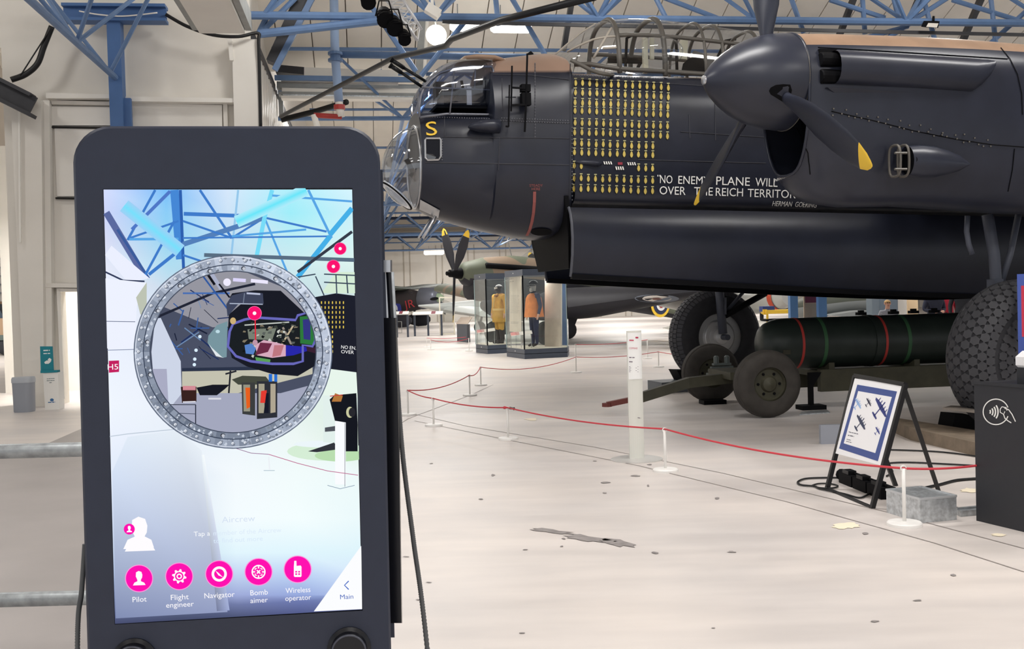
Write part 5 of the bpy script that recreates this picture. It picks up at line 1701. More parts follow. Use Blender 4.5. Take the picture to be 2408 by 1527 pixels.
# backing of the large case: text panel left, curtain right, blue edge
tpn = obj('text_panel', MB().prism([D(1198, 780, 29.9), D(1226, 784, 29.4), D(1226, 646, 29.4), D(1198, 646, 29.9)], V((.0, .02, 0))), m_beige, case2)
tx_ = MB()
for k in range(18):
    y = 695 + k * 2.9 if k < 15 else 757 + (k - 15) * 2
    a, c = D(1201, y, 29.6), D(1220 - (k % 3), y + .6, 29.3)
    tx_.bar(a, c, .004, .012)
obj('panel_text', tx_, srgb('panel_grey_ink', (176, 164, 150)), tpn)
hd_ = MB()
print_px(hd_, (1198, 658), (1208, 657), 3.2, lambda x, y: D(x, y, 29.5))
print_px(hd_, (1198, 664), (1208, 663), 3.2, lambda x, y: D(x, y, 29.5))
obj('panel_heading', hd_, srgb('panel_grey_ink', (176, 164, 150)), tpn, fix=False)
obj('curtain', MB().prism([D(1281, 818, 29.2), D(1319, 816, 28.75), D(1319, 650, 28.75), D(1281, 650, 29.2)], V((.05, .3, 0))), srgb('case_curtain', (206, 192, 178), rough=.85, noise=.08, scale=4), case2)
tag(obj('blue_post', MB().prism([G(1322, 833) + V((.02, .5, 0)), G(1335, 833) + V((.02, .5, 0)), G(1335, 833) + V((.02, .75, 0)), G(1322, 833) + V((.02, .75, 0))], Z * 6.6), m_blued), 'blue roof column standing behind the larger display case', 'column')
# small reading rails in the cases
for cs, x0, x1, y0, y1, Yd, grp in ((case2, 1200, 1250, 778, 816, 28.9, 0), (case1, 1121, 1163, 772, 808, 32.0, 0)):
    a, c = D(x0, y0 + 6, Yd), D(x1, y0, Yd - .25)
    rl = obj('label_rail', MB().prism([a, c, c + V((.02, -.14, -.08)), a + V((.02, -.14, -.08))], Z * .01), srgb('label_pale', (222, 212, 204)), cs)
    obj('label_card', MB().prism([a + V((0, -.005, .012)), a + (c - a) * .4 + V((0, -.005, .012)), a + (c - a) * .4 + V((.02, -.13, -.066)), a + V((.02, -.13, -.066))], Z * .004), srgb('label_rose', (190, 130, 126)), rl)
    for q in (.02, .5, .98):
        p = a + (c - a) * q
        obj('rail_leg', MB().bar(V((p.x, p.y, .27)), p, .02, .02, (0, 1, 0)), m_duct, cs)
# the dressed mannequins
p1 = D(1171, 806, 32.2); p1.z = .27
p1 = V((cen1.x + .12, cen1.y - .05, .272))
p1 = V((cen1.x + .08, cen1.y - .12, .272))
man1, N1, k1 = figure('mannequin', 'mannequin in a mustard yellow flying suit and leather flying helmet', 'mannequin', p1, math.radians(-58), 1.8, (214, 160, 66), (206, 158, 74), face=srgb('mask_leather', (58, 46, 42), rough=.6), bulk=1.5, hip=.3)
cap_shape(man1, N1, k1, srgb('helmet_leather', (38, 32, 32), rough=.45), name='flying_helmet', zoff=-.03, s=1.18)
obj('oxygen_mask', MB().lathe(V(N1['hd1'][0]) + V((0, -.07, .01)), V((0, -1, -.2)), [(0, .05), (.04, .045), (.07, .03), (.08, .01)], 12), srgb('mask_rubber', (70, 60, 54), rough=.6), man1, True, world=False)
obj('goggles', MB().box((-.07, -.125, 1.69), (.07, -.09, 1.735)), srgb('goggle_lens', (190, 180, 170), rough=.2), man1, world=False)
obj('fur_collar', MB().tube([(.13 * math.cos(2 * PI * j / 14), .11 * math.sin(2 * PI * j / 14), 1.49 + .02 * math.sin(2 * PI * j / 14)) for j in range(14)], .045, 8, closed=True), srgb('fur_brown', (150, 104, 60), rough=.95, bump=.4, bscale=60), man1, True, world=False)
obj('suit_belt', MB().loft([[(.235 * math.cos(2 * PI * j / 20), .2 * math.sin(2 * PI * j / 20), z) for j in range(20)] for z in (1.02, 1.08)], cap=False), srgb('belt_pale', (226, 190, 120), rough=.8), man1, True, world=False)
obj('harness_strap', MB().tube(bez([(.1, -.2, 1.45), (.07, -.22, 1.3), (-.02, -.2, 1.1)], 5), .02, 6), srgb('belt_pale', (226, 190, 120)), man1, True, world=False)
obj('suit_flap', MB().loft([[(a * math.cos(2 * PI * j / 20), a * .85 * math.sin(2 * PI * j / 20), z) for j in range(20)] for z, a in ((.66, .25), (.85, .265), (1.03, .23))], cap=False), srgb('cloth_206_158_74', (206, 158, 74)), man1, True, world=False)
for sx in (-1, 1):
    obj('flying_boot', MB().loft([[(sx * .1 + a * math.cos(2 * PI * j / 14), -.0 + c_ + a * 1.1 * math.sin(2 * PI * j / 14), z) for j in range(14)] for z, a, c_ in ((0, .075, -.02), (.06, .08, -.02), (.14, .07, .02), (.42, .085, 0), (.44, .08, 0))]).lathe((sx * .1, -.08, .05), (0, -1, 0), [(0, .065), (.08, .06), (.13, .02)], 12), m_shoe, man1, True, world=False)
p2 = V((.62, 28.95, .272))
man2, N2, k2 = figure('mannequin', 'mannequin in orange life vest, navy tunic and peaked cap', 'mannequin', p2, math.radians(-60), 1.78, (56, 62, 88), (40, 46, 76), face=srgb('mannequin_grey', (176, 172, 168), rough=.5), bulk=1.15, hip=.47)
cap_shape(man2, N2, k2, m_blk, name='cap_crown', zoff=.03, s=1.25)
obj('cap_peak', MB().lathe(V((0, -.06, 1.70)), Z, [(0, .12), (.012, .125)], 18), m_blk, man2, world=False)
obj('life_vest', MB().loft([[(a * math.copysign(abs(math.cos(2 * PI * j / 24)) ** .8, math.cos(2 * PI * j / 24)), c_ * math.copysign(abs(math.sin(2 * PI * j / 24)) ** .8, math.sin(2 * PI * j / 24)), z) for j in range(24)] for z, a, c_ in ((.84, .27, .26), (1.0, .255, .24), (1.2, .24, .22), (1.36, .225, .2), (1.45, .185, .15), (1.5, .1, .09))], cap=False), srgb('vest_orange', (226, 132, 62), rough=.7, noise=.12, scale=8, bump=.2, bscale=20), man2, True, world=False)
obj('collar', MB().loft([[(.075 * math.cos(2 * PI * j / 14), .075 * math.sin(2 * PI * j / 14), z) for j in range(14)] for z in (1.46, 1.56)], cap=False), m_blk, man2, True, world=False)
obj('visor_blank', MB().lathe(V((0, -.06, 1.6)), V((0, -1, 0)), [(0, .075), (.035, .06), (.045, .02)], 14), srgb('mannequin_grey', (176, 172, 168)), man2, True, world=False)

# ================================================================== FAR AIRCRAFT
m_camg = srgb('camo_green', (112, 118, 96), rough=.6, noise=.1, scale=2)
m_camb = srgb('camo_earth', (150, 128, 104), rough=.6, noise=.1, scale=2)
m_under = srgb('night_black', (38, 38, 46), rough=.6, noise=.1, scale=2)
def camo():
    if 'camo_mix' in MATS: return MATS['camo_mix']
    m = mat('camo_mix', lin((112, 118, 96)), rough=.6)
    nt_ = m.node_tree
    b_ = nt_.nodes['Principled BSDF']
    t_ = nt_.nodes.new('ShaderNodeTexCoord')
    n_ = nt_.nodes.new('ShaderNodeTexNoise')
    n_.inputs['Scale'].default_value = .45
    n_.inputs['Detail'].default_value = 1
    r_ = nt_.nodes.new('ShaderNodeValToRGB')
    r_.color_ramp.interpolation = 'CONSTANT'
    r_.color_ramp.elements[0].color = (*lin((98, 104, 88)), 1)
    r_.color_ramp.elements[1].position = .5
    r_.color_ramp.elements[1].color = (*lin((132, 114, 96)), 1)
    nt_.links.new(t_.outputs['Object'], n_.inputs['Vector'])
    nt_.links.new(n_.outputs['Fac'], r_.inputs[0])
    nt_.links.new(r_.outputs[0], b_.inputs['Base Color'])
    return m
class Frame:
    def __init__(s, nose, aft):
        s.o, s.a = V(nose), V(aft).normalized()
        s.p = V((s.a.y, -s.a.x, 0)).normalized()     # side nearer the camera
    def __call__(s, u, v, w):
        return s.o + s.a * u + s.p * v + Z * w
def body(F_, st, m, n=24, name='fuselage', root=None, under=None, split=-.1):
    rings = []
    for u, w, hu, hd_, zc in st:
        rings.append([F_(u, w * math.cos(2 * PI * k / n), zc + (hu if math.sin(2 * PI * k / n) > 0 else hd_) * math.sin(2 * PI * k / n)) for k in range(n)])
    mb = MB().loft(rings)
    if under:
        N_ = n
        for i, f in enumerate(mb.f):
            c = sum((mb.v[k] for k in f), V()) / len(f) - F_.o
            u = c.dot(F_.a)
            zc = interp([(q[0], q[4]) for q in st], u)
            if c.z < zc + split: mb.m[i] = 1
    return obj(name, mb, [m, under] if under else m, root, 0.8)
def blades(F_, root, c, R, angs, m, mt, ch=.22, pit=25, n=12):
    for ph in angs:
        a = math.radians(ph)
        rd_ = Z * math.cos(a) + F_.p * math.sin(a)
        tg = F_.a.cross(rd_).normalized()
        rings = []
        for q, s_, th in ((.06, .35, .09), (.2, .6, .07), (.4, 1, .05), (.65, 1.05, .035), (.85, .8, .025), (.95, .5, .02), (1, .1, .01)):
            p_ = math.radians(pit + 15 * (1 - q))
            cd_ = tg * math.cos(p_) + F_.a * math.sin(p_)
            nd_ = rd_.cross(cd_).normalized()
            rings.append([c + rd_ * R * q + cd_ * ch * s_ / 2 * math.cos(2 * PI * k / n) + nd_ * th / 2 * math.sin(2 * PI * k / n) for k in range(n)])
        mb = MB().loft(rings)
        for i, f in enumerate(mb.f):
            cc_ = sum((mb.v[k] for k in f), V()) / len(f)
            if (cc_ - c).dot(rd_) > R * .9: mb.m[i] = 1
        obj('propeller_blade', mb, [m, mt], root, 0.8)
def wingf(F_, u0, c, t, v, z):
    pr = [(0, 0), (.02, .035), (.1, .075), (.25, .098), (.45, .095), (.7, .06), (1, .004), (.7, -.03), (.45, -.05), (.25, -.055), (.1, -.045), (.02, -.02)]
    return [F_(u0 + c * a, v, z + c * b_ * t) for a, b_ in pr]
# single-engined camouflaged bomber behind the cases (nose left, tail low to the right)
nz = D(1083, 643, 36.2)
F1 = Frame(V((nz.x, nz.y, 0)), (math.cos(math.radians(35)), math.sin(math.radians(35)), 0))
lb = thing('light_bomber', 'camouflaged single-engined bomber with roundels behind the display cases', 'aircraft', F1(4, 0, 0))
zn = nz.z
st1 = [(0, .28, .22, .25, zn), (.15, .42, .38, .42, zn), (.9, .52, .52, .68, zn + .02), (2.2, .6, .62, .9, zn - .0), (3.6, .66, .62, 1.0, zn - .12), (5.2, .66, .58, .85, zn - .35), (7, .58, .5, .62, zn - .82), (9, .45, .42, .42, zn - 1.32), (11, .28, .32, .28, zn - 1.75), (12.3, .1, .2, .1, zn - 2.0)]
fb1 = body(F1, st1, camo(), 28, 'fuselage', lb, m_under, -.22)
blades(F1, lb, F1(-.25, 0, zn), 1.72, (28, 148, 268) if False else (-22, 34, 186), m_under, m_yel, .3, 40)
obj('propeller_hub', MB().lathe(F1(.05, 0, zn), -F1.a, [(0, .2), (.2, .19), (.35, .14), (.5, .13), (.52, .08), (.62, .07)], 18), m_blk, lb, 0.5)
obj('exhaust_pipe', MB().tube([F1(.75, .5, zn + .25), F1(2.9, .64, zn + .1)], .1, 10), m_blk, lb, True)
obj('radiator_bath', MB().loft([[F1(u, .36 * math.cos(2 * PI * k / 14), zn - .55 + s_ * .42 * math.sin(2 * PI * k / 14)) for k in range(14)] for u, s_ in ((.3, .9), (.9, 1), (1.9, .95), (2.6, .5))]), m_under, lb, 0.7)
def w1(v, z, u0, c, t=1.25): return wingf(F1, u0, c, t, v, z)
obj('port_wing', MB().loft([w1(.3, zn - 1.35, 2.4, 3.6, 2.1), w1(2.4, zn - 1.3, 2.6, 3.4, 2.1), w1(5.5, zn - 1.05, 2.95, 2.7, 1.7), w1(7.4, zn - .9, 3.3, 2.0, 1.2), w1(8.0, zn - .86, 3.7, 1.1, .9)]), [m_under], lb, 0.6)
obj('starboard_wing', MB().loft([w1(-.3, zn - .95, 2.4, 3.6), w1(-2.4, zn - .93, 2.6, 3.4), w1(-5.5, zn - .6, 2.95, 2.7), w1(-7.4, zn - .45, 3.3, 2.0), w1(-8.0, zn - .4, 3.7, 1.1)]), camo(), lb, 0.6)
def disc_on(bvh_obj, px, rx, ry, col, name, off, parent, n=24, clip=None):
    bv = BVHTree.FromPolygons([tuple(v.co) for v in bvh_obj.data.vertices], [tuple(p.vertices) for p in bvh_obj.data.polygons])
    fn = on(bv, off, lambda x, y: None)
    ps = [fn(*p) for p in ell(px[0], px[1], rx, ry, n)]
    ps = [p for p in ps if p is not None]
    if len(ps) > 3:
        obj(name, MB().quad(*ps), col, parent, fix=False)
pw1 = [o for o in lb.children if o.name.startswith('port_wing')][0]
for rx, ry, c, off in ((52, 9, (124, 132, 146), .012), (34, 6.5, (226, 220, 214), .018), (11, 2.2, (132, 92, 84), .024)):
    disc_on(pw1, (1545, 702), rx, ry, srgb('wing_roundel_%d' % c[0], c, rough=.6), 'wing_roundel', off, lb)
rc = F1(8.9, .47, zn - 1.32)
for r_, c in ((.5, (238, 196, 62)), (.38, (40, 50, 84)), (.24, (232, 232, 230)), (.13, (160, 52, 54))):
    obj('fuselage_roundel', MB().lathe(rc + F1.p * (.1 - r_ * .15), F1.p, [(0, r_), (.012, r_)], 28), srgb('roundel_%d_%d' % c[:2], c, rough=.5), lb)
obj('cockpit_glazing', MB().loft([[F1(u, .38 * s_ * math.cos(PI * k / 12), zn + zc + .55 * s_ * math.sin(PI * k / 12)) for k in range(13)] for u, s_, zc in ((2.6, .1, .52), (3.1, .8, .42), (4.2, 1, .28), (5.6, .95, .0), (6.6, .2, -.25))], cap=False, wrap=False), m_perspex, lb, True, fix=False)
obj('aerial_mast', MB().bar(F1(2.2, 0, zn + .55), F1(2.05, 0, zn + 1.1), .03, .03, (1, 0, 0)), m_duct, lb)
for v in (-1.6, 1.6):
    obj('main_wheel', MB().lathe(F1(2.4, v - .12, .42), F1.p, [(0, .2), (.02, .36), (.12, .42), (.22, .36), (.24, .2)], 24), m_tyre, lb, True)
    obj('undercarriage_leg', MB().tube([F1(2.4, v, .42), F1(3.0, v, zn - .95)], .07, 8), m_leg, lb)
    obj('undercarriage_fairing', MB().loft([[F1(u, v + .42 * s_ * math.cos(2 * PI * k / 16), zn - 1.15 + .5 * s_ * math.sin(2 * PI * k / 16)) for k in range(16)] for u, s_ in ((1.9, .3), (2.3, .8), (3.2, 1), (4.6, .9), (5.8, .3))]), m_under, lb, 0.8)
    obj('wheel_door', MB().prism([F1(2.1, v + .3, .3), F1(3.3, v + .3, .35), F1(4.0, v + .3, zn - .95), F1(2.3, v + .3, zn - .95)], F1.p * .03), m_under, lb)
obj('fin', MB().prism([F1(10.8, 0, zn - 1.6), F1(12.6, 0, zn - 1.8), F1(12.5, 0, zn - .5), F1(11.8, 0, zn - .3), F1(11.2, 0, zn - .7)], F1.p * .1), camo(), lb)
obj('tail_plane', MB().loft([wingf(F1, 11, 1.5, .8, -2.3, zn - 1.6), wingf(F1, 11, 1.5, .8, 2.3, zn - 1.6)]), camo(), lb, 0.6)

# high-wing aircraft far left, nose to the right
FY = D(1042, 700, 66)
F2 = Frame(V((FY.x, FY.y, 0)), (-math.cos(math.radians(22)), math.sin(math.radians(22)), 0))
F2.p = V((-math.sin(math.radians(22)), -math.cos(math.radians(22)), 0))
hw = thing('high_wing_aircraft', 'dark high-wing aircraft with radial engine and red code letters far behind', 'aircraft', F2(2.5, 0, 0))
zy = FY.z
body(F2, [(.35, .5, .5, .5, zy), (.5, .66, .66, .66, zy), (1.5, .7, .7, .7, zy - .02), (1.62, .6, .6, .6, zy - .05)], srgb('cowl_grey', (112, 116, 128), rough=.35, metal=.3), 24, 'engine_cowling', hw)
fy = body(F2, [(1.5, .5, .5, .6, zy - .1), (2.4, .55, .75, .75, zy - .1), (4, .52, .72, .75, zy - .25), (6, .4, .5, .55, zy - .6), (9, .12, .2, .2, zy - .95)], srgb('lysander_dark', (58, 52, 54), rough=.6), 20, 'fuselage', hw)
obj('spinner', MB().lathe(F2(.35, 0, zy), -F2.a, [(0, .3), (.2, .26), (.38, .12), (.42, .02)], 16), srgb('spinner_green', (150, 170, 140), rough=.5), hw, 0.6)
obj('engine_face', MB().lathe(F2(.5, 0, zy), -F2.a, [(0, .6), (.1, .5), (.12, .2)], 20), m_blk, hw)
blades(F2, hw, F2(.25, 0, zy), 1.35, (-25, 95, 215), m_blk, m_blk, .22, 30)
wz_ = zy + .62
obj('wing', MB().loft([wingf(F2, 3.0, 1.0, 1, -7.2, wz_ + .3), wingf(F2, 2.5, 2.0, 1, -4, wz_ + .15), wingf(F2, 2.3, 1.6, 1, -.5, wz_), wingf(F2, 2.3, 1.6, 1, .5, wz_), wingf(F2, 2.5, 2.0, 1, 4, wz_ + .15), wingf(F2, 3.0, 1.0, 1, 7.2, wz_ + .3)]), srgb('lysander_green', (84, 92, 84), rough=.6), hw, 0.6)
obj('cabin_glazing', MB().loft([[F2(u, .46 * math.cos(PI * k / 10), zy + .3 + .45 * s_ * math.sin(PI * k / 10)) for k in range(11)] for u, s_ in ((1.9, .2), (2.4, .9), (4, 1), (5.4, .3))], cap=False, wrap=False), m_perspex, hw, True, fix=False)
for sx in (-1, 1):
    obj('wing_strut', MB().bar(F2(2.6, sx * .9, .9), F2(3.2, sx * 3.8, wz_ + .05), .12, .05), m_under, hw)
    obj('wheel_spat', MB().loft([[F2(u, sx * 1.3 + .18 * s_ * math.cos(2 * PI * k / 12), .5 + .45 * s_ * math.sin(2 * PI * k / 12)) for k in range(12)] for u, s_ in ((1.6, .3), (1.9, .9), (2.5, 1), (3.2, .6), (3.8, .1))]), m_under, hw, 0.8)
lt2 = MB()
text_px(lt2, 'JR', (952, 727), (976, 722), 19, lambda x, y: PL(x, y, F2(3.5, .56, 0), F2.p))
obj('code_letters', lt2, srgb('code_red', (186, 60, 66), rough=.6), hw, fix=False)
for r_, c in ((.62, (52, 60, 150)), (.36, (226, 226, 226)), (.2, (170, 50, 60))):
    obj('roundel', MB().lathe(PL(924, 727, F2(5.4, .5, 0), F2.p) + F2.p * (.03 - r_ * .03), F2.p, [(0, r_), (.01, r_)], 20), srgb('roundel2_%d' % c[1], c), hw)
# pale low-wing aircraft further back
F3 = Frame(D(1045, 730, 52) * 1.0, (1, .25, 0))
F3.o.z = 0
lw = thing('grey_aircraft', 'pale grey low-wing aircraft partly hidden behind the smaller case', 'aircraft', F3(2, 0, 0))
zw = D(1045, 722, 52).z
m_pale = srgb('sky_grey', (188, 192, 190), rough=.5)
obj('wing', MB().loft([wingf(F3, -1.2, .6, .9, -.2, zw + .05), wingf(F3, -.6, 1.2, .9, -.2, zw), wingf(F3, .2, 2.2, 1, .6, zw - .2), wingf(F3, 1.2, 2.4, 1, 2.2, zw - .4)]), m_pale, lw, 0.6)
body(F3, [(-1.3, .05, .03, .05, zw + .1), (0, .35, .2, .3, zw), (2, .55, .45, .5, zw - .1), (4, .6, .6, .6, zw - .1), (7, .4, .4, .4, zw)], m_pale, 18, 'fuselage', lw)
obj('tail_fin', MB().prism([F3(2.2, 0, zw + .2), F3(3.4, 0, zw + .2), F3(3.3, 0, zw + 1.0), F3(2.9, 0, zw + 1.0)], F3.p * .08), m_under, lw)
obj('undercarriage', MB().tube([F3(1.6, .8, .3), F3(1.8, .8, zw - .2)], .06, 8).lathe(F3(1.6, .72, .3), F3.p, [(0, .15), (.02, .27), (.1, .3), (.18, .27), (.2, .15)], 18), m_tyre, lw)
# radial-engined aircraft nose behind the large case
F4 = Frame(D(1270, 626, 40), (1, .3, 0))
F4.o.z = 0
z4 = D(1264, 626, 40).z
ra = thing('fighter_aircraft', 'aircraft nose with yellow-tipped propeller poking above the larger case', 'aircraft', F4(1, 0, 0))
blades(F4, ra, F4(-.15, 0, z4), 1.05, (12, 132 + 170, 200), m_under, m_yel, .26, 45)
body(F4, [(-.1, .2, .2, .2, z4), (.1, .5, .5, .5, z4), (1.2, .6, .6, .6, z4 - .05), (4, .5, .5, .6, z4 - .3), (8, .15, .2, .2, z4 - .6)], m_camg, 18, 'fuselage', ra)
obj('wing', MB().loft([wingf(F4, 1.2, 2, 1, -4, z4 - .2), wingf(F4, 1.2, 2, 1, 0, z4 - .4), wingf(F4, 1.2, 2, 1, 3, z4 - .3)]), m_camg, ra, 0.6)
obj('handrail_frame', MB().tube([F4(-.9, .6, z4 - .9), F4(-.8, .6, z4 + .05), F4(-.4, .6, z4 + .25), F4(-.1, .6, z4 - .4)], .03, 8), m_duct, ra, True)
obj('undercarriage', MB().tube([F4(1.4, -.9, .35), F4(1.5, -.9, z4 - .3)], .06, 8).lathe(F4(1.4, -1.0, .35), F4.p, [(0, .2), (.02, .32), (.1, .36), (.18, .32), (.2, .2)], 18), m_tyre, ra)

# silver jet and others seen below the bomb doors
F5 = Frame(D(1838, 700, 31), (-.38, .92, 0))
F5.o.z = 0
jet = thing('silver_jet', 'silver aircraft with a red ring seen past the far main wheel', 'aircraft', F5(2, 0, 0))
zj = D(1830, 703, 31).z
jb_ = body(F5, [(-.4, .3, .3, .3, zj + .1), (0, .42, .42, .42, zj + .08), (1.2, .5, .5, .5, zj + .05), (4, .55, .55, .55, zj), (7, .2, .2, .2, zj)], srgb('jet_silver', (190, 190, 186), rough=.35, metal=.5), 22, 'fuselage', jet)
obj('red_ring', MB().lathe(F5(-.05, 0, zj + .08), F5.a, [(0, .425), (.02, .44), (.16, .45), (.2, .44)], 22, cap=False), srgb('ring_red', (190, 74, 48), rough=.5), jet, 0.6)
obj('jet_wing', MB().loft([wingf(F5, .3, 1.6, .8, -3, zj - .8), wingf(F5, 0, 2.0, .8, 0, zj - .8), wingf(F5, -.3, 1.6, .8, 2.4, zj - .8)]), srgb('jet_white', (216, 214, 206), rough=.5), jet, 0.6)
obj('undercarriage', MB().tube([F5(1, 0, .2), F5(1, 0, zj - .4)], .06, 8).lathe(F5(1, -.1, .25), F5.p, [(0, .15), (.02, .22), (.1, .25), (.18, .22), (.2, .15)], 16), m_tyre, jet)
yt = thing('yellow_trolley', 'yellow and blue service trolley beyond the trolley bomb nose', 'trolley', G(1832, 790))
yp = D(1832, 733, 28)
obj('deck', MB().obox(V((yp.x, yp.y, yp.z)), V((.42, 0, 0)), V((0, .3, 0)), Z * .05), m_yel, yt)
obj('locker', MB().obox(V((yp.x - .3, yp.y + .1, yp.z + .08)), V((.16, 0, 0)), V((0, .2, 0)), Z * .07), srgb('locker_blue', (36, 60, 130), rough=.5), yt)
obj('lower_frame', MB().obox(V((yp.x, yp.y, yp.z - .22)), V((.42, 0, 0)), V((0, .3, 0)), Z * .03), m_blk, yt)
for sx in (-1, 1):
    obj('frame_leg', MB().bar(V((yp.x + sx * .38, yp.y - .25, .1)), V((yp.x + sx * .38, yp.y - .25, yp.z)), .05, .05, (0, 1, 0)), m_yel, yt)
    obj('wheel', MB().lathe(V((yp.x + sx * .38, yp.y - .3, .12)), V((0, 1, 0)), [(0, .06), (.01, .12), (.07, .12), (.08, .06)], 14), m_blk, yt)
obj('yellow_tub', MB().obox(V((yp.x - .42, yp.y - .15, yp.z + .0)), V((.05, 0, 0)), V((0, .05, 0)), Z * .07), m_yel, yt)
for x0, x1, lab in ((1859, 1877, 'blue roof column left of the small notice under the bomber'), (1926, 1945, 'blue roof column right of the small notice under the bomber')):
    c0 = D((x0 + x1) / 2, 740, 24)
    w0 = (x1 - x0) / FPX * 24 / 2
    tag(obj('roof_column', MB().box((c0.x - w0, c0.y, 0), (c0.x + w0, c0.y + .2, 7.2)), srgb('column_light_blue', (98, 142, 196), rough=.5)), lab, 'column', 'pair of blue roof columns')
nt2 = thing('notice_stand', 'wooden notice panel with dark red heading between two blue columns', 'notice', V((D(1907, 740, 24).x, D(1907, 740, 24).y, 0)))
c0 = D(1910, 740, 24.3)
w0 = .16
obj('backing', MB().box((c0.x - w0 - .03, c0.y, 0), (c0.x + w0, c0.y + .04, 2.1)), srgb('notice_wood', (206, 184, 156), rough=.6), nt2)
zz_ = D(1910, 712, 24.3).z
obj('red_heading', MB().box((c0.x - w0, c0.y - .01, zz_), (c0.x + w0 - .02, c0.y, 2.05)), srgb('heading_red', (122, 56, 74), rough=.6), nt2)
obj('notice_sheet', MB().box((c0.x - w0, c0.y - .01, zz_ - .42), (c0.x + w0 - .02, c0.y, zz_ - .03)), srgb('notice_sheet', (190, 172, 146), rough=.7), nt2)
F6 = Frame(D(2065, 712, 33), (-1, .15, 0))
F6.o.z = 0
z6 = D(2020, 712, 33).z
da = thing('grey_aircraft', 'dark green and grey aircraft seen under the bomb doors right of the columns', 'aircraft', F6(1, 0, 0))
body(F6, [(-.3, .5, .45, .4, z6 + .1), (1, .55, .5, .4, z6 + .05), (2, .5, .4, .4, z6 - .05), (2.6, .3, .2, .3, z6 - .12)], srgb('fighter_green', (84, 88, 78), rough=.6), 20, 'fuselage', da, srgb('fighter_grey', (140, 144, 144), rough=.5), .02)
obj('wing', MB().loft([wingf(F6, .2, 1.6, .8, -2, z6 - .35), wingf(F6, .2, 1.6, .8, 1.5, z6 - .35)]), srgb('fighter_grey', (140, 144, 144)), da, 0.6)
obj('main_wheel', MB().lathe(F6(2.0, .2, .3), F6.p, [(0, .15), (.02, .27), (.1, .3), (.18, .27), (.2, .15)], 18), m_tyre, da, True)
cbn = thing('equipment_cabinet', 'grey equipment cabinet seen under the bomb doors', 'cabinet', V((D(2082, 720, 30).x, 30, 0)))
c0 = D(2082, 720, 30)
obj('body', MB().box((c0.x - .38, c0.y, 0), (c0.x + .36, c0.y + .5, 2.0)), srgb('cabinet_grey', (104, 116, 126), rough=.5), cbn)
obj('door', MB().box((c0.x - .16, c0.y - .02, .1), (c0.x + .34, c0.y, 1.95)), srgb('cabinet_grey2', (96, 108, 120), rough=.5), cbn)
cb2 = thing('white_cabinet', 'white panel unit with dark top beside the grey cabinet', 'cabinet', V((D(2120, 720, 30.5).x, 30.5, 0)))
c0 = D(2121, 720, 30.5)
obj('body', MB().box((c0.x - .13, c0.y, 0), (c0.x + .14, c0.y + .3, 1.62)), m_white2, cb2)
obj('dark_top', MB().box((c0.x - .1, c0.y - .02, 1.45), (c0.x + .12, c0.y, 1.7)), m_blk, cb2)
c0 = D(2146, 720, 31)
tag(obj('wood_screen', MB().box((c0.x - .16, c0.y, 0), (c0.x + .16, c0.y + .06, 2.2)), srgb('pale_wood', (232, 206, 168), rough=.6, noise=.06, scale=3)), 'pale wooden screen behind the visitors', 'screen')
# visitors beyond the trolley
def visitor(x, Yd, lab, rz, H, top, legs, hair, **kw):
    p = D(x, 720, Yd)
    r, N_, k_ = figure('person', lab, 'person', V((p.x, p.y, 0)), rz, H, top, legs, **kw)
    cap_shape(r, N_, k_, srgb('hair_%d_%d_%d' % hair, hair, rough=.8), name='hair')
    return r
visitor(2197, 26.5, 'person in a navy padded jacket holding something with both hands', .2, 1.62, (34, 38, 56), (30, 32, 44), (70, 52, 42), arms='front', bulk=1.15)
visitor(2226, 28, 'person in a red coat standing behind the navy jacket', .1, 1.68, (178, 36, 58), (40, 40, 46), (60, 46, 40), bulk=1.15)
visitor(2262, 27.5, 'person dressed in black at the right of the visitors', -.3, 1.72, (24, 26, 32), (24, 24, 28), (40, 34, 30), bulk=1.15)
pc_ = D(2087, 742, 27)
visitor(2087, 25.0, 'small child with blond hair behind the long bomb', .0, 1.32, (150, 150, 158), (60, 64, 84), (196, 160, 108), bulk=.85)

# tables, lectern and glass screen on the far left
def info_table(label, x0, x1, y, Yd, n=1):
    a, c = D(x0, y, Yd), D(x1, y, Yd)
    r = thing('reading_table', label, 'table', V(((a.x + c.x) / 2, Yd, 0)))
    z = a.z
    obj('sloping_top', MB().prism([V((a.x, Yd, z + .05)), V((c.x, Yd, z + .05)), V((c.x, Yd - .5, z - .07)), V((a.x, Yd - .5, z - .07))], Z * .04), srgb('table_top_white', (226, 224, 220), rough=.5), r)
    w = c.x - a.x
    for q, col in ((.62, (122, 46, 62)),):
        obj('printed_panel', MB().prism([V((a.x + w * q, Yd - .02, z + .09)), V((a.x + w * (q + .14), Yd - .02, z + .09)), V((a.x + w * (q + .14), Yd - .48, z - .02)), V((a.x + w * q, Yd - .48, z - .02))], Z * .01), srgb('table_print_%d' % col[0], col), r)
    for q in (.05, .5, .95):
        obj('leg', MB().bar(V((a.x + w * q, Yd - .25, 0)), V((a.x + w * q, Yd - .25, z)), .09, .09, (0, 1, 0)), m_case, r)
    return r
info_table('long reading table with white panels under the far high-wing aircraft', 972, 1042, 738, 50)
info_table('reading table half hidden by the touchscreen edge', 905, 962, 738, 49)
fs = thing('wire_frame', 'thin metal frame stand on the floor left of the reading table', 'frame', G(940, 784))
f0, f1 = G(935, 784), G(945, 784)
for p in (f0, f1):
    obj('upright', MB().bar(p, p + Z * .62, .03, .03, (0, 1, 0)), m_duct, fs)
obj('top_bar', MB().bar(f0 + Z * .62, f1 + Z * .62, .03, .03), m_duct, fs)
obj('bottom_bar', MB().bar(f0 + Z * .02, f1 + Z * .02, .03, .03), m_duct, fs)
gs = thing('glass_screen', 'clear standing screen in a pale frame left of the lectern', 'screen', G(1052, 788))
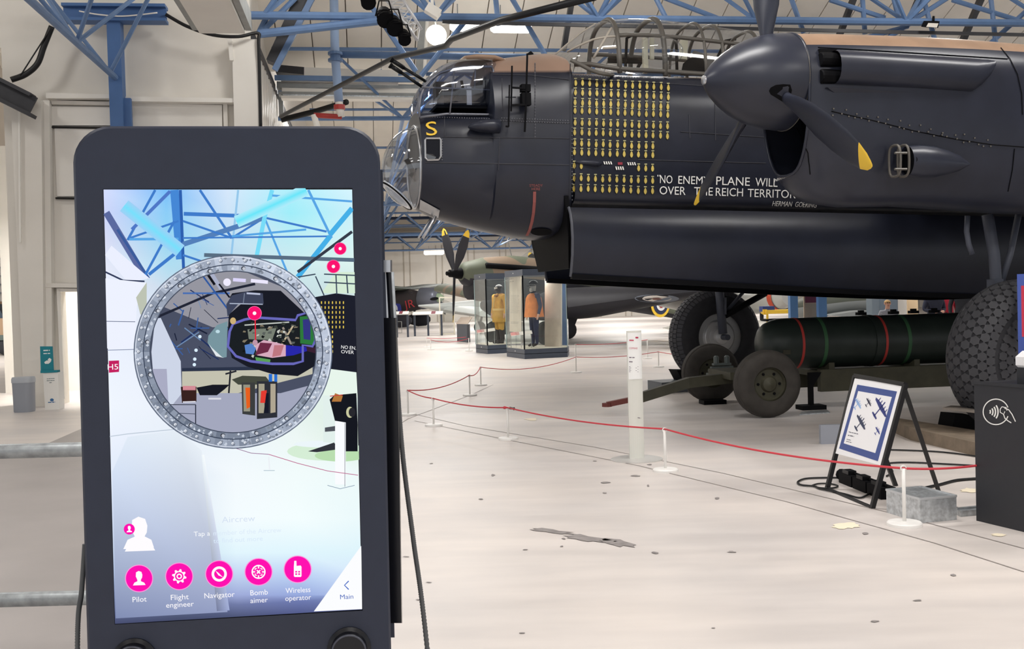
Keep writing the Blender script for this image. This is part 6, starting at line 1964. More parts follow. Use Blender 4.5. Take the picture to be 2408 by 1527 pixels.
g0, g1 = G(1036, 789), G(1069, 787)
ht = D(1036, 700, g0.y).z
fm_ = srgb('screen_frame', (214, 208, 190), rough=.5)
for a, c in ((g0, g0 + Z * ht), (g1, g1 + Z * (ht - .3)), (g0 + Z * ht, g1 + Z * ht * .99), (g0 + Z * .05, g1 + Z * .05)):
    obj('frame_bar', MB().bar(a, c, .06, .06, (0, 1, 0) if abs(a.z - c.z) > .5 else (0, 0, 1)), fm_, gs)
obj('glass_pane', MB().prism([g0 + Z * .05, g1 + Z * .05, g1 + Z * (ht - .3), g0 + Z * ht], V((0, .01, 0))), glass('screen_glass', (.86, .86, .84), .1, .05), gs)
lc = thing('lectern', 'dark information lectern with sloping printed top left of the cases', 'lectern', G(1087, 804))
l0, l1 = G(1075, 803), G(1099, 806)
hz_ = D(1080, 762, l0.y).z
obj('body', MB().prism([l0, l1, l1 + V((.1, .4, 0)), l0 + V((.1, .4, 0))], Z * hz_), m_case, lc)
lt3 = obj('sloping_top', MB().prism([V((l0.x - .02, l0.y - .1, hz_)), V((l1.x + .05, l1.y - .1, hz_ + .02)), V((l1.x + .2, l1.y + .5, hz_ + .25)), V((l0.x + .15, l0.y + .5, hz_ + .23))], Z * .03), srgb('lectern_print', (216, 200, 186), rough=.5), lc)
obj('grab_rail', MB().tube([V((l0.x + .1, l0.y - .12, .02)), V((l0.x + .1, l0.y - .12, hz_ * .9)), V((l0.x + .22, l0.y - .12, hz_ * .9)), V((l0.x + .22, l0.y - .12, .02))], .015, 6), m_duct, lc)

# ================================================================== TOUCHSCREEN STAND
KN = V((.13296397, -.9910298, .01343552)).normalized()
KTL = CAMP + V((-.60877607, 1.57183222, .18333764)) * (.398 / .37)
def KS(x, y, off=0.0):
    return PL(x, y, KTL + KN * off, KN)
KR = (KS(828, 444) - KS(243, 446)).normalized()
KU = KN.cross(KR).normalized()
if KU.z < 0: KU = -KU
kio = thing('touchscreen_viewer', 'big black portrait touchscreen viewer showing a live view of the bomber', 'kiosk', V((KS(548, 900, -.1).x, KS(548, 900, -.1).y, 0)))
m_kcase = srgb('viewer_black', (40, 46, 63), rough=.42, noise=.05, scale=30, bump=.03, bscale=400)
m_kin = srgb('viewer_inner_black', (14, 15, 22), rough=.3)
def lerp(a, b, t): return a + (b - a) * t
YB = 1650.0
def eL(y): return lerp(171, 206, (y - 340) / 1190)
def eR(y): return lerp(893, 920, (y - 340) / 1190)
def outer(inset=0.0, n=9):
    r = 86 - inset * .6
    pts = []
    T0, B0 = 297 + inset, YB - inset
    for (cx, cy, a0) in ((eR(T0 + r) - inset - r, T0 + r, -90), (eR(B0 - r) - inset - r, B0 - r, 0), (eL(B0 - r) + inset + r, B0 - r, 90), (eL(T0 + r) + inset + r, T0 + r, 180)):
        for k in range(n):
            a = math.radians(a0 + 90 * k / (n - 1))
            pts.append((cx + r * math.cos(a), cy + r * math.sin(a)))
    return pts
def ring_loop(fn_off, pts): return [KS(x, y, fn_off) for x, y in pts]
inn = [(828.5, 443), (852.5, 1436), (270, 1469), (242.5, 445)]
def inner_loop(g=0.0, n=9):
    out = []
    c4 = [(829 + g, 442.5 - g), (853 + g, 1436.5 + g), (269.5 - g, 1469.5 + g), (242 - g, 444.5 - g)]
    for i in range(4):
        p, q, r_ = c4[i - 1], c4[i], c4[(i + 1) % 4]
        for k in range(n):
            t = k / (n - 1) - .5
            o = r_ if t > 0 else p
            out.append((lerp(q[0], o[0], abs(t) * .98), lerp(q[1], o[1], abs(t) * .98)))
    return out
fb_ = MB().loft([ring_loop(-.010, inner_loop()), ring_loop(.004, inner_loop()), ring_loop(.004, outer(5)), ring_loop(-.001, outer(0)), ring_loop(-.055, outer(0)), ring_loop(-.062, outer(8))], cap=False)
shell = obj('housing', fb_, m_kcase, kio, 0.5)
obj('back_cover', MB().quad(*ring_loop(-.062, outer(8))), m_kcase, kio, fix=False)
scr = obj('screen', MB().prism([KS(x, y, -.0005) for x, y in inner_loop(-.5)[4::9]], -KN * .012), m_kin, kio)
obj('side_plate', MB().loft([[KS(x + d, y, o) for d, o in ((0, -.02), (10, -.02), (10, -.08), (0, -.08))] for x, y in ((890, 400), (896, 640), (906, 1000), (918, 1500))]), m_kcase, kio)
obj('slide_bar', MB().loft([[KS(x + d, y, o) for d, o in ((0, -.02), (28, -.012), (30, -.03), (28, -.06), (0, -.06))] for x, y in ((902, 748), (909, 1000), (916, 1466))]), m_kin, kio, 0.5)
obj('cable_pulley', MB().loft([[KS(x + d, y, o) for d, o in ((0, -.02), (16, -.018), (20, -.03), (16, -.05), (0, -.05))] for x, y in ((902, 612), (902, 640), (904, 640.5))]), m_silver, kio, 0.5)
obj('pulley_rod', MB().tube([KS(914, 640, -.03), KS(920, 748, -.03)], .005, 8), m_kin, kio)
obj('pulley_rod', MB().tube([KS(921, 640, -.03), KS(927, 748, -.03)], .004, 8), m_galv, kio)
obj('bracket_plate', MB().prism([KS(898, 645, -.03), KS(908, 645, -.03), KS(914, 762, -.03), KS(900, 762, -.03)], -KN * .02), m_silver, kio)
for cx, cy in ((821, 1525), (316, 1553)):
    c = KS(cx, cy, .004)
    kb_ = obj('control_knob', MB().lathe(c, KN, [(0, .036), (.003, .036), (.006, .030), (.018, .029), (.022, .026), (.023, .0)], 32), m_kin, kio, 0.5)
    obj('knob_rim', MB().tube([c + KN * .02 + (KR * math.cos(2 * PI * k / 32) + KU * math.sin(2 * PI * k / 32)) * .027 for k in range(32)], .0022, 6, closed=True), srgb('knob_rim', (70, 72, 82), rough=.3), kb_, True)
pc = KS(560, 1300, -.1)
obj('support_column', MB().tube([V((pc.x, pc.y, 0)), V((pc.x, pc.y, KS(560, 1000).z))], .05, 16), m_kin, kio, True)
obj('support_arm', MB().bar(V((pc.x, pc.y, KS(560, 1050).z)), KS(560, 1050, -.055), .12, .16), m_kin, kio)
obj('base_plate', MB().lathe(V((pc.x, pc.y, 0)), Z, [(0, .26), (.015, .26), (.02, .24)], 32), m_kin, kio)
def hose(label, pts, r):
    P_ = bez(pts, 90)
    tag(obj('coiled_cable', MB().tube(P_, [r * (1 if k % 2 else .82) for k in range(len(P_))], 8), srgb('cable_sleeve_grey', (84, 86, 88), rough=.5), None, True), label, 'cable')
e1 = KS(1012, 1590, -.05)
hose('grey ribbed cable hanging to the floor right of the touchscreen', [KS(928, 770, -.05), KS(934, 900, -.05), KS(948, 1080, -.05), KS(972, 1270, -.05), KS(1003, 1510, -.05), V((e1.x + .03, e1.y, .5)), V((e1.x + .05, e1.y, .02))], .0046)
e2 = KS(178, 1560, -.05)
hose('grey ribbed cable hanging left of the touchscreen', [KS(200, 1280, -.05), KS(192, 1390, -.05), KS(182, 1530, -.05), V((e2.x - .01, e2.y, .6)), V((e2.x - .02, e2.y, .02))], .0046)

# ---- screen picture: flat emissive layers on the glass
SCREEN_GAIN = 1.0 / (2 ** SC.view_settings.exposure)
ms = bpy.data.materials.new('screen_picture')
ms.use_nodes = True
nts = ms.node_tree
nts.nodes.remove(nts.nodes['Principled BSDF'])
em_ = nts.nodes.new('ShaderNodeEmission')
at_ = nts.nodes.new('ShaderNodeAttribute')
at_.attribute_name = 'Col'
em_.inputs[1].default_value = SCREEN_GAIN
nts.links.new(at_.outputs['Color'], em_.inputs[0])
nts.links.new(em_.outputs[0], nts.nodes['Material Output'].inputs[0])
class Pic:
    """flat coloured polygons on the screen, in photo pixels, stacked in thin layers"""
    def __init__(s): s.mb, s.cols, s.lay = MB(), [], 0
    def poly(s, pts, c, cs=None):
        s.lay += 1
        off = s.base + s.lay * .0000022
        s.mb.quad(*[KS(x, y, off) for x, y in pts])
        s.cols.append([lin(q) for q in cs] if cs else [lin(c)] * len(pts))
    def line(s, pts, w, c, closed=False):
        s.lay += 1
        off = s.base + s.lay * .0000022
        n0 = len(s.mb.f)
        stroke(s.mb, pts, w, lambda x, y: KS(x, y, off), closed=closed)
        s.cols += [[lin(c)] * 4 for _ in range(len(s.mb.f) - n0)]
    def disc(s, cx, cy, rx, ry, c, n=24): s.poly(ell(cx, cy, rx, ry, n), c)
    def text(s, t, p0, p1, h, c):
        s.lay += 1
        off = s.base + s.lay * .0000022
        n0 = len(s.mb.f)
        text_px(s.mb, t, p0, p1, h, lambda x, y: KS(x, y, off))
        s.cols += [[lin(c)] * len(f) for f in s.mb.f[n0:]]
    def build(s, name, parent):
        me = s.mb.mesh(name, ms, False, fix=False)
        at = me.color_attributes.new('Col', 'FLOAT_COLOR', 'CORNER')
        li = 0
        for p, cs in zip(me.polygons, s.cols):
            for j, l in enumerate(p.loop_indices):
                at.data[l].color = (*cs[j % len(cs)], 1)
        o = bpy.data.objects.new(name, me)
        COL.objects.link(o)
        o.parent = parent
        return o
def layer(b):
    p = Pic(); p.base = b; return p
# 1. bright background
P = layer(.0001)
def SX(t, y): return lerp(lerp(243.5, 270.5, (y - 446) / 1022), lerp(828, 851.5, (y - 446) / 990), t)
gy = [446, 500, 560, 620, 690, 800, 950, 1030, 1120, 1220, 1300, 1350, 1400, 1440, 1468]
gc = [[(214, 222, 255), (120, 190, 250), (214, 232, 252), (176, 240, 252), (214, 244, 255)],
      [(206, 214, 250), (140, 206, 248), (206, 228, 248), (160, 238, 250), (200, 240, 250)],
      [(216, 220, 246), (150, 214, 244), (196, 226, 244), (190, 236, 244), (214, 244, 246)],
      [(230, 234, 250), (176, 222, 242), (186, 216, 236), (206, 236, 240), (222, 244, 240)],
      [(236, 240, 255), (206, 222, 238), (190, 210, 226), (200, 224, 232), (206, 226, 226)],
      [(236, 242, 255), (226, 234, 246), (220, 230, 240), (220, 232, 238), (220, 234, 236)],
      [(240, 246, 255), (236, 242, 252), (232, 240, 250), (228, 242, 238), (226, 242, 232)],
      [(236, 242, 255), (232, 240, 250), (238, 246, 252), (238, 248, 246), (224, 240, 226)],
      [(224, 234, 250), (220, 232, 246), (244, 250, 254), (242, 252, 252), (238, 250, 250)],
      [(214, 226, 248), (214, 230, 244), (244, 252, 255), (244, 254, 255), (236, 250, 252)],
      [(200, 216, 240), (198, 220, 238), (226, 246, 254), (224, 246, 254), (222, 244, 252)],
      [(176, 194, 226), (170, 190, 222), (196, 214, 244), (190, 212, 246), (214, 232, 252)],
      [(136, 150, 190), (130, 144, 182), (160, 172, 218), (152, 170, 222), (180, 198, 236)],
      [(98, 108, 146), (94, 104, 138), (112, 122, 166), (110, 122, 176), (130, 146, 190)],
      [(72, 78, 112), (70, 76, 106), (78, 86, 120), (84, 92, 140), (96, 106, 150)]]
for j in range(len(gy) - 1):
    for i in range(4):
        q = []
        cq = []
        for (jj, ii) in ((j, i), (j + 1, i), (j + 1, i + 1), (j, i + 1)):
            t = ii / 4
            yb = gy[jj] if gy[jj] < 1436 else lerp(gy[jj], gy[jj] - 34, t)
            q.append((SX(t, yb), yb))
            cq.append(gc[jj][ii])
        P.poly(q, None, cq)
P.lay += 3
# roof steel
B1, B2, B3 = (64, 124, 204), (88, 166, 230), (120, 220, 248)
for pts, w, c in (([(410, 447), (424, 610)], 20, (70, 136, 214)), ([(424, 447), (432, 640)], 7, (46, 96, 176)), ([(365, 447), (300, 565)], 6, B1), ([(400, 450), (310, 540)], 8, (80, 120, 200)), ([(300, 562), (420, 520)], 5, B1), ([(304, 563), (420, 562)], 6, B2),
                  ([(250, 500), (340, 650)], 16, (92, 106, 160)), ([(276, 540), (350, 655)], 6, (60, 92, 156)), ([(350, 646), (420, 590)], 8, B1), ([(340, 650), (410, 520)], 6, B1), ([(432, 503), (622, 510)], 9, B1), ([(470, 447), (545, 560)], 6, B1), ([(560, 447), (540, 640)], 5, (150, 200, 236)), ([(622, 512), (545, 560)], 5, B1), ([(622, 512), (430, 575)], 12, (84, 128, 186)),
                  ([(622, 512), (768, 545)], 5, B1), ([(622, 512), (675, 640)], 5, B2), ([(640, 447), (622, 512), (600, 620)], 10, B3), ([(725, 447), (780, 560)], 6, B2), ([(430, 520), (545, 560)], 5, B1), ([(430, 560), (770, 556)], 4, B1), ([(776, 552), (828, 490)], 12, (70, 176, 232)), ([(776, 556), (700, 652)], 12, (70, 176, 232)), ([(720, 540), (545, 556)], 5, B2), ([(480, 600), (840, 612)], 9, (90, 110, 130)), ([(828, 545), (700, 640)], 7, (54, 60, 74)), ([(640, 460), (828, 474)], 5, B2), ([(430, 600), (490, 620)], 5, B1)):
    P.line(pts, w, c)
def glow(a, b_, w, c, e):
    d = V((b_[0] - a[0], b_[1] - a[1])).normalized()
    n_ = V((-d.y, d.x)) * w
    for sg in (-1, 1):
        P.poly([a, b_, (b_[0] + n_.x * sg, b_[1] + n_.y * sg), (a[0] + n_.x * sg, a[1] + n_.y * sg)], None, [c, c, e, e])
glow((292, 484), (424, 590), 16, (120, 224, 252), (158, 208, 246))
glow((720, 447), (556, 522), 14, (104, 230, 250), (180, 236, 250))
P.poly([(247, 600), (262, 578), (352, 655), (300, 664)], (236, 240, 255))
P.line([(248, 640), (290, 660), (340, 662)], 4, (50, 60, 90))
P.poly([(248, 655), (345, 665), (322, 720), (316, 820), (252, 820)], (238, 242, 255))
P.line([(250, 756), (318, 757)], 1.5, (90, 100, 130)); P.line([(251, 824), (318, 822)], 1.5, (120, 130, 160))
P.poly([(345, 664), (345, 740), (330, 740), (320, 700)], (190, 196, 180))
P.poly([(256, 849), (280, 848), (280, 875), (256, 877)], (196, 34, 96))
P.text('H5', (253, 870), (278, 869), 13, (255, 255, 255))
# floor
P.line([(258, 1027), (300, 1021), (412, 1010)], 2, (190, 202, 216))
P.poly([(474, 1060), (535, 1440), (272, 1455), (264, 1110), (300, 1028), (420, 1012)], None, [(232, 240, 248), (150, 160, 196), (130, 142, 180), (214, 226, 246), (226, 236, 248), (230, 238, 246)])
P.poly([(474, 1070), (480, 1070), (540, 1436), (510, 1438)], None, [(240, 248, 252), (250, 254, 255), (160, 172, 214), (116, 124, 156)])
P.disc(770, 1062, 95, 22, (214, 238, 214)); P.disc(800, 1072, 60, 14, (186, 222, 176)); P.disc(760, 1045, 70, 8, (236, 246, 250))
# right-hand dark aircraft
P.poly([(735, 700), (790, 690), (835.5, 696), (838, 845), (841, 1062), (790, 1062), (760, 985), (762, 900)], (30, 32, 44))
P.poly([(760, 866), (838, 876), (841, 935), (760, 930)], (232, 246, 236)); P.poly([(760, 930), (841, 935), (841, 1050), (760, 1040)], (226, 240, 236))
P.poly([(756, 690), (838, 690), (836, 640), (790, 640)], (214, 236, 214))
for pts in ([(742, 650), (762, 695)], [(762, 645), (836, 648)], [(790, 646), (792, 692)], [(762, 664), (836, 668)], [(815, 648), (818, 690)], [(700, 652), (742, 645)]):
    P.line(pts, 3, (60, 74, 92))
for c in range(7):
    for r_ in range(11):
        if r_ > 5 and c > 3: continue
        x, y = 756 + c * 8.6, 712 + r_ * 11.5
        if y < 700 or x > 832: continue
        P.poly([(x - 1.3, y - 3), (x + 1.3, y - 3), (x + 1.3, y + 3), (x - 1.3, y + 3)], (224, 196, 84))
P.text('NO EN.', (802, 820), (837, 823), 8, (250, 250, 250)); P.text('OVER', (802, 831), (832, 833), 8, (250, 250, 250))
P.poly([(775, 940), (786, 930), (838, 925), (841, 1000), (841, 1062), (815, 1062), (790, 1000)], (22, 24, 32)); P.disc(823, 970, 9, 13, (200, 200, 160)); P.disc(828, 970, 8, 11, (40, 40, 46))
P.poly([(788, 925), (806, 932), (802, 945), (780, 945)], (180, 120, 60)); P.line([(776, 932), (806, 929)], 2, (200, 60, 60))
P.poly([(724, 1062), (786, 1041), (790, 1058), (745, 1064)], (50, 52, 60)); P.poly([(764, 1006), (790, 1002), (790, 1014), (764, 1016)], (80, 84, 92))
P.poly([(788, 990), (813, 994), (813, 1140), (788, 1140)], (250, 252, 255)); P.line([(811, 995), (811, 1145)], 1.2, (110, 116, 130)); P.line([(770, 1142), (800, 1150), (834, 1142)], 1.5, (140, 160, 180))
P.line([(555, 1055), (590, 1066), (632, 1069)], 1.5, (150, 110, 150)); P.line([(632, 1069), (700, 1090), (770, 1108), (842, 1118)], 1.6, (190, 96, 140))
P.line([(632, 1075), (634, 1105)], 3, (236, 240, 246)); P.line([(620, 1107), (646, 1107)], 2, (190, 206, 216))
P.build('screen_background', scr)
# 2. lens view
P = layer(.0011)
CX, CY = 548, 828
P.poly(ell(CX, CY, 206, 201, 48), (74, 80, 100))
def cl(pts): return pts
P.poly([(420, 660), (548, 628), (700, 690), (735, 760), (500, 770), (380, 720)], (150, 150, 160))
for k in range(26):
    a, r0 = random.uniform(0, PI), random.uniform(40, 120)
    x0, y0 = random.uniform(395, 520), random.uniform(690, 850)
    x1, y1 = x0 + random.uniform(-50, 60), y0 + random.uniform(-40, 40)
    if ((x1 - CX) / 185) ** 2 + ((y1 - CY) / 180) ** 2 < 1 and ((x0 - CX) / 185) ** 2 + ((y0 - CY) / 180) ** 2 < 1:
        P.line([(x0, y0), (x1, y1)], random.choice((1.5, 2.5, 3.5)), random.choice(((34, 50, 96), (60, 96, 160), (110, 140, 180), (28, 34, 56))))
P.line([(372, 745), (500, 690), (600, 668)], 6, (34, 38, 54)); P.line([(430, 690), (540, 690)], 4, (70, 110, 180)); P.line([(470, 640), (545, 740)], 4, (50, 90, 160))
P.line([(495, 640), (520, 680)], 9, (170, 176, 200)); P.line([(488, 645), (505, 670)], 6, (20, 22, 30)); P.line([(515, 668), (540, 700)], 4, (20, 22, 34))
P.disc(534, 664, 9, 9, (240, 236, 255)); P.line([(548, 658), (578, 660)], 8, (220, 214, 250)); P.line([(590, 660), (630, 664)], 8, (236, 232, 255))
P.poly([(365, 750), (378, 748), (425, 850), (428, 955), (400, 960), (362, 900), (356, 828)], (206, 214, 232)); P.poly([(358, 868), (392, 868), (396, 948), (372, 930)], (170, 172, 196))
P.poly([(428, 872), (545, 868), (640, 866), (735, 860), (735, 880), (560, 925), (428, 925)], (196, 194, 176))
P.line([(428, 870), (640, 866)], 8, (44, 52, 72))
P.poly([(400, 960), (428, 925), (560, 925), (660, 925), (735, 905), (722, 930), (690, 970), (640, 1008), (580, 1025), (520, 1025), (470, 1010), (430, 990)], (164, 168, 190))
P.line([(400, 952), (460, 952)], 2, (60, 64, 80)); P.line([(460, 952), (460, 998)], 2.5, (44, 48, 64)); P.line([(410, 972), (460, 974)], 1.5, (70, 76, 96))
P.poly([(425, 910), (462, 910), (462, 945), (428, 948)], (56, 34, 32)); P.poly([(430, 908), (460, 908), (460, 918), (430, 918)], (210, 140, 150)); P.line([(430, 946), (460, 945)], 3, (220, 220, 230))
P.poly([(462, 912), (500, 905), (540, 905), (528, 916), (510, 930), (470, 930)], (24, 26, 36)); P.line([(490, 938), (520, 938)], 4, (220, 220, 230))
P.line([(542, 872), (538, 925)], 4, (34, 36, 44)); P.line([(530, 880), (556, 873)], 4, (40, 42, 50)); P.poly([(545, 893), (570, 884), (625, 886), (640, 905), (560, 905)], (70, 74, 64))
P.poly([(568, 900), (600, 900), (600, 978), (570, 974)], (60, 62, 62)); P.poly([(572, 905), (588, 905), (588, 968), (573, 968)], (150, 148, 130)); P.poly([(577, 912), (588, 912), (588, 958), (580, 962)], (232, 96, 30))
P.poly([(604, 897), (652, 897), (652, 982), (604, 986)], (46, 48, 56)); P.poly([(608, 903), (622, 903), (622, 972), (608, 972)], (166, 160, 140)); P.poly([(614, 920), (627, 918), (627, 948), (612, 948)], (228, 60, 50)); P.poly([(626, 925), (632, 925), (632, 972), (620, 972)], (24, 26, 40)); P.poly([(636, 903), (648, 903), (648, 970), (636, 972)], (176, 166, 146))
P.poly([(632, 880), (640, 880), (640, 898), (632, 898)], (40, 110, 210)); P.poly([(645, 880), (652, 880), (652, 898), (645, 898)], (40, 110, 210))
P.poly([(566, 716), (540, 700), (546, 690), (600, 683), (660, 684), (720, 740), (742, 800), (742, 860), (700, 885), (640, 880), (580, 862), (545, 842), (535, 800), (538, 740)], (26, 28, 38))
P.poly([(535, 745), (532, 716), (545, 695), (580, 686), (618, 690), (620, 715), (560, 716)], (64, 70, 92)); P.line([(540, 714), (618, 716)], 2.5, (170, 180, 200)); P.line([(575, 690), (572, 714)], 2, (120, 130, 150)); P.line([(580, 690), (612, 692)], 4, (190, 196, 220))
P.poly([(535, 756), (510, 765), (490, 790), (488, 806), (500, 826), (524, 842), (533, 840)], (120, 150, 160)); P.poly([(490, 808), (498, 818), (522, 840), (526, 842), (508, 838)], (226, 232, 236)); P.disc(512, 780, 5, 4, (190, 220, 230))
# cut-away compartment
cut = [(540, 780), (548, 762), (575, 752), (600, 747), (650, 750), (695, 753), (700, 742), (722, 736), (738, 770), (742, 800), (735, 815), (712, 812), (712, 850), (690, 856), (640, 856), (590, 850), (555, 838), (536, 815)]
P.poly(cut, (28, 32, 36))
P.poly([(705, 745), (738, 742), (742, 812), (706, 808)], (46, 120, 60)); P.poly([(712, 752), (730, 750), (730, 800), (714, 798)], (52, 54, 130))
P.poly([(582, 775), (650, 772), (640, 800), (585, 798)], (120, 128, 116)); P.line([(575, 765), (680, 758)], 3, (190, 196, 190)); P.line([(665, 770), (690, 820)], 5, (150, 140, 130)); P.line([(690, 765), (660, 815)], 4, (196, 180, 150))
for k in range(60):
    x, y = random.uniform(570, 700), random.uniform(758, 835)
    P.poly([(x, y), (x + random.uniform(3, 12), y + random.uniform(-3, 3)), (x + random.uniform(2, 9), y + random.uniform(3, 8)), (x - 2, y + 4)], random.choice(((20, 22, 24), (90, 96, 92), (200, 204, 196), (60, 66, 60), (130, 120, 100))))
P.poly([(575, 812), (592, 808), (602, 820), (596, 834), (578, 832)], (86, 130, 200)); P.poly([(600, 812), (620, 800), (650, 806), (672, 812), (672, 838), (640, 842), (605, 836)], (216, 170, 190)); P.poly([(612, 806), (640, 808), (630, 828), (600, 836)], (108, 44, 70)); P.poly([(645, 812), (668, 812), (660, 836), (640, 840)], (190, 120, 130))
P.poly([(672, 812), (720, 816), (722, 826), (690, 836), (672, 838)], (40, 40, 170)); P.poly([(720, 815), (742, 818), (744, 832), (722, 826)], (58, 34, 52)); P.disc(600, 806, 6, 7, (190, 150, 170)); P.poly([(600, 840), (636, 846), (634, 858), (602, 848)], (90, 160, 90))
P.line(cut, 6, (104, 104, 186), closed=True)
P.line([(600, 748), (601, 800)], 3, (220, 40, 60))
for (x, y) in ((470, 792), (461, 824), (458, 845), (457, 858)): P.disc(x, y, 4, 4, (220, 240, 255))
P.disc(548, 755, 7, 8, (206, 176, 120))
P.build('lens_view', scr)
# 3. lens ring
P = layer(.0019)
n = 96
for k in range(n):
    a0, a1 = 2 * PI * k / n, 2 * PI * (k + 1) / n
    for (r0, r1, base) in ((1.0, .905, 176), (.905, .838, 158)):
        ps = [(CX + 233 * r * math.cos(a), CY + 227 * r * math.sin(a)) for r, a in ((r0, a0), (r0, a1), (r1, a1), (r1, a0))]
        v = base + 26 * math.cos(a0 + .9) * 1 + random.uniform(-22, 22)
        P.poly(ps, (max(90, min(235, v - 10)), max(96, min(238, v)), max(110, min(248, v + 18))))
P.lay += 2
for k in range(420):
    a, r = random.uniform(0, 2 * PI), random.uniform(.85, .985)
    x, y = CX + 233 * r * math.cos(a), CY + 227 * r * math.sin(a)
    s_ = random.uniform(2, 5)
    v = random.choice((120, 140, 206, 222))
    P.poly([(x, y - s_), (x + s_ * .8, y), (x, y + s_ * .7), (x - s_, y + .5)], (v - 8, v, v + 14))
for r, w, c in ((1.0, 2.0, (90, 100, 120)), (.905, 2.4, (60, 70, 90)), (.838, 2.4, (70, 78, 96)), (.985, 1.5, (230, 236, 248))):
    P.line([(CX + 233 * r * math.cos(2 * PI * k / 72), CY + 227 * r * math.sin(2 * PI * k / 72)) for k in range(72)], w, c, closed=True)
for k in range(48):
    a = 2 * PI * k / 48
    x, y = CX + 233 * .952 * math.cos(a), CY + 227 * .952 * math.sin(a)
    P.disc(x, y, 4.6, 4.4, (96, 106, 124), 12); P.disc(x - .6, y - .7, 3.6, 3.4, (226, 230, 238), 12); P.disc(x + .6, y + .6, 2, 2, (160, 166, 180), 10)
for k in range(16):
    a = 2 * PI * k / 16 + .12
    x, y = CX + 233 * .872 * math.cos(a), CY + 227 * .872 * math.sin(a)
    P.disc(x, y, 5.2, 5.2, (54, 58, 70), 12); P.disc(x + 1, y + .6, 3.8, 3.8, (196, 200, 210), 12)
P.build('lens_ring', scr)
# 4. buttons
MAG, WH = (255, 18, 176), (255, 252, 255)
def badge(P, x, y, r, halo=True):
    if halo: P.disc(x, y, r * 1.07, r * 1.05, (255, 150, 222), 32)
    P.disc(x, y, r, r * .985, MAG, 32)
def bust(P, x, y, s, c):
    P.poly([(x - 13 * s, y + 15 * s), (x - 10 * s, y + 9 * s), (x - 3.5 * s, y + 6 * s), (x - 4 * s, y + 2 * s), (x - 7 * s, y - 4 * s), (x - 6.5 * s, y - 13 * s), (x - 1 * s, y - 16 * s), (x + 5 * s, y - 14 * s), (x + 7 * s, y - 8 * s), (x + 6.5 * s, y - 2 * s), (x + 4 * s, y + 2.5 * s), (x + 4 * s, y + 6 * s), (x + 11 * s, y + 9 * s), (x + 14 * s, y + 14 * s)], c)
def fresh():
    return layer(.0034)
for x, y, r in ((800, 585, 13.5), (784, 627, 14.5), (598.5, 737, 15.5)):
    P = fresh(); P.disc(x, y, r * 1.1, r * 1.08, (255, 110, 170)); P.disc(x, y, r, r, (252, 20, 112), 28); P.disc(x, y, r * .28, r * .28, WH, 12); P.build('screen_marker', scr)
P = fresh()
bust(P, 328, 1258, 2.65, WH)
P.poly([(300, 1270), (318, 1262), (340, 1262), (356, 1270), (362, 1288), (290, 1292)], WH)
badge(P, 304, 1245, 13, False); bust(P, 304, 1245, .5, WH)
P.build('screen_person_symbol', scr)
sl = -.058
P = fresh()
P.text('Aircrew', (522, 1230), (600, 1226), 14, (216, 228, 244))
P.text('Tap a', (456, 1262), (494, 1260), 11, (250, 252, 255)); P.text('member of the Aircrew', (502, 1260), (662, 1252), 11, (222, 236, 250)); P.text('to find out more', (502, 1278), (618, 1272), 11, (218, 234, 250))
tag(P.build('screen_text', scr), kind='stuff')
bx5 = ((327, 1361), (421.5, 1356), (515.5, 1350.5), (608, 1345.5), (700, 1339.5))
lab5 = ((('Pilot', 312, 345, 1417, 12.5),), (('Flight', 402, 444, 1412, 12.5), ('engineer', 391, 456, 1430, 12)), (('Navigator', 481, 552, 1408, 12.5),), (('Bomb', 589, 630, 1401, 12.5), ('aimer', 589, 630, 1419, 12)), (('Wireless', 672, 730, 1396, 12.5), ('operator', 671, 732, 1414, 12)))
for i, (x, y) in enumerate(bx5):
    P = fresh()
    badge(P, x, y, 31)
    if i == 0:
        bust(P, 327, 1361, 1.1, WH)
    elif i == 1:
        P.poly([(x + (17 if k % 4 in (0, 1) else 12.5) * math.cos(2 * PI * (k + .5) / 32), y + (17 if k % 4 in (0, 1) else 12.5) * math.sin(2 * PI * (k + .5) / 32)) for k in range(32)], WH); P.disc(x, y, 10, 10, MAG); P.disc(x, y, 6.5, 6.5, WH); P.disc(x, y, 3.6, 3.6, MAG)
    elif i == 2:
        P.disc(x, y, 18, 18, WH); P.disc(x, y, 12, 12, MAG); P.poly([(x - 9, y - 8), (x - 1, y - 2), (x + 9, y + 8), (x - 2, y + 3)], WH)
    elif i == 3:
        P.line([(x + 15 * math.cos(2 * PI * k / 28), y + 15 * math.sin(2 * PI * k / 28)) for k in range(28)], 3.2, WH, closed=True)
        for a in ((-15, 0, -8, 0), (15, 0, 8, 0), (0, -15, 0, -8), (0, 15, 0, 8), (-4, -4, 4, 4), (-4, 4, 4, -4)): P.line([(x + a[0], y + a[1]), (x + a[2], y + a[3])], 3, WH)
        for sx, sy_ in ((-1, -1), (1, -1), (-1, 1), (1, 1)): P.line([(x + 8 * sx, y + 4 * sy_), (x + 8 * sx, y + 8 * sy_), (x + 4 * sx, y + 8 * sy_)], 2.2, WH)
    else:
        P.poly([(x - 9, y - 6), (x - 8, y - 20), (x - 3, y - 20), (x - 2.5, y - 8), (x + 7, y - 9), (x + 9, y - 6), (x + 9, y + 16), (x + 7, y + 18), (x - 7, y + 18), (x - 9, y + 16)], WH)
        for dx in (-3.5, 3.5):
            for dy in (6, 11.5): P.poly([(x + dx - 2.2, y + dy - 2), (x + dx + 2.2, y + dy - 2), (x + dx + 2.2, y + dy + 1.6), (x + dx - 2.2, y + dy + 1.6)], MAG)
    P.build('screen_button', scr)
    P = fresh()
    for t, x0, x1, y_, h in lab5[i]: P.text(t, (x0, y_), (x1, y_ + (x1 - x0) * sl), h, WH)
    tag(P.build('button_caption', scr), kind='stuff')
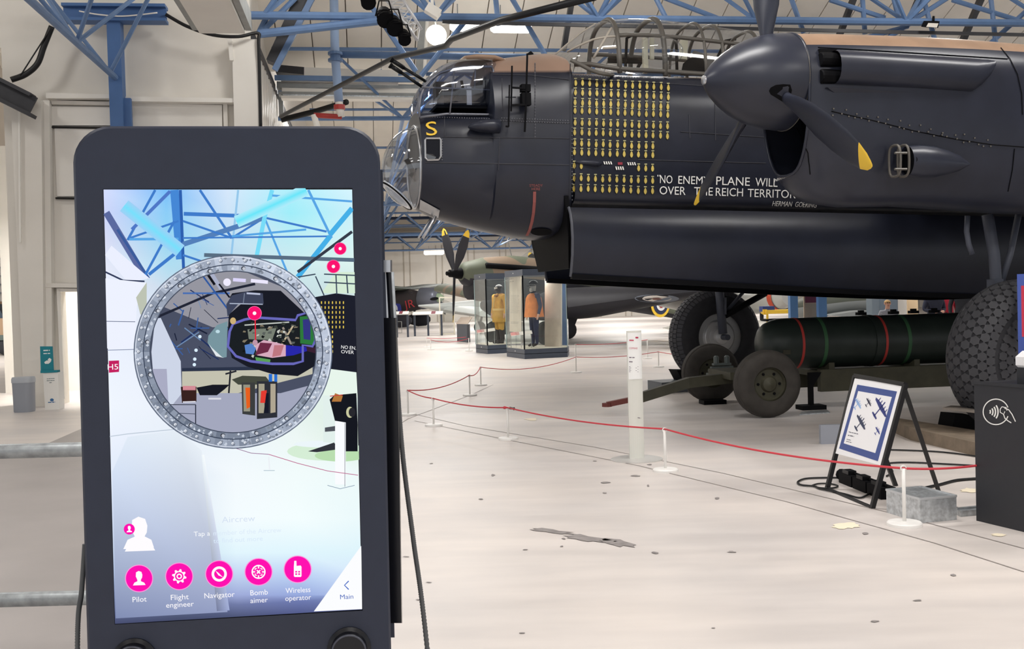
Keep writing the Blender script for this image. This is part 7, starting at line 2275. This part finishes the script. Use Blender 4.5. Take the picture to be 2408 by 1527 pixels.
P = fresh()
P.poly([(738, 1438.5), (849.5, 1284), (851.5, 1433)], (252, 253, 255))
P.line([(820, 1367), (810, 1377), (820, 1387)], 2.6, (70, 108, 200)); P.text('Main', (800, 1410), (831, 1408.5), 11, (70, 104, 190))
P.build('screen_corner', scr)

# ================================================================== HANDRAIL BEHIND THE VIEWER
m_rail = mat('rail_galvanised', (.30, .32, .33), rough=.45, metal=.5, noise=.25, scale=30, detail=6)
hr = thing('handrail', 'galvanised two-bar tube handrail behind the touchscreen on the left', 'handrail', V((-2.2, 3.6, 0)))
for y in (1062, 1411):
    a, c = D(-60, y + 2, 3.6), D(360, y - 9, 3.6)
    obj('rail', MB().tube([a - (c - a) * 1.2, c], .0255, 16), m_rail, hr, True)
for x in (365, -420):
    p = D(x, 1050, 3.6)
    obj('post', MB().tube([V((p.x, p.y, 0)), V((p.x, p.y, p.z + .03))], .0255, 16), m_rail, hr, True)

# ================================================================== BIN, SANITISER STAND, TRUCK
bp_ = G(48, 971)
wb_ = .155
bn = thing('waste_bin', 'grey lidded waste bin by the white pilaster', 'bin', bp_)
obj('body', MB().loft([[(bp_.x + a * math.copysign(abs(math.cos(2 * PI * k / 24)) ** .6, math.cos(2 * PI * k / 24)), bp_.y + .15 + a * .9 * math.copysign(abs(math.sin(2 * PI * k / 24)) ** .6, math.sin(2 * PI * k / 24)), z) for k in range(24)] for z, a in ((0, .145), (.02, .15), (.48, .16))]), srgb('bin_grey', (148, 152, 160), rough=.5), bn, 0.6)
obj('lid', MB().loft([[(bp_.x + a * math.copysign(abs(math.cos(2 * PI * k / 24)) ** .6, math.cos(2 * PI * k / 24)), bp_.y + .15 + a * .9 * math.copysign(abs(math.sin(2 * PI * k / 24)) ** .6, math.sin(2 * PI * k / 24)), z) for k in range(24)] for z, a in ((.48, .168), (.54, .168), (.57, .155))]), srgb('bin_lid_grey', (176, 180, 186), rough=.5), bn, 0.6)
sq = G(120, 964)
sn = V((.12, -.99, 0)).normalized()
def SB(x, y, off=0.0): return PL(x, y, sq + sn * off, sn)
ss_ = thing('sanitiser_stand', 'white cardboard stand with a teal notice beside the waste bin', 'stand', sq)
c3 = [SB(101, 878), SB(136, 876), SB(139, 963), SB(106, 965)]
c3[2].z = c3[3].z = 0
bd_ = obj('lower_board', MB().prism(c3, V((.02, .16, 0))), srgb('stand_white', (240, 238, 232), rough=.6), ss_)
tl_ = obj('teal_board', MB().prism([SB(94, 815), SB(123, 815), SB(126, 876), SB(96, 878)], V((0, .02, 0))), srgb('stand_teal', (20, 128, 142), rough=.5), ss_)
obj('tray', MB().prism([SB(95, 872, .02), SB(135, 871, .02), SB(135, 876, .02), SB(95, 878, .02)], V((0, .1, 0))), srgb('stand_teal', (20, 128, 142)), ss_)
for s, p0, p1, h, o_, par, c in (('line', (102, 826), (117, 825.5), 5, .003, tl_, (240, 244, 244)), ('line', (102, 833), (118, 832.5), 4, .003, tl_, (240, 244, 244)), ('line', (110, 892), (128, 891), 2.6, .003, bd_, (90, 110, 116)), ('line', (110, 896.5), (128, 895.5), 2.6, .003, bd_, (90, 110, 116)), ('line', (116, 901), (122, 900.6), 2.6, .003, bd_, (90, 110, 116)), ('line', (113, 948), (130, 947), 4, .003, bd_, (60, 110, 160))):
    tb_ = MB()
    print_px(tb_, p0, p1, h * .7, lambda x, y: SB(x, y, o_))
    obj('lettering', tb_, srgb('stand_ink_%d' % c[0], c, rough=.6), par, fix=False)
obj('hand_symbol', MB().quad(*[SB(x, y, .003) for x, y in ((104, 852), (110, 848), (116, 849), (119, 852), (114, 856), (106, 856))]), m_whp, tl_, fix=False)
obj('hand_symbol', MB().quad(*[SB(x, y, .003) for x, y in ((112, 846), (116, 842), (121, 845), (120, 851), (115, 850))]), m_whp, tl_, fix=False)
obj('brand_mark', MB().quad(*[SB(x, y, .003) for x, y in ell(122, 941, 4.5, 3.6, 14)]), srgb('stand_ink_60', (60, 110, 160)), bd_, fix=False)
tk = thing('truck', 'dark green truck parked in the next hall at the far left edge', 'truck', G(-30, 838))
t0_ = G(-30, 838)
def TK(x, y, z): return V((t0_.x + x, t0_.y + y, z))
m_tk = srgb('truck_green', (92, 104, 100), rough=.5)
obj('cargo_body', MB().box(TK(-3.2, 0, .9), TK(-.3, 1.8, 2.6)), m_tk, tk)
obj('cab', MB().prism([TK(-.3, 0, .7), TK(1.1, 0, .7), TK(1.1, 0, 1.3), TK(.7, 0, 1.4), TK(.4, 0, 2.1), TK(-.3, 0, 2.1)], V((0, 1.8, 0))), srgb('truck_tan', (168, 140, 112), rough=.5), tk)
obj('windscreen', MB().prism([TK(.72, -.01, 1.45), TK(.45, -.01, 2.0), TK(0, -.01, 2.0), TK(0, -.01, 1.45)], V((0, 1.82, 0))), srgb('truck_glass', (60, 70, 80), rough=.1), tk)
obj('mudguard', MB().box(TK(.2, -.05, .6), TK(1.2, .25, .8)), m_tk, tk)
for x in (-2.2, .7):
    for y in (0, 1.6):
        obj('wheel', MB().lathe(TK(x, y, .4), V((0, 1, 0)), [(0, .15), (.01, .36), (.1, .4), (.2, .36), (.22, .15)], 20), m_tyre, tk, True)
lp_ = tag(obj('wall_lamp', MB().lathe(HT(W(5, 553).dot(H_TR) * 1.0, 51.5, 0) * 0 + PL(5, 553, HT(0, 51.6, 0), H_AX), -H_AX, [(0, .12), (.1, .16), (.16, .12)], 14), emis('lamp_cool', (1, .98, .95), 6)), 'small bright lamp glowing in the next hall at the left edge', 'lamp')

# ================================================================== LAMPS AND STAGE LIGHTING
m_tube = emis('fluorescent_glow', (1, .97, .9), 9)
def batten(label, x0, y0, x1, y1, s, r, w=9):
    a, c = HS(x0, y0, s), HS(x1, y1, s)
    t = thing('fluorescent_lamp', label, 'lamp', (a + c) / 2, group='fluorescent battens')
    d = (c - a).normalized()
    obj('diffuser', MB().tube([a, a + d * r * .6, c - d * r * .6, c], [r * .6, r, r, r * .6], 14), m_tube, t, True)
    obj('casing', MB().bar(a + Z * r * 1.1, c + Z * r * 1.1, r * 1.6, r * .6), m_white2, t)
    obj('hanger', MB().bar(a + (c - a) * .25 + Z * r, a + (c - a) * .25 + Z * (r + .35), .02, .02, (0, 1, 0)), m_duct, t)
    return t
batten('left one of two glowing fluorescent lamps above the turret guns', 1058, 62, 1133, 63, S_W1 + 1.6, .095)
batten('right one of two glowing fluorescent lamps above the turret guns', 1154, 65, 1249, 66, S_W1 + 1.6, .1)
batten('glowing fluorescent lamp on the far truss left of the propeller', 997, 595, 1044, 594, 80, .16)
fd = thing('floodlight', 'dazzling round floodlight beside the white projector', 'floodlight', HS(1026, 82, S_W1 + .6))
fp = HS(1026, 82, S_W1 + .6)
obj('bulb', MB().lathe(fp, -H_AX, [(-.12, .02), (-.08, .12), (0, .165), (.08, .12), (.12, .02)], 20), emis('flood_glow', (1, .93, .78), 40), fd, True)
obj('reflector', MB().lathe(fp + H_AX * .02, H_AX, [(0, .2), (.12, .14), (.2, .05)], 20), m_duct, fd, 0.6)
obj('bracket', MB().bar(fp + Z * .12, HS(1022, 38, S_W1 + .6), .03, .03, (0, 1, 0)), m_duct, fd)
pr_ = thing('projector', 'cream projector lamp hanging from the blue roof node', 'projector', HS(1018, 28, S_W1 - .5))
pa, pb_ = HS(1003, 17, S_W1 - .6), HS(1033, 36, S_W1 - .6)
obj('body', MB().bar(pa, pb_, .2, .16), m_white2, pr_)
obj('yoke', MB().bar(HS(1016, -8, S_W1 - .6), HS(1017, 22, S_W1 - .6), .05, .09, (0, 1, 0)), m_white2, pr_)
obj('flap', MB().prism([HS(1030, 38, S_W1 - .6), HS(1037, 36, S_W1 - .6), HS(1026, 50, S_W1 - .6)], -H_AX * .1), m_white2, pr_)
# box truss with spotlights
sT = 14.5
bt = thing('lighting_truss', 'white lattice lighting truss slanting down at the top of the picture', 'truss', D(950, 40, sT))
m_alu = mat('truss_aluminium', (.8, .81, .83), rough=.35, metal=.4)
a1, c1 = D(893, -25, sT), D(982, 96, sT)
a2, c2 = D(934, -25, sT + .2), D(991, 70, sT + .2)
a3, c3_ = D(880, -30, sT + .35), D(966, 62, sT + .35)
ch_ = [(a1, c1), (a2, c2), (a3, c3_)]
for a, c in ch_:
    obj('chord', MB().tube([a, c], .022, 8), m_alu, bt, True)
for i in range(7):
    for (p, q) in ((0, 1), (1, 2), (2, 0)):
        A0, A1_ = ch_[p], ch_[q]
        obj('lacing', MB().tube([A0[0].lerp(A0[1], i / 7), A1_[0].lerp(A1_[1], (i + .5) / 7)], .009, 6), m_alu, bt)
        obj('lacing', MB().tube([A0[0].lerp(A0[1], (i + 1) / 7), A1_[0].lerp(A1_[1], (i + .5) / 7)], .009, 6), m_alu, bt)
def spot(label, x, y, dx, dy, L, r):
    p = D(x, y, sT - .1)
    d = (D(x + dx, y + dy, sT - .35) - p).normalized()
    t = thing('spotlight', label, 'spotlight', p, group='stage spotlights')
    obj('body', MB().lathe(p - d * L * .5, d, [(0, r * .5), (.02, r * .85), (L * .6, r), (L * .62, r * .8), (L, r * 1.05), (L, r * .9)], 14), m_blk, t, 0.6)
    obj('yoke', MB().tube([p + cR * r * 1.1, p + Z * r * 1.9 + cR * r * .6, p + Z * r * 1.9 - cR * r * .6, p - cR * r * 1.1], .012, 6), m_blkg, t)
    obj('barn_door', MB().obox(p + d * L * .56 + Z * r, cR * r * .8, d * .05, Z * .006), m_blk, t)
spot('uppermost black spotlight at the top edge', 864, -2, 6, 20, .28, .1)
spot('upper black spotlight on the lighting truss', 904, 38, 4, 20, .3, .11)
spot('middle black spotlight on the lighting truss', 926, 58, 6, 20, .3, .11)
spot('lowest black spotlight on the lighting truss', 950, 86, 4, 20, .26, .085)
lf = thing('led_floodlight', 'small black floodlight with pale face on the roof chord at upper right', 'floodlight', HS(2193, 60, S_W1 - .3))
obj('case', MB().prism([HS(2180, 50, S_W1 - .3), HS(2210, 50, S_W1 - .3), HS(2206, 66, S_W1 - .4), HS(2174, 64, S_W1 - .4)], H_AX * .12 + Z * .04), m_blk, lf)
obj('face', MB().quad(HS(2183, 54, S_W1 - .36), HS(2207, 55, S_W1 - .36), HS(2203, 65, S_W1 - .44), HS(2178, 63, S_W1 - .44)), srgb('led_face', (214, 208, 198), rough=.4), lf, fix=False)
obj('bracket', MB().bar(HS(2195, 50, S_W1 - .25), HS(2195, 40, S_W1 - .05), .04, .04, (1, 0, 0)), m_blk, lf)
